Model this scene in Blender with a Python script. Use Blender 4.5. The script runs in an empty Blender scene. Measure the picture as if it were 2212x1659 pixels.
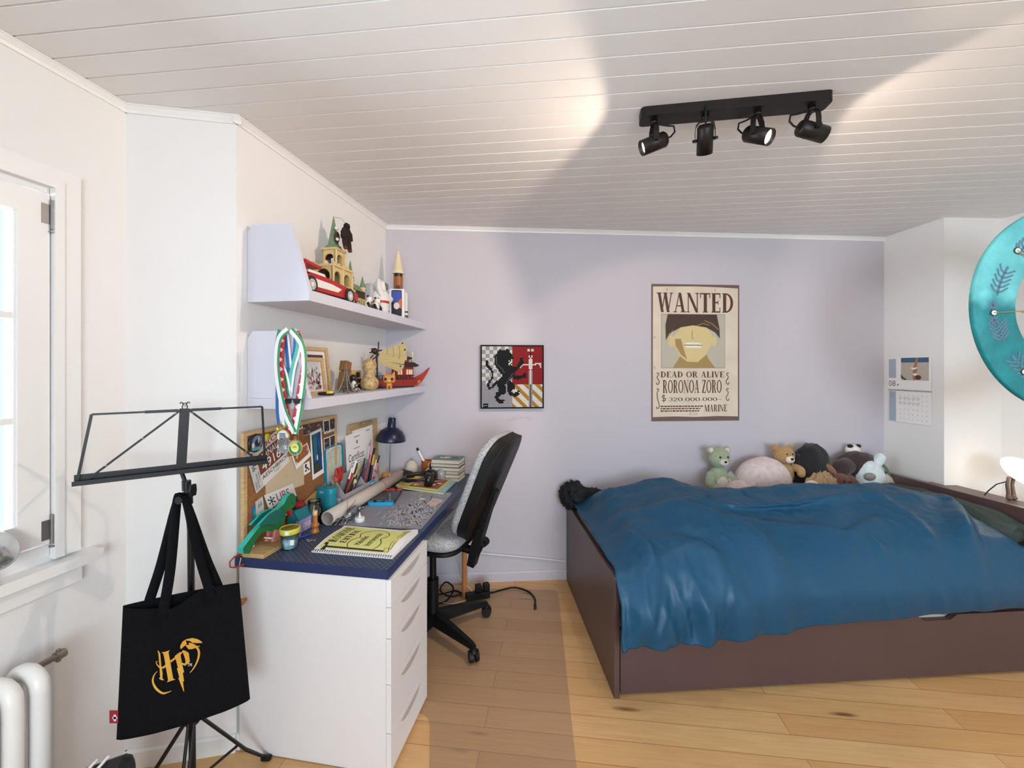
import bpy, bmesh, math, random
from mathutils import Vector, Matrix, noise
R = math.radians
random.seed(7)
SC = bpy.context.scene
COL = SC.collection

# ------------------------------------------------------------------ camera, world, daylight, exposure
FPX, CX, HY, HC = 900.0, 1106.0, 795.0, 1.435          # focal length, principal column, horizon row (photo 2212x1659), eye height
cam = bpy.data.cameras.new('camera'); cam_o = bpy.data.objects.new('camera', cam); COL.objects.link(cam_o)
cam.sensor_width = 36.0; cam.lens = FPX / 2212 * 36.0
cam.shift_y = (HY - 829.5) / 2212
cam.clip_start = 0.02
cam_o.location = (0, 0, HC); cam_o.rotation_euler = (R(90), 0, 0)
SC.camera = cam_o

w = bpy.data.worlds.new('sky'); SC.world = w; w.use_nodes = True
bgn = w.node_tree.nodes['Background']
bgn.inputs[0].default_value = (0.62, 0.78, 1.0, 1); bgn.inputs[1].default_value = 1.3

def area(name, loc, direction, sx, sy, power, color):
    l = bpy.data.lights.new(name, 'AREA'); l.shape = 'RECTANGLE'; l.size = sx; l.size_y = sy
    l.energy = power; l.color = color
    o = bpy.data.objects.new(name, l); COL.objects.link(o); o.location = loc
    o.rotation_euler = Vector(direction).to_track_quat('-Z', 'Y').to_euler()
    return o
# daylight arriving from outside through the two windows of the left wall and the one behind the camera
area('daylight_window', (-1.95, 0.72, 1.55), (1, 0.10, 0.05), 1.0, 1.2, 85, (0.70, 0.85, 1.0))
area('daylight_side_window', (-2.35, -1.3, 1.6), (1, 0.25, 0.10), 1.3, 1.4, 110, (0.72, 0.86, 1.0))
area('daylight_rear_window', (0.9, -2.95, 1.6), (0.05, 1, 0.12), 1.9, 1.4, 125, (0.80, 0.90, 1.0))
SPOT_POWER = 17.0
SC.view_settings.view_transform = 'Standard'
SC.view_settings.look = 'None'
SC.view_settings.gamma = 1.0
SC.view_settings.exposure = 0.25
SC.view_settings.use_curve_mapping = False

# ------------------------------------------------------------------ the room's own axes
CEIL = 2.376
OD = Vector((-1.035, 1.565, 0)); TH = R(9.4)            # outer wall corner beside the desk; the desk wall runs 9.4 deg off the view axis
CT, ST = math.cos(TH), math.sin(TH)
PB = Vector((-0.834, 2.752, 0)); AB = R(4.2)            # back corner; direction of the lavender wall
FB = Vector((0.443, 1.819, 0))                          # front corner of the bed
def D(u, v, z=0.0): return Vector((OD.x + u*CT + v*ST, OD.y - u*ST + v*CT, z))
def B(s, d, z=0.0): return Vector((PB.x + s*math.cos(AB) + d*math.sin(AB), PB.y + s*math.sin(AB) - d*math.cos(AB), z))   # d = distance off the wall
def BD(x, y, z=0.0): return Vector((FB.x + x*math.cos(AB) - y*math.sin(AB), FB.y + x*math.sin(AB) + y*math.cos(AB), z))
def ray(px, py): return Vector(((px-CX)/FPX, 1.0, (HY-py)/FPX))
EYE = Vector((0, 0, HC))
def hit(px, py, p, n):
    d = ray(px, py); return EYE + d * ((Vector(p)-EYE).dot(n) / d.dot(n))
def atZ(px, py, z): return hit(px, py, (0, 0, z), Vector((0, 0, 1)))
def atU(px, py, u): return hit(px, py, D(u, 0), Vector((CT, -ST, 0)))
def atV(px, py, v): return hit(px, py, D(0, v), Vector((ST, CT, 0)))
def atB(px, py, d=0.0): return hit(px, py, B(0, d), Vector((math.sin(AB), -math.cos(AB), 0)))
def atY(px, py, y): return hit(px, py, (0, y, 0), Vector((0, 1, 0)))
def uv(p):
    a, b = p.x-OD.x, p.y-OD.y; return (a*CT - b*ST, a*ST + b*CT)

# ------------------------------------------------------------------ materials
def lin(c):
    c = c.lstrip('#'); r = []
    for i in (0, 2, 4):
        v = int(c[i:i+2], 16)/255; r.append(v/12.92 if v <= 0.04045 else ((v+0.055)/1.055)**2.4)
    return (r[0], r[1], r[2], 1)
MATS = {}
def mat(name, col, rough=0.6, metal=0.0, bump=0.0, bscale=60.0, var=0.0, vscale=8.0, spec=0.5, emit=None, estr=0.0, trans=0.0, stretch=None, sheen=0.0, alpha=1.0):
    if name in MATS: return MATS[name]
    m = bpy.data.materials.new(name); m.use_nodes = True; MATS[name] = m
    nt = m.node_tree; p = nt.nodes['Principled BSDF']
    p.inputs['Base Color'].default_value = lin(col); p.inputs['Roughness'].default_value = rough
    p.inputs['Metallic'].default_value = metal; p.inputs['Specular IOR Level'].default_value = spec
    if trans: p.inputs['Transmission Weight'].default_value = trans
    if sheen: p.inputs['Sheen Weight'].default_value = sheen
    if alpha < 1: p.inputs['Alpha'].default_value = alpha
    if emit: p.inputs['Emission Color'].default_value = lin(emit); p.inputs['Emission Strength'].default_value = estr
    tc = nt.nodes.new('ShaderNodeTexCoord'); mp = nt.nodes.new('ShaderNodeMapping'); nt.links.new(tc.outputs['Object'], mp.inputs[0])
    if stretch: mp.inputs['Scale'].default_value = stretch
    if var:
        n = nt.nodes.new('ShaderNodeTexNoise'); n.inputs['Scale'].default_value = vscale; n.inputs['Detail'].default_value = 5
        nt.links.new(mp.outputs[0], n.inputs['Vector'])
        mx = nt.nodes.new('ShaderNodeMix'); mx.data_type = 'RGBA'
        c = lin(col); mx.inputs['A'].default_value = tuple(max(0, k*(1-var)) for k in c[:3])+(1,); mx.inputs['B'].default_value = tuple(min(1, k*(1+var)) for k in c[:3])+(1,)
        rmp = nt.nodes.new('ShaderNodeMapRange'); rmp.inputs['From Min'].default_value = 0.3; rmp.inputs['From Max'].default_value = 0.7
        nt.links.new(n.outputs['Fac'], rmp.inputs['Value']); nt.links.new(rmp.outputs[0], mx.inputs['Factor'])
        nt.links.new(mx.outputs['Result'], p.inputs['Base Color'])
    if bump:
        n = nt.nodes.new('ShaderNodeTexNoise'); n.inputs['Scale'].default_value = bscale; n.inputs['Detail'].default_value = 4
        nt.links.new(mp.outputs[0], n.inputs['Vector'])
        b = nt.nodes.new('ShaderNodeBump'); b.inputs['Strength'].default_value = bump; b.inputs['Distance'].default_value = 0.01
        nt.links.new(n.outputs['Fac'], b.inputs['Height']); nt.links.new(b.outputs[0], p.inputs['Normal'])
    return m
def sheer(name, tint, gloss, rough=0.03, k=0.0):
    """thin clear sheet: tinted see-through with a fresnel gloss"""
    if name in MATS: return MATS[name]
    m = bpy.data.materials.new(name); m.use_nodes = True; MATS[name] = m; nt = m.node_tree; nt.nodes.clear()
    o = nt.nodes.new('ShaderNodeOutputMaterial'); t = nt.nodes.new('ShaderNodeBsdfTransparent'); t.inputs[0].default_value = lin(tint)
    g = nt.nodes.new('ShaderNodeBsdfGlossy'); g.inputs['Roughness'].default_value = rough
    f = nt.nodes.new('ShaderNodeLayerWeight'); f.inputs[0].default_value = gloss
    mx = nt.nodes.new('ShaderNodeMixShader'); nt.links.new(f.outputs['Fresnel'], mx.inputs[0]); nt.links.new(t.outputs[0], mx.inputs[1]); nt.links.new(g.outputs[0], mx.inputs[2])
    last = mx
    if k:
        d = nt.nodes.new('ShaderNodeBsdfDiffuse'); d.inputs[0].default_value = lin(tint)
        m2 = nt.nodes.new('ShaderNodeMixShader'); m2.inputs[0].default_value = k; nt.links.new(mx.outputs[0], m2.inputs[1]); nt.links.new(d.outputs[0], m2.inputs[2]); last = m2
    nt.links.new(last.outputs[0], o.inputs[0]); return m

# ------------------------------------------------------------------ mesh builder
class G:
    def __init__(s, *mats): s.v = []; s.f = []; s.mi = []; s.mats = list(mats); s.sm = []; s.M = None; s.cur = 0; s.smooth = False
    def use(s, m, smooth=None):
        if m not in s.mats: s.mats.append(m)
        s.cur = s.mats.index(m)
        if smooth is not None: s.smooth = smooth
        return s
    def add(s, vs, fs, smooth=None):
        o = len(s.v)
        for p in vs:
            p = Vector(p); s.v.append(s.M @ p if s.M else p)
        for f in fs: s.f.append([o+i for i in f]); s.mi.append(s.cur); s.sm.append(s.smooth if smooth is None else smooth)
        return s
    def box(s, x0, x1, y0, y1, z0, z1, bev=0.0, M=None):
        if bev:
            bm = bmesh.new(); bmesh.ops.create_cube(bm, size=1)
            for v in bm.verts: v.co = Vector(((x0+x1)/2+v.co.x*(x1-x0), (y0+y1)/2+v.co.y*(y1-y0), (z0+z1)/2+v.co.z*(z1-z0)))
            bmesh.ops.bevel(bm, geom=bm.edges[:], offset=bev, segments=2, affect='EDGES', profile=0.5)
            bm.verts.index_update(); vs = [v.co.copy() for v in bm.verts]; fs = [[v.index for v in f.verts] for f in bm.faces]; bm.free()
        else:
            vs = [Vector((x, y, z)) for z in (z0, z1) for y in (y0, y1) for x in (x0, x1)]
            fs = [(0,2,3,1),(4,5,7,6),(0,1,5,4),(2,6,7,3),(0,4,6,2),(1,3,7,5)]
        if M: vs = [M @ v for v in vs]
        return s.add(vs, fs, False)
    def cyl(s, p0, p1, r0, r1=None, n=16, cap=True):
        p0, p1 = Vector(p0), Vector(p1); r1 = r0 if r1 is None else r1
        q = (p1-p0).to_track_quat('Z', 'Y'); vs = []
        for p, r in ((p0, r0), (p1, r1)):
            for i in range(n): a = 2*math.pi*i/n; vs.append(p + q @ Vector((r*math.cos(a), r*math.sin(a), 0)))
        s.add(vs, [(i, (i+1) % n, n+(i+1) % n, n+i) for i in range(n)], True)
        if cap: s.add(vs, [tuple(range(n-1, -1, -1)), tuple(range(n, 2*n))], False)
        return s
    def tube(s, pts, r, n=8, closed=False, flat=None):
        pts = [Vector(p) for p in pts]; k = len(pts); vs = []; q = None
        for i, p in enumerate(pts):
            a = pts[(i-1) % k] if closed or i else p; b = pts[(i+1) % k] if closed or i < k-1 else p
            d = (b-a).normalized() if (b-a).length > 1e-9 else (d if i else Vector((0, 0, 1)))
            q = d.to_track_quat('Z', 'Y') if q is None else pd_.rotation_difference(d) @ q
            pd_ = d; rr = r[i] if isinstance(r, (list, tuple)) else r
            for j in range(n): t = 2*math.pi*j/n; vs.append(p + q @ Vector((rr*math.cos(t), rr*math.sin(t), 0)))
        fs = []
        for i in range(k if closed else k-1):
            for j in range(n):
                a, b = i*n+j, i*n+(j+1) % n; c, d = ((i+1) % k)*n+(j+1) % n, ((i+1) % k)*n+j; fs.append((a, b, c, d))
        s.add(vs, fs, True)
        if not closed: s.add(vs, [tuple(range(n-1, -1, -1)), tuple(range((k-1)*n, k*n))], True)
        return s
    def lathe(s, prof, n=24, M=None, smooth=True, caps=True):
        vs = []; fs = []
        for r, z in prof:
            for i in range(n): a = 2*math.pi*i/n; vs.append(Vector((r*math.cos(a), r*math.sin(a), z)))
        for k in range(len(prof)-1):
            for i in range(n): fs.append((k*n+i, k*n+(i+1) % n, (k+1)*n+(i+1) % n, (k+1)*n+i))
        if M: vs = [M @ v for v in vs]
        s.add(vs, fs, smooth)
        cf = []
        if caps and prof[0][0] > 1e-5: cf.append(tuple(range(n-1, -1, -1)))
        if caps and prof[-1][0] > 1e-5: cf.append(tuple(range((len(prof)-1)*n, len(prof)*n)))
        if cf: s.add(vs, cf, False)
        return s
    def sph(s, c, r, n=16, rot=None, amp=0.0, fr=30.0):
        r = (r, r, r) if not isinstance(r, (tuple, list)) else r; c = Vector(c); vs = []; fs = []; m = n//2+1
        rm = rot.to_matrix() if rot else None
        for j in range(m+1):
            ph = math.pi*j/m
            for i in range(n):
                a = 2*math.pi*i/n; d = Vector((math.sin(ph)*math.cos(a), math.sin(ph)*math.sin(a), math.cos(ph)))
                k = 1+amp*noise.noise(d*fr*0.1+c*7) if amp else 1
                p = Vector((d.x*r[0]*k, d.y*r[1]*k, d.z*r[2]*k)); vs.append(c+(rm @ p if rm else p))
        for j in range(m):
            for i in range(n): fs.append((j*n+i, (j+1)*n+i, (j+1)*n+(i+1) % n, j*n+(i+1) % n))
        return s.add(vs, fs, True)
    def prism(s, poly, a0, a1, ax='y', smooth=False):
        """extrude a 2-D outline: ax y -> (x,z) outline, ax x -> (y,z), ax z -> (x,y)"""
        def P(p, a): return Vector((p[0], a, p[1])) if ax == 'y' else Vector((a, p[0], p[1])) if ax == 'x' else Vector((p[0], p[1], a))
        n = len(poly); vs = [P(p, a0) for p in poly]+[P(p, a1) for p in poly]
        s.add(vs, [tuple(range(n)), tuple(range(2*n-1, n-1, -1))], False)
        return s.add(vs, [(i, n+i, n+(i+1) % n, (i+1) % n) for i in range(n)], smooth)
    def grid(s, fn, nu, nv, smooth=True, cu=False):
        vs = [fn(i/nu, j/nv) for j in range(nv+1) for i in range(nu+(0 if cu else 1))]; W = nu+(0 if cu else 1); fs = []
        for j in range(nv):
            for i in range(nu): fs.append((j*W+i, j*W+(i+1) % W, (j+1)*W+(i+1) % W, (j+1)*W+i))
        return s.add(vs, fs, smooth)
    def build(s, name, parent=None, fix=True):
        me = bpy.data.meshes.new(name); me.from_pydata([tuple(v) for v in s.v], [], s.f)
        for m in s.mats: me.materials.append(m)
        me.polygons.foreach_set('material_index', s.mi); me.polygons.foreach_set('use_smooth', s.sm)
        if fix:
            bm = bmesh.new(); bm.from_mesh(me); bmesh.ops.recalc_face_normals(bm, faces=bm.faces[:]); bm.to_mesh(me); bm.free()
        me.update()
        o = bpy.data.objects.new(name, me); COL.objects.link(o)
        if parent: o.parent = parent
        return o
def tag(o, label=None, cat=None, group=None, kind=None):
    if label: o['label'] = label
    if cat: o['category'] = cat
    if group: o['group'] = group
    if kind: o['kind'] = kind
    return o
def thing(name, label, cat, loc, rz=0.0, group=None):
    o = bpy.data.objects.new(name, None); COL.objects.link(o); o.empty_display_size = 0.05
    o.location = loc; o.rotation_euler = (0, 0, rz); return tag(o, label, cat, group)
def thingD(name, label, cat, u, v, z, group=None, rz=0.0): return thing(name, label, cat, D(u, v, z), -TH+rz, group)
def struct(o): o['kind'] = 'structure'; return o

# ------------------------------------------------------------------ lettering
_tc = {}
def glyphs(s):
    if s not in _tc:
        cu = bpy.data.curves.new('lettering', 'FONT'); cu.body = s; cu.size = 1; cu.resolution_u = 3
        ob = bpy.data.objects.new('lettering', cu); COL.objects.link(ob)
        dg = bpy.context.evaluated_depsgraph_get(); me = bpy.data.meshes.new_from_object(ob.evaluated_get(dg))
        vs = [(v.co.x, v.co.y) for v in me.vertices]; fs = [list(p.vertices) for p in me.polygons]
        bpy.data.objects.remove(ob); bpy.data.curves.remove(cu); bpy.data.meshes.remove(me)
        xs = [v[0] for v in vs]; ys = [v[1] for v in vs]; x0, x1, y0, y1 = min(xs), max(xs), min(ys), max(ys)
        _tc[s] = ([((x-x0)/(x1-x0), (y-y0)/(y1-y0)) for x, y in vs], fs)
    return _tc[s]
def arc(cx, cy, rx, ry, tx, ty, a0, a1, n=14):
    o = []; i = []
    for k in range(n+1):
        a = R(a0+(a1-a0)*k/n); o.append((cx+rx*math.cos(a), cy+ry*math.sin(a))); i.append((cx+(rx-tx)*math.cos(a), cy+(ry-ty)*math.sin(a)))
    return o+i[::-1]
def serif(ch):
    """one roman capital or figure: (advance, outlines) in a box one unit tall"""
    T, t, sh = .235, .07, .05
    def rect(a, b, c, d): return [(a, c), (b, c), (b, d), (a, d)]
    def stem(x, top=True, bot=True, T=T):
        r = [rect(x, x+T, 0, 1)]
        if top: r.append(rect(x-.07, x+T+.07, 1-sh, 1))
        if bot: r.append(rect(x-.07, x+T+.07, 0, sh))
        return r
    def dg(x0, y0, x1, y1, wd): return [(x0, y0), (x0+wd, y0), (x1+wd, y1), (x1, y1)]
    if ch == ' ': return .45, []
    if ch == 'W': return 1.2, [dg(.06, 1, .3, 0, .2), dg(.33, 0, .55, 1, .07), dg(.5, 1, .72, 0, .2), dg(.78, 0, 1.02, 1, .07), rect(-.02, .34, 1-sh, 1), rect(.46, .76, 1-sh, 1), rect(.94, 1.17, 1-sh, 1)]
    if ch == 'A': return .95, [dg(.1, 0, .4, 1, .07), dg(.62, 0, .36, 1, .2), rect(.2, .68, .3, .36), rect(-.0, .26, 0, sh), rect(.52, .92, 0, sh)]
    if ch == 'V': return .92, [dg(.07, 1, .36, 0, .2), dg(.42, 0, .74, 1, .07), rect(-.02, .36, 1-sh, 1), rect(.62, .9, 1-sh, 1)]
    if ch == 'N': return .98, stem(.1, True, True, .07)+[dg(.06, 1, .68, 0, .2)]+[rect(.76, .83, 0, 1), rect(.66, .93, 1-sh, 1)]
    if ch == 'M': return 1.12, stem(.1, True, True, .07)+stem(.82)+[dg(.06, 1, .42, 0, .2), dg(.46, 0, .84, 1, .07)]
    if ch == 'T': return .82, stem(.29, False)+[rect(.02, .76, 1-t, 1), rect(.02, .08, .74, 1), rect(.7, .76, .74, 1)]
    if ch == 'E': return .8, stem(.1)+[rect(.2, .7, 0, t), rect(.2, .7, 1-t, 1), rect(.2, .54, .48, .55), rect(.64, .7, 0, .26), rect(.64, .7, .74, 1), rect(.5, .55, .4, .63)]
    if ch == 'L': return .78, stem(.1)+[rect(.2, .7, 0, t), rect(.64, .7, 0, .28)]
    if ch == 'I': return .42, stem(.1)
    if ch == 'D': return .95, stem(.1)+[arc(.3, .5, .55, .5, .2, t, -90, 90)]
    if ch == 'R': return .92, stem(.1)+[arc(.36, .74, .36, .26, .19, t, -90, 90), dg(.62, 0, .38, .5, .2), rect(.58, .88, 0, sh), rect(.25, .4, .48, .55), rect(.25, .4, 1-t, 1)]
    if ch in 'O0':
        k = .46 if ch == 'O' else .36
        return 2*k+.08, [arc(k+.03, .5, k, .5, .19 if ch == 'O' else .15, t, 0, 180), arc(k+.03, .5, k, .5, .19 if ch == 'O' else .15, t, 180, 360)]
    if ch == 'Z': return .82, [rect(.08, .74, 1-t, 1), rect(.04, .74, 0, t), dg(.04, .04, .5, .96, .22), rect(.08, .14, .76, 1), rect(.68, .74, 0, .26)]
    if ch == '3': return .72, [arc(.34, .74, .3, .26, .13, t, -80, 160), arc(.34, .27, .33, .27, .14, t, -160, 80)]
    if ch == '2': return .74, [arc(.34, .7, .3, .3, .14, t, -30, 170), dg(.06, .05, .44, .56, .14), rect(.06, .68, 0, .09)]
    if ch == '.': return .34, [rect(.1, .22, 0, .13)]
    if ch == '-': return .7, [rect(.05, .62, .4, .47)]
    return .6, [rect(.1, .5, 0, 1)]
class Print:
    """flat ink on a surface: fn(x, y, height) maps sheet coordinates to the parent's space"""
    def __init__(s, fn): s.fn = fn; s.g = G(); s.l = 1
    def lay(s, k): s.l = k; return s
    def poly(s, pts, m): s.g.use(m); s.g.add([s.fn(x, y, .00035*s.l) for x, y in pts], [tuple(range(len(pts)))], False); return s
    def rect(s, x0, y0, x1, y1, m, n=1):
        for i in range(n):
            a, b = x0+(x1-x0)*i/n, x0+(x1-x0)*(i+1)/n; s.poly([(a, y0), (b, y0), (b, y1), (a, y1)], m)
        return s
    def disc(s, cx, cy, rx, ry, m, n=20): return s.poly([(cx+rx*math.cos(2*math.pi*i/n), cy+ry*math.sin(2*math.pi*i/n)) for i in range(n)], m)
    def line(s, pts, wd, m, asp=1.0):
        """stroke; asp = sheet width over height so that strokes keep their thickness"""
        for (x0, y0), (x1, y1) in zip(pts, pts[1:]):
            dx, dy = (x1-x0)*asp, y1-y0; L = math.hypot(dx, dy) or 1; nx, ny = -dy/L*wd/2, dx/L*wd/2
            s.poly([(x0+nx/asp, y0+ny), (x1+nx/asp, y1+ny), (x1-nx/asp, y1-ny), (x0-nx/asp, y0-ny)], m)
        return s
    def text(s, t, x0, y0, x1, y1, m):
        vs, fs = glyphs(t); s.g.use(m); s.g.add([s.fn(x0+(x1-x0)*x, y0+(y1-y0)*y, .00035*s.l) for x, y in vs], fs, False); return s
    def serif(s, t, x0, y0, x1, y1, m):
        W = sum(serif(c)[0] for c in t); x = 0
        for c in t:
            a, ps = serif(c)
            for k, p in enumerate(ps):
                s.g.use(m); s.g.add([s.fn(x0+(x1-x0)*(x+q[0])/W, y0+(y1-y0)*q[1], .00035*s.l+.00004*k) for q in p], [tuple(range(len(p)))], False)
            x += a
        return s
    def build(s, parent, name='print'): return s.g.build(name, parent, fix=False)
def sheet(name, label, cat, TL, TR, BL, th, m, rz=0.0, group=None, part='sheet'):
    """a flat sheet from three world corners; returns (thing, fn in the thing's own space, width/height)"""
    o = thing(name, label, cat, BL, rz, group); Ri = Matrix.Rotation(-rz, 3, 'Z')
    ex = Ri @ (TR-TL); ey = Ri @ (TL-BL); n = ex.cross(ey).normalized()
    fn = lambda x, y, h: ex*x + ey*y + n*(th+h)
    g = G(m); g.add([ex*x+ey*y+n*k for k in (0, th) for x, y in ((0, 0), (1, 0), (1, 1), (0, 1))], [(3, 2, 1, 0), (4, 5, 6, 7), (0, 1, 5, 4), (1, 2, 6, 5), (2, 3, 7, 6), (3, 0, 4, 7)])
    g.build(part, o); return o, fn, ex.length/ey.length

# ------------------------------------------------------------------ common materials
WHITE = mat('white_wall_paint', 'E9E6E4', .75, bump=.05, bscale=180)
WHITEW = mat('white_ceiling_paint', 'E4E1E0', .5)
LAV = mat('lavender_wall_paint', 'C6C0C8', .7, bump=.06, bscale=160)
TRIM = mat('white_gloss_paint', 'ECEAE8', .35)
SHELFM = mat('pale_lavender_board', 'D5D3DE', .45)
CABM = mat('white_laminate', 'E6E2E2', .4)
BLACKM = mat('black_metal', '141416', .4, .3)
BLACKP = mat('black_plastic', '0C0C0E', .5, spec=.3)
INK = mat('black_ink', '17161A', .7)
PAPER = mat('white_paper', 'EFECEA', .8)
CREAM = mat('cream_paper', 'EBDDB8', .8)
OAK = mat('pale_oak', 'C9A678', .55, var=.18, vscale=14, stretch=(1, 1, 8))
CHROME = mat('chrome', 'D8D8DA', .18, 1)
GOLD = mat('gold_ink', 'D2A040', .5, .15)
REDM = mat('red_plastic', 'B3261E', .35)
WHITEP = mat('white_plastic', 'EEECEA', .35)
TEAL = mat('teal_plastic', '128AA0', .45)
GLASS = sheer('clear_glass', 'F8FCFC', .30)

# ================================================================== the room
def floor_mat():
    m = bpy.data.materials.new('pine_floorboards'); m.use_nodes = True; nt = m.node_tree; N = nt.nodes.new; L = nt.links.new; p = nt.nodes['Principled BSDF']
    tc = N('ShaderNodeTexCoord'); mp = N('ShaderNodeMapping'); mp.inputs['Rotation'].default_value = (0, 0, R(6.6)); mp.inputs['Location'].default_value = (0.3, -0.0838, 0); L(tc.outputs['Object'], mp.inputs[0])
    br = N('ShaderNodeTexBrick'); br.inputs['Scale'].default_value = 1; br.inputs['Brick Width'].default_value = 1.9; br.inputs['Row Height'].default_value = .1038
    br.inputs['Mortar Size'].default_value = .0011; br.inputs['Mortar Smooth'].default_value = .3; br.inputs['Bias'].default_value = 0; br.offset = .37
    br.inputs['Color1'].default_value = lin('DDB37E'); br.inputs['Color2'].default_value = lin('CE9E64'); br.inputs['Mortar'].default_value = lin('7A4E26'); L(mp.outputs[0], br.inputs['Vector'])
    m2 = N('ShaderNodeMapping'); m2.inputs['Scale'].default_value = (1.6, 24, 1); L(mp.outputs[0], m2.inputs[0])
    gr = N('ShaderNodeTexNoise'); gr.inputs['Scale'].default_value = 3; gr.inputs['Detail'].default_value = 6; gr.inputs['Distortion'].default_value = .6; L(m2.outputs[0], gr.inputs['Vector'])
    r1 = N('ShaderNodeMapRange'); r1.inputs['From Min'].default_value = .35; r1.inputs['From Max'].default_value = .75; r1.inputs['To Min'].default_value = .0; r1.inputs['To Max'].default_value = .38; L(gr.outputs['Fac'], r1.inputs['Value'])
    mx = N('ShaderNodeMix'); mx.data_type = 'RGBA'; L(r1.outputs[0], mx.inputs['Factor']); L(br.outputs['Color'], mx.inputs['A']); mx.inputs['B'].default_value = lin('B4804E')
    m3 = N('ShaderNodeMapping'); m3.inputs['Scale'].default_value = (2.1, 9.6, 1); m3.inputs['Rotation'].default_value = (0, 0, .02); L(mp.outputs[0], m3.inputs[0])
    nz = N('ShaderNodeTexNoise'); nz.inputs['Scale'].default_value = 5; L(m3.outputs[0], nz.inputs['Vector'])
    ad = N('ShaderNodeMix'); ad.data_type = 'VECTOR'; ad.inputs['Factor'].default_value = .06; L(m3.outputs[0], ad.inputs['A']); L(nz.outputs['Color'], ad.inputs['B'])
    vo = N('ShaderNodeTexVoronoi'); vo.inputs['Scale'].default_value = 1; L(ad.outputs['Result'], vo.inputs['Vector'])
    r2 = N('ShaderNodeMapRange'); r2.inputs['From Min'].default_value = .045; r2.inputs['From Max'].default_value = .14; r2.inputs['To Min'].default_value = .85; r2.inputs['To Max'].default_value = 0; L(vo.outputs['Distance'], r2.inputs['Value'])
    sp = N('ShaderNodeSeparateColor'); L(vo.outputs['Color'], sp.inputs[0])
    gt = N('ShaderNodeMath'); gt.operation = 'GREATER_THAN'; gt.inputs[1].default_value = .55; L(sp.outputs[0], gt.inputs[0])
    mu = N('ShaderNodeMath'); mu.operation = 'MULTIPLY'; L(r2.outputs[0], mu.inputs[0]); L(gt.outputs[0], mu.inputs[1])
    mk = N('ShaderNodeMix'); mk.data_type = 'RGBA'; L(mu.outputs[0], mk.inputs['Factor']); L(mx.outputs['Result'], mk.inputs['A']); mk.inputs['B'].default_value = lin('6B3D1C')
    L(mk.outputs['Result'], p.inputs['Base Color']); p.inputs['Roughness'].default_value = .42
    b = N('ShaderNodeBump'); b.inputs['Strength'].default_value = .25; b.inputs['Distance'].default_value = .002; b.invert = True; L(br.outputs['Fac'], b.inputs['Height']); L(b.outputs[0], p.inputs['Normal'])
    return m
W0 = Vector((-1.385, 1.495, 0)); C2 = Vector((2.689, 3.011, 0)); C3 = Vector((2.709, 2.612, 0)); C4 = Vector((3.09, 2.63, 0)); C5 = Vector((3.42, -2.4, 0)); C6 = Vector((-2.05, -2.4, 0))
LA = (C6-W0).normalized(); LN = Vector((-LA.y, LA.x, 0))            # along the window wall towards the camera; into the room
if LN.x < 0: LN = -LN
g = G(floor_mat()); g.box(-2.4, 3.8, -2.8, 3.3, -.06, 0); struct(g.build('floor'))
g = G(WHITEW)                                                     # tongue-and-groove boards
for k in range(-45, 25):
    p0 = 1.1104 + k*.0872; p1 = p0+.0872
    if p1 < -2.9 or p0 > 3.4: continue
    g.prism([(p0+.0008, CEIL+.004), (p0+.0034, CEIL), (p1-.0034, CEIL), (p1-.0008, CEIL+.004), (p1-.0008, CEIL+.02), (p0+.0008, CEIL+.02)], -2.6, 4.0, 'x')
g.box(-2.6, 4.0, -2.9, 3.45, CEIL+.005, CEIL+.1)
rot = Matrix.Rotation(-R(6.2), 4, 'Z'); g.v = [rot @ v for v in g.v]
struct(g.build('ceiling'))
def wall(name, a, b, m, holes=()):
    L = (b-a).length; d = (b-a)/L; n = Vector((-d.y, d.x, 0)); rz = math.atan2(d.y, d.x)
    g = G(m); xs = 0
    for s0, s1, z0, z1 in sorted(holes):
        g.box(xs, s0, 0, .12, 0, CEIL); g.box(s0, s1, 0, .12, 0, z0); g.box(s0, s1, 0, .12, z1, CEIL); xs = s1
    g.box(xs, L, 0, .12, 0, CEIL)
    o = g.build(name); o.location = a; o.rotation_euler = (0, 0, rz); return struct(o)
LW = (W0-C6).length
WIN1 = (.205, 1.255, .86, 2.0); WIN2 = (2.3, 3.6, .8, 2.05)
wall('wall_left', C6, W0, WHITE, [(LW-h[1], LW-h[0], h[2], h[3]) for h in (WIN1, WIN2)])
wall('wall_corner', W0, OD, WHITE); wall('wall_desk', OD, PB, WHITE); wall('wall_back', PB, C2, LAV)
wall('wall_pier', C2, C3, WHITE); wall('wall_niche', C3, C4, WHITE); wall('wall_right', C4, C5, WHITE); wall('wall_rear', C5, C6, WHITE, [(1.6, 3.6, .8, 2.1)])
def run(name, a, b, prof, m, e0=0.0, e1=0.0):
    """moulding of a (distance off wall, height) profile along a wall"""
    L = (b-a).length; d = (b-a)/L; g = G(m); g.prism([(-p, z) for p, z in prof], -e0, L+e1, 'x')
    o = g.build(name); o.location = a; o.rotation_euler = (0, 0, math.atan2(d.y, d.x)); return struct(o)
BASE = [(.0005, 0), (.012, 0), (.012, .058), (.007, .065), (.0005, .065)]
COVE = [(.0005, CEIL-.027), (.006, CEIL-.027), (.009, CEIL-.018), (.02, CEIL-.006), (.024, CEIL-.005), (.024, CEIL-.0005), (.0005, CEIL-.0005)]
run('baseboard_left', C6, W0, BASE, TRIM); run('baseboard_corner', W0, OD, BASE, TRIM); run('baseboard_back', PB, C2, BASE, mat('lavender_gloss', 'C8C3CC', .4)); run('baseboard_desk', OD, PB, BASE, TRIM)
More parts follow.
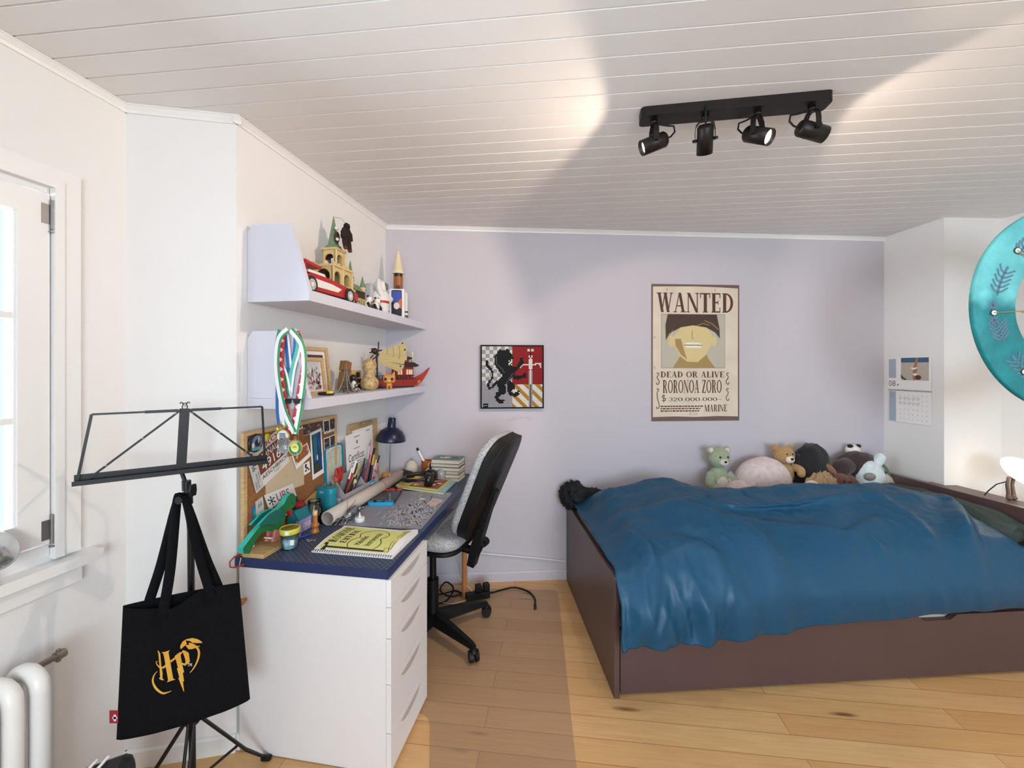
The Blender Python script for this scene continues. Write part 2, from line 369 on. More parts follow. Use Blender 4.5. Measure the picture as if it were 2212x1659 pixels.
run('trim_1', C6, W0, COVE, TRIM); run('trim_2', W0, OD, COVE, TRIM, 0, .02); run('trim_3', OD, PB, COVE, TRIM, .02); run('trim_4', PB, C2, COVE, TRIM); run('trim_5', C2, C3, [(p*.6, CEIL-(CEIL-z)*.6) for p, z in COVE], TRIM, 0, .01); run('trim_6', C3, C4, [(p*.6, CEIL-(CEIL-z)*.6) for p, z in COVE], TRIM, .01)

# ---- window in the left wall: local x runs towards the camera along the wall, local -y... depth off the wall is +n
def W(s, n, z): return W0 + LA*s + LN*n + Vector((0, 0, z))
def wbox(g, s0, s1, n0, n1, z0, z1):
    vs = [W(s, n, z) for z in (z0, z1) for n in (n0, n1) for s in (s0, s1)]
    return g.add(vs, [(0,2,3,1),(4,5,7,6),(0,1,5,4),(2,6,7,3),(0,4,6,2),(1,3,7,5)], False)
def window(name, h, nsash, bars, sill=True):
    s0, s1, z0, z1 = h
    g = G(TRIM)                                                    # casing round the opening
    for a, b in ((s0-.058, s0+.012), (s1-.012, s1+.058)): wbox(g, a, b, .0004, .016, z0-.01, z1+.05); 
    wbox(g, s0+.012, s1-.012, .0004, .016, z1-.012, z1+.05)
    for a, b in ((s0-.012, s0+.012), (s1-.012, s1+.012)): wbox(g, a, b, .016, .022, z0-.01, z1+.012)
    wbox(g, s0+.012, s1-.012, .016, .022, z1-.012, z1+.012)
    wbox(g, s0, s0+.014, -.1, .0004, z0, z1); wbox(g, s1-.014, s1, -.1, .0004, z0, z1); wbox(g, s0, s1, -.1, .0004, z1-.03, z1); wbox(g, s0, s1, -.1, .0004, z0, z0+.036)
    root = struct(g.build(name))
    g = G(TRIM); wbox(g, s0-.095, s1+.095, -.02, .055, z0-.05, z0-.018); wbox(g, s0-.06, s1+.06, .0004, .018, z0-.11, z0-.05); wbox(g, s0-.07, s1+.07, .018, .03, z0-.062, z0-.05); g.build('window_sill', root)
    wd = (s1-s0-.036)/nsash
    for k in range(nsash):
        a = s0+.017+k*wd; b = a+wd-.004; c, d = z0+.042, z1-.036; st = .074
        g = G(TRIM)
        for q in ((a, a+st, c, d), (b-st, b, c, d), (a+st, b-st, c, c+.075), (a+st, b-st, d-.072, d)): wbox(g, q[0], q[1], -.035, .008, q[2], q[3])
        for q in ((a+st-.008, a+st+.006, c+.07, d-.066), (b-st-.006, b-st+.008, c+.07, d-.066)): wbox(g, q[0], q[1], -.03, .002, q[2], q[3])
        sa = g.build('sash', root)
        g = G(GLASS); wbox(g, a+st, b-st, -.022, -.018, c+.075, d-.072); g.build('pane', sa)
        g = G(TRIM)
        for i in range(1, bars): z = c+.075+(d-.072-c-.075)*i/bars; wbox(g, a+st, b-st, -.03, .0, z-.009, z+.009)
        wbox(g, (a+b)/2-.011, (a+b)/2+.011, -.0295, -.0005, c+.075, d-.072); g.build('muntin', sa)
        if k == 0 and name == 'window_1':
            for z in (c+.04, d-.06):
                g = G(mat('steel', '8A8A8C', .35, .9)); g.cyl(W(a-.004, .012, z-.045), W(a-.004, .012, z+.045), .006, n=10); g.cyl(W(a-.004, .012, z-.055), W(a-.004, .012, z-.05), .008, n=10); wbox(g, a-.003, a+.02, .008, .0095, z-.03, z+.03); g.build('hinge', sa)
    return root
window('window_1', WIN1, 2, 3); window('window_2', WIN2, 2, 3)
# window behind the camera, in the rear wall (local frame of that wall)
rr = (C6-C5).normalized(); rn = Vector((-rr.y, rr.x, 0)); 
g = G(TRIM)
def RW(s, n, z): return C5 + rr*s - rn*n + Vector((0, 0, z))
for s0, s1, z0, z1 in ((1.54, 1.6, .74, 2.16), (3.6, 3.66, .74, 2.16), (1.6, 3.6, .74, .8), (1.6, 3.6, 2.1, 2.16), (2.57, 2.63, .8, 2.1)):
    vs = [RW(s, n, z) for z in (z0, z1) for n in (-.03, .02) for s in (s0, s1)]; g.add(vs, [(0,2,3,1),(4,5,7,6),(0,1,5,4),(2,6,7,3),(0,4,6,2),(1,3,7,5)], False)
wr = struct(g.build('window_3')); g = G(GLASS); g.add([RW(s, -.01, z) for s, z in ((1.6, .8), (3.6, .8), (3.6, 2.1), (1.6, 2.1))], [(0, 1, 2, 3)]); g.build('pane', wr)

# ---- radiator under the window
t = thing('radiator', 'white column radiator on the wall under the window', 'radiator', W(.33, .1, 0), math.atan2(LA.y, LA.x))
RADM = mat('white_radiator_enamel', 'EDEBE8', .3)
for k in range(13):
    g = G(RADM); x = k*.056
    pts = [(x, .045, z) for z in (.10, .25, .40, .55)]+[(x, .045*math.cos(R(a)), .555+.04*math.sin(R(a))) for a in (25, 50, 75, 105, 130, 155)]+[(x, -.045, z) for z in (.55, .40, .25, .10)]+[(x, -.045*math.cos(R(a)), .10-.03*math.sin(R(a))) for a in (30, 60, 120, 150)]
    g.tube(pts, .0215, 14, closed=True); g.build('column', t)
for x in (.112, .56): g = G(RADM); g.box(x-.012, x+.012, -.05, .045, .0, .02); g.box(x-.010, x+.010, -.02, .02, .02, .09); g.build('foot', t)
g = G(mat('brass_valve', '8C8276', .35, .8)); g.cyl((-.062, .0, .592), (-.01, 0, .592), .009, n=10); g.cyl((-.085, 0, .592), (-.062, 0, .592), .013, n=10); g.cyl((-.07, 0, .575), (-.07, 0, .61), .006, n=8); g.build('valve', t)

# ---- chrome mirror on the sill
t = thing('table_mirror', 'small round chrome mirror on the window sill', 'mirror', W(.372, .03, .842), math.atan2(LA.y, LA.x))
Mx = Matrix.Translation((0, .02, .10)) @ Matrix.Rotation(R(-62), 4, 'X')
g = G(CHROME); g.lathe([(.0, .008), (.05, .008), (.056, .0), (.05, -.01), (.0, -.014)], 28, Mx); g.build('mirror_head', t)
g = G(CHROME); g.tube([(0, 0, .0), (0, .0, .05), (0, .012, .09)], .005); g.lathe([(.028, 0), (.028, .004), (.006, .008)], 20); g.build('stand', t)

# ---- black sports bag on the floor
t = thing('sports_bag', 'black sports bag with white stripes on the floor in the left corner', 'bag', (-1.10, 1.1, 0), R(25))
BAGM = mat('black_nylon', '17181C', .6, bump=.3, bscale=40)
g = G(BAGM).box(-.085, .085, -.075, .075, .0, .36, .03); g.v = [Vector((v.x*(1-.18*v.z/.36), v.y*(1-.18*v.z/.36), v.z+(.012*noise.noise(v*9)))) for v in g.v]; g.v = [Vector((v.x, v.y, max(v.z, 0))) for v in g.v]; g.build('body', t)
g = G(WHITEP)
for k in (-.012, .012): g.tube([(-.08+k, -.068, .26), (-.05+k, -.058, .345), (-.02+k, -.02, .368), (.0+k, .04, .37)], .004, 6)
g.build('stripe', t)

# ================================================================== large furniture
DZ = .73                                                           # desk top height
def desk_mat():
    m = mat('navy_desk_laminate', '1F2431', .45); nt = m.node_tree; N = nt.nodes.new; L = nt.links.new; p = nt.nodes['Principled BSDF']
    tc = N('ShaderNodeTexCoord'); acc = None
    for a in (0, 60, 120):                                        # fine triangular line pattern printed on the top
        mp = N('ShaderNodeMapping'); mp.inputs['Rotation'].default_value = (0, 0, R(a+8)); mp.inputs['Scale'].default_value = (1, 1, 1); L(tc.outputs['Object'], mp.inputs[0])
        sx = N('ShaderNodeSeparateXYZ'); L(mp.outputs[0], sx.inputs[0])
        mu = N('ShaderNodeMath'); mu.operation = 'MULTIPLY'; mu.inputs[1].default_value = 62; L(sx.outputs[0], mu.inputs[0])
        fr = N('ShaderNodeMath'); fr.operation = 'FRACT'; L(mu.outputs[0], fr.inputs[0])
        lt = N('ShaderNodeMath'); lt.operation = 'LESS_THAN'; lt.inputs[1].default_value = .09; L(fr.outputs[0], lt.inputs[0])
        if acc is None: acc = lt.outputs[0]
        else:
            mm = N('ShaderNodeMath'); mm.operation = 'MAXIMUM'; L(acc, mm.inputs[0]); L(lt.outputs[0], mm.inputs[1]); acc = mm.outputs[0]
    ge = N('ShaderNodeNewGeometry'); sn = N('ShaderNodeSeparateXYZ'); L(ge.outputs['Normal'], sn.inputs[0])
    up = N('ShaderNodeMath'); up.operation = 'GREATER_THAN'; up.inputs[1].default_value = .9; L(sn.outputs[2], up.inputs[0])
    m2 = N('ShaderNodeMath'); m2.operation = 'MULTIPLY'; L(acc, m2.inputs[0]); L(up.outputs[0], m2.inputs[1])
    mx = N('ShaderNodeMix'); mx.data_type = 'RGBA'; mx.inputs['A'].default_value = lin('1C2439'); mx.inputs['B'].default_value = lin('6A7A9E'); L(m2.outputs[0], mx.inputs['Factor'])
    me_ = N('ShaderNodeMix'); me_.data_type = 'RGBA'; L(up.outputs[0], me_.inputs['Factor']); me_.inputs['A'].default_value = lin('1C2D58'); L(mx.outputs['Result'], me_.inputs['B']); L(me_.outputs['Result'], p.inputs['Base Color'])   # sides bluer than the top: daylight on the edge put into the colour
    return m
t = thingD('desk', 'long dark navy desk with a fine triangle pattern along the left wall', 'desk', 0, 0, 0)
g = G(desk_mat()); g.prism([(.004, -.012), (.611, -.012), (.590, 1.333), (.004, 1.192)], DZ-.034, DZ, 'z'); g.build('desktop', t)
BEECH = mat('beech_rod', 'B9783F', .45)
g = G(BEECH); g.cyl((.560, 1.14, .0), (.560, 1.14, DZ-.034), .016, n=14); g.build('leg', t)
g = G(BEECH); g.cyl((.06, 1.1, .0), (.06, 1.1, DZ-.034), .016, n=14); g.build('leg', t)

t = thingD('drawer_unit', 'white five-drawer unit under the near end of the desk', 'drawer unit', 0, 0, .003)
g = G(CABM); g.box(.018, .602, -.006, .340, .012, .690); g.box(.03, .60, .0, .335, 0, .012); g.build('body', t)
zs = [.690, .592, .482, .321, .150, .014]
for i in range(5):
    g = G(CABM); g.box(.6025, .621, -.006, .340, zs[i+1]+.0012, zs[i]-.0012, .0012); d = g.build('drawer', t)
    zt = zs[i]-.016; pts = [(.235-.0+0, zt), (.085, zt-.004)] ; n = 9
    top = [(.075+.185*k/n, zt-.006) for k in range(n+1)]; bot = [(.075+.185*k/n, zt-.006-.027*math.sin(math.pi*k/n)**.6) for k in range(n+1)][::-1]
    g = G(mat('drawer_pull_shade', 'B9B0AA', .5)); g.prism((top+bot[1:-1]), .6205, .6216, 'x'); g.build('handle', d)  # darker lens in place of a slot, its recess shade put into the colour
KNOB = thing('wall_hook', 'small round wooden knob on the side of the white drawer unit', 'hook', D(.045, -.006, .575), -TH)
g = G(BEECH); g.lathe([(.006, 0), (.006, .012), (.012, .016), (.013, .022), (.008, .028), (0, .029)], 16, Matrix.Rotation(R(90), 4, 'X')); g.build('knob', KNOB)

# ---- shelves
def shelf(name, label, zb):
    t = thingD(name, label, 'shelf', 0, 0, zb)
    g = G(SHELFM); g.prism([(.002, .05), (.266, .05), (.263, 1.255), (.002, 1.192)], 0, .040, 'z'); g.build('board', t)
    g = G(SHELFM); g.prism([(.002, .0405), (.262, .0405), (.184, .300), (.022, .300), (.002, .272)], .052, .072, 'y'); g.build('end_panel', t)
    return t
SZ1, SZ2 = 1.690, 1.278
shelf('wall_shelf', 'upper pale lavender wall shelf carrying the toy castle', SZ1); shelf('wall_shelf', 'lower pale lavender wall shelf carrying photo frames and medals', SZ2)
U, Lo = SZ1+.040, SZ2+.040

# ---- desk chair
t = thing('office_chair', 'black office chair with speckled grey fabric pushed under the desk', 'chair', (-.426, 2.246, .003), R(163))
CH = Matrix.Rotation(-R(163), 4, 'Z')
FAB = mat('speckled_grey_fabric', 'A9AAAE', .9, bump=.4, bscale=160, var=.45, vscale=160)
g = G(BLACKP); g.cyl((0, 0, .07), (0, 0, .14), .035, .03, 20); g.build('hub', t)
LEGA = (30, 102, 174, 246, -42)
for a in LEGA:
    d = CH @ Vector((math.cos(R(a)), math.sin(R(a)), 0)); s = Vector((-d.y, d.x, 0))
    g = G(BLACKP); vs = []
    for r, hw, z0, z1 in ((.02, .028, .065, .125), (.17, .023, .066, .112), (.30, .017, .066, .092), (.325, .015, .066, .085)):
        vs += [d*r-s*hw+Vector((0, 0, z0)), d*r+s*hw+Vector((0, 0, z0)), d*r+s*hw*.6+Vector((0, 0, z1)), d*r-s*hw*.6+Vector((0, 0, z1))]
    fs = [(3, 2, 1, 0), (12, 13, 14, 15)]
    for k in range(3):
        for j in range(4): fs.append((k*4+j, k*4+(j+1) % 4, k*4+4+(j+1) % 4, k*4+4+j))
    g.add(vs, fs, False); leg = g.build('leg', t)
    g = G(BLACKP); c = d*.322+Vector((0, 0, .03)); ax = (s*math.cos(.5)+d*math.sin(.5))
    for k in (-1, 1): g.cyl(c+ax*.006*k, c+ax*.024*k, .029, .026, 20)
    g.cyl(c+Vector((0, 0, .0)), c+Vector((0, 0, .045)), .007, n=10); g.cyl(c-ax*.008, c+ax*.008, .012, n=10); g.sph(c+Vector((0, 0, .018)), (.022, .022, .02), 12); g.build('caster', leg)
g = G(BLACKP); g.cyl((0, 0, .13), (0, 0, .30), .030, .030, 20); g.cyl((0, 0, .30), (0, 0, .50), .018, n=16); g.build('gas_column', t)
g = G(BLACKP); g.box(-.11, .12, -.07, .07, .49, .525, .008); g.tube([(-.08, 0, .50), (-.19, 0, .485), (-.255, 0, .47), (-.275, 0, .52)], [.022, .022, .024, .022], 10); g.build('tilt_mechanism', t)
def rounded(hx, hy, r, n=8):
    o = []
    for cx, cy, a0 in ((hx-r, hy-r, 0), (-hx+r, hy-r, 90), (-hx+r, -hy+r, 180), (hx-r, -hy+r, 270)):
        for k in range(n+1): a = R(a0+90*k/n); o.append((cx+r*math.cos(a), cy+r*math.sin(a)))
    return o
def pad(g, out, z0, z1, rnd, fn=None, top=None):
    """cushion: rounded outline lofted with soft edges; fn maps (x, y, z) to place"""
    fn = fn or (lambda x, y, z: Vector((x, y, z))); rings = []; n = len(out); h = z1-z0
    for q, ins in ((0, rnd), (.12, rnd*.45), (.3, 0), (.7, 0), (.88, rnd*.4), (1, rnd)):
        rings.append([fn(x*(1-ins/max(abs(x)+abs(y), .05)), y*(1-ins/max(abs(x)+abs(y), .05)), z0+h*q) for x, y in out])
    inner = [[fn(x*k, y*k, z1+h*.15*(1-k)) for x, y in out] for k in (.8, .5, .2)]; rings += inner
    vs = [p for r in rings for p in r]; fs = []
    for k in range(len(rings)-1):
        for i in range(n): fs.append((k*n+i, k*n+(i+1) % n, (k+1)*n+(i+1) % n, (k+1)*n+i))
    fs += [tuple(range(n-1, -1, -1)), tuple(range((len(rings)-1)*n, len(rings)*n))]
    g.add(vs, fs, True)
SEATF = lambda x, y, z: Vector((x+.005, y, z-.018*max(0, (x-.15)/.08)**2))
g = G(FAB); pad(g, rounded(.235, .235, .09), .545, .605, .03, SEATF); g.build('seat', t)
g = G(BLACKP); pad(g, rounded(.232, .232, .09), .523, .548, .02, SEATF); g.build('seat_pan', t)
def BACKF(x, y, z):
    """x across, y up the back (0..), z thickness towards the sitter"""
    q = (y+.30)/.60
    hx = -.228-.188*q-.035*math.sin(q*2.6)+.03*(1-abs(2*q-1))+.55*x*x*(.6)
    return Vector((hx+z*.93, x, .585+q*.50+z*.33))
def backout(k=1):
    o = []
    for x, y in rounded(.225*k, .30*k, .11, 8): q = min(1, max(0, (y+.3)/.6)); o.append((x*(.78+.30*math.sin(q*2.3)-.30*max(0, q-.5)), y))
    return o
g = G(FAB); pad(g, backout(), .012, .058, .02, BACKF); g.build('backrest_cushion', t)
g = G(BLACKP); pad(g, backout(1.0), -.035, .016, -.004, BACKF); g.build('backrest_shell', t)
g = G(BLACKP); vs = []
for x, z, hw, th in ((-.215, .40, .030, .018), (-.240, .50, .035, .022), (-.30, .68, .035, .016), (-.345, .80, .03, .012)): vs += [Vector((x-th-.012, -hw, z)), Vector((x-th-.012, hw, z)), Vector((x+th-.012, hw, z+.01)), Vector((x+th-.012, -hw, z+.01))]
g.add(vs, [(3, 2, 1, 0), (12, 13, 14, 15)]+[(k*4+j, k*4+(j+1) % 4, k*4+4+(j+1) % 4, k*4+4+j) for k in range(3) for j in range(4)], False)
g.cyl((-.28, -.05, .60), (-.28, .05, .60), .012, n=12); g.build('back_upright', t)
g = G(BLACKP); g.cyl((-.27, -.045, .50), (-.27, -.085, .50), .02, .024, 14); g.build('knob', t)

# ---- clear mat under the chair
t = thing('chair_mat', 'smoky clear plastic floor mat under the office chair', 'mat', (-.2, 2.0, 0), 0)
def qd(p, r, n=6):
    """polygon with rounded corners"""
    o = []; k = len(p)
    for i in range(k):
        a, b, c = Vector(p[i-1]), Vector(p[i]), Vector(p[(i+1) % k]); u = (a-b).normalized(); v = (c-b).normalized()
        for j in range(n+1): s = j/n; o.append(tuple((b+u*r)*(1-s)**2+b*2*s*(1-s)+(b+v*r)*s*s))
    return o
g = G(sheer('smoky_clear_vinyl', 'F3EFE9', .08, .35, .075)); g.prism(qd([(-.53, .71), (-.53, -.2), (-.14, -.28), (-.03, -.86), (.412, -.86), (.497, .695)], .05), .0006, .0024, 'z'); g.build('sheet', t)

# ---- bed
BEDM = mat('dark_plum_lacquer', '55403F', .38, var=.05, vscale=3)
t = thing('bed', 'dark plum single bed with a wide drawer under it', 'bed', FB, AB)
g = G(BEDM); g.box(0, .024, -.012, 1.0, .0, .525, .002); g.build('footboard', t)
g = G(BEDM); g.box(.026, 2.15, .0, .02, .306, .50); g.build('side_rail', t)
g = G(BEDM); g.box(2.15, 2.185, -.005, 1.03, .0, .728, .002); hb = g.build('headboard', t)
g = G(BEDM); g.box(2.19, 2.40, .03, .70, .66, .70); g.box(2.19, 2.40, .03, .05, 0, .66); g.build('ledge', hb)
g = G(BEDM); g.box(.026, 2.15, .98, 1.0, .1, .5); g.build('back_rail', t)
n1, n2 = .40, 1.42
out = [(.030, .012), (2.145, .012), (2.145, .292)]
for a in (1.43, .40): out += [(a+.20, .292), (a+.165, .268), (a+.035, .268), (a, .292)]
out += [(.030, .292)]
g = G(BEDM); g.prism(out, -.004, .016, 'y'); dr = g.build('drawer', t)
g = G(mat('pale_drawer_inside', 'CDB9AE', .6)); g.box(.05, 2.12, .03, .9, .03, .25); g.box(.05, 2.12, .026, .03, .24, .285); g.build('drawer_box', dr)
g = G(WHITEP); g.box(.028, 2.148, .022, .975, .30, .52, .03); m_ = g.build('mattress', t)

# ---- duvet
DUV = mat('teal_blue_duvet', '0B4868', .45, bump=.10, bscale=70, spec=.4)
def sst(a, b, x): x = min(1, max(0, (x-a)/(b-a))); return x*x*(3-2*x)
def ridged(p, q=0.0): return 1-abs(noise.noise(p))*2
def cat(P, u):
    n = len(P)-1; x = min(n-1e-6, max(0, u*n)); i = int(x); f = x-i
    a, b, c, d = P[max(i-1, 0)], P[i], P[i+1], P[min(i+2, n)]
    return tuple(.5*(2*b[k]+(c[k]-a[k])*f+(2*a[k]-5*b[k]+4*c[k]-d[k])*f*f+(3*b[k]-a[k]-3*c[k]+d[k])*f**3) for k in range(len(b)))
def interp(tab, x):
    for (a, va), (b, vb) in zip(tab, tab[1:]):
        if x <= b: return va+(vb-va)*sst(a, b, x) if x > a else va
    return tab[-1][1]
def bl(px, py, z=.72):
    p = atZ(px, py, z)-FB; return (p.x*math.cos(AB)+p.y*math.sin(AB), -p.x*math.sin(AB)+p.y*math.cos(AB))
FOLDS = [([bl(*q) for q in pts], h, w_) for pts, h, w_ in (
    ([(1300, 1085), (1450, 1090), (1620, 1120), (1720, 1155), (1830, 1205), (1900, 1240)], .026, .055), ([(1480, 1060), (1600, 1072), (1740, 1066), (1870, 1072), (1990, 1110), (2040, 1135)], .020, .04),
    ([(1560, 1100), (1700, 1112), (1830, 1120), (1900, 1104), (2000, 1122)], .016, .035), ([(1850, 1085), (1950, 1105), (2030, 1130)], .014, .025), ([(2010, 1058), (2070, 1090), (2115, 1140), (2125, 1190)], .035, .035),
    ([(2050, 1080), (2105, 1120), (2150, 1170), (2165, 1215)], .030, .03), ([(1240, 1062), (1330, 1050), (1480, 1052), (1620, 1058)], .018, .04), ([(1850, 1112), (1940, 1140), (2010, 1168)], .014, .025),
    ([(1420, 1120), (1540, 1140), (1640, 1180), (1700, 1215)], .018, .04), ([(1960, 1150), (2020, 1190), (2060, 1235)], .016, .03), ([(1330, 1100), (1400, 1130), (1440, 1170)], .014, .025), ([(1500, 1170), (1560, 1165), (1640, 1185)], .012, .02))]
def folds(s, y):
    t_ = 0
    for L, h, w_ in FOLDS:
        for i in range(len(L)-1):
            (x0, y0), (x1, y1) = L[i], L[i+1]; dx, dy = x1-x0, y1-y0; l2 = dx*dx+dy*dy; k = ((s-x0)*dx+(y-y0)*dy)/l2
            if -.02 <= k <= 1.02:
                d = ((s-x0)*dy-(y-y0)*dx)/math.sqrt(l2)
                if abs(d) < 3*w_:
                    e = (i+k)/(len(L)-1); e = math.sin(math.pi*min(1, max(0, e)))**.6; ww = w_*(.65 if d < 0 else 1.6); t_ = max(t_, 1.5*h*e*math.exp(-(d/ww)**2)); 
    return t_
def duvet(a, b):
    """a along the bed 0..1, b from the wall side over the front edge 0..1"""
    s = .012+2.03*a
    edge = interp([(0, .258), (.06, .262), (.2, .268), (.32, .285), (.55, .315), (.8, .335), (.93, .345), (1, .46)], a)
    hill = interp([(0, .0), (.10, .6), (.22, .95), (.45, .9), (.6, 1.0), (.86, 1.0), (.95, .75), (1, .12)], a)
    back = interp([(0, .90), (.12, .90), (.25, .86), (.36, .67), (.5, .66), (.6, .68), (.8, .72), (1, .70)], a)
    P = [(back+.02, .535), (back, .565+.02*hill), (back-.06, .57+.115*hill), (back-.20, .575+.175*hill), (back-.38, .57+.180*hill), (.26, .56+.155*hill), (.10, .55+.105*hill), (.01, .54+.05*hill), (-.045-.02*hill, .47+.0*hill), (-.06-.012*hill, .39), (-.052-.005*hill, edge)]
    y, z = cat(P, b)
    dn = sst(.62, .95, b)
    # long soft folds across the bed and hanging creases at the front
    q = Vector((s*1.15+y*.9, y*3.0-s*.55, .3)); f = ridged(q)*.020+ridged(q*2.3+Vector((3, 1, 0)))*.009-.014
    q2 = Vector((s*1.2-y*2.2, s*2.2+y*.8, 5.3)); f += max(0, ridged(q2)-.55)*.035
    f = f*.55+folds(s, y)+.007*noise.noise(Vector((s*9+y*6, y*17-s*5, 2)))+.004*ridged(Vector((s*16-y*9, y*22+s*8, 7)))
    z += f*(1-dn)*(.35+.65*sst(0, .15, b))*sst(0, .06, a)
    left = 1-sst(.15, .42, a)
    cr = ridged(Vector((s*5.2+.6*z+noise.noise(Vector((s*3, z*4, 2)))*.5, z*.9, 9)))*.5+ridged(Vector((s*11+z*2.5, z*2.0, 4)))*.38+left*ridged(Vector((s*21-z*7, z*6.0, 14)))*.16
    y -= dn*(cr*(.013+.052*left)-.004)+dn*left*.01
    fr = noise.noise(Vector((s*6, 0, 3)))*.012*sst(.85, 1, b); z += fr
    rd = sst(.86, 1.0, a); s -= .05*rd*(1-math.sin(min(1, b*1.15)*math.pi))*.4
    s += .03*rd*ridged(Vector((z*6+y*7, y*3, 1)))
    if a < .06: s += .01*noise.noise(Vector((y*9, z*9, 0)))
    return Vector((s, y, z))
t = thing('duvet', 'rumpled teal blue duvet spread over the bed', 'duvet', FB, AB)
g = G(DUV); g.grid(duvet, 190, 130); 
def hemf(k):
    return [duvet(i/190, 1) for i in range(191)]
o = g.build('cover', t); sd = o.modifiers.new('thickness', 'SOLIDIFY'); sd.thickness = .012; sd.offset = -1
# ---- pillow and dark cloth
def blob(g, c, r, amp, fr, n=40, seed=0, sq=2.0, rot=None):
    """crumpled cushion-like lump"""
    c = Vector(c); rm = rot.to_matrix() if rot else None
    def f(i, j):
        a = 2*math.pi*i; ph = math.pi*j; d = Vector((math.sin(ph)*math.cos(a), math.sin(ph)*math.sin(a), math.cos(ph)))
        k = (abs(d.x)**sq+abs(d.y)**sq+abs(d.z)**sq)**(-1/sq); k *= 1+amp*(ridged(d*fr+Vector((seed, 0, 0)))-.5)+amp*.5*(ridged(d*fr*2.3+Vector((0, seed, 0)))-.5)
        p = Vector((d.x*k*r[0], d.y*k*r[1], d.z*k*r[2])); return c+(rm @ p if rm else p)
    g.grid(f, n, n//2, True, True); return g
t = thing('pillow', 'dark grey green pillow against the headboard of the bed', 'pillow', BD(2.07, .45, .53), AB)
g = G(mat('dark_grey_green_cotton', '39443F', .8)); blob(g, (0, 0, .085), (.10, .36, .085), .10, 2.2, 48, 3, 3.0); g.build('pillow_cover', t)
t = thing('dark_garment', 'crumpled black garment on the back corner of the bed', 'garment', BD(.03, .93, .535), AB)
g = G(mat('black_cotton', '15161B', .85)); blob(g, (0, 0, .06), (.085, .10, .085), .35, 2.4, 48, 8); blob(g, (.12, .01, .055), (.10, .07, .045), .3, 2.6, 36, 2); g.build('cloth', t)

# ================================================================== ceiling spotlight bar
FX = Vector((.782, 1.487, CEIL)); FR = -R(8.7)
t = thing('ceiling_spotlight', 'black bar of four adjustable spotlights on the white board ceiling', 'ceiling light', FX, FR)
BRZ = mat('black_bronze_metal', '1E1714', .45, .4)
g = G(BRZ); g.prism(qd([(-.315, -.036), (.315, -.036), (.315, .036), (-.315, .036)], .02), -.034, -.0005, 'z'); g.build('bar', t)
BULB = mat('lit_bulb', 'FFF6E8', .4, emit='FFE9CC', estr=22)
HEADS = [(-.265, (-.93, -.10, -.36), 0, 142, 1.8), (-.088, (.14, .62, -.80), 90, 110, .8), (.088, (.58, -.62, -.52), 40, 110, .8), (.262, (.95, .16, -.26), 0, 130, 1.1)]
for hx, d, yaw, cone, k in HEADS:
    d = Vector(d).normalized(); c = Vector((hx, 0, -.118))
    a = Vector((-d.y, d.x, 0)).normalized()                         # yoke axis, level
    q = d.to_track_quat('Z', 'Y').to_matrix().to_4x4(); M = Matrix.Translation(c) @ q
    g = G(BRZ); g.lathe([(0, -.047), (.022, -.047), (.0275, -.040), (.0275, .048), (.0255, .048), (.0255, .018), (.014, .004), (0, .004)], 28, M); h = g.build('spot_head', t)
    g = G(BULB); g.lathe([(0, .034), (.024, .034), (.024, .022)], 24, M); g.build('bulb', h)
    g = G(BRZ); g.cyl((hx, 0, -.034), (hx, 0, -.048), .012, n=14)
    pts = [c+a*.034*sg+Vector((0, 0, zz)) for sg, zz in ((-1, -.006), (-1, .03), (-.9, .052), (-.5, .068), (.5, .068), (.9, .052), (1, .03), (1, -.006))]
    vs = []
    for p in pts: e = a.cross(Vector((0, 0, 1))).normalized()*.009; vs += [p-e, p+e]
    g.add(vs, [(2*i, 2*i+1, 2*i+3, 2*i+2) for i in range(len(pts)-1)], False)
    g.cyl(c-a*.042, c-a*.027, .005, n=10); g.cyl(c+a*.027, c+a*.042, .005, n=10); y = g.build('yoke', h); sm = y.modifiers.new('thickness', 'SOLIDIFY'); sm.thickness = .002
    g = G(BLACKP); b0 = c-d*.047; g.tube([b0+Vector((0, 0, .0)), b0-d*.018, b0-d*.034+Vector((0, 0, .012)), b0-d*.03+Vector((0, 0, .034)), b0-d*.005+Vector((0, 0, .045)), Vector((hx, 0, -.045))], .0032, 8); g.build('cable', h)
    l = bpy.data.lights.new('spot_lamp', 'SPOT'); l.energy = SPOT_POWER*k; l.color = (1, .80, .63); l.spot_size = R(cone); l.spot_blend = .22; l.shadow_soft_size = .02; l.use_nodes = True; en = l.node_tree.nodes['Emission']; lf = l.node_tree.nodes.new('ShaderNodeLightFalloff'); lf.inputs['Strength'].default_value = 1.0; lf.inputs['Smooth'].default_value = .45; l.node_tree.links.new(lf.outputs['Quadratic'], en.inputs['Strength'])
    lo = bpy.data.objects.new('spot_lamp', l); COL.objects.link(lo); lo.parent = h; lo.location = c+d*.05; lo.rotation_euler = d.to_track_quat('-Z', 'Y').to_euler()

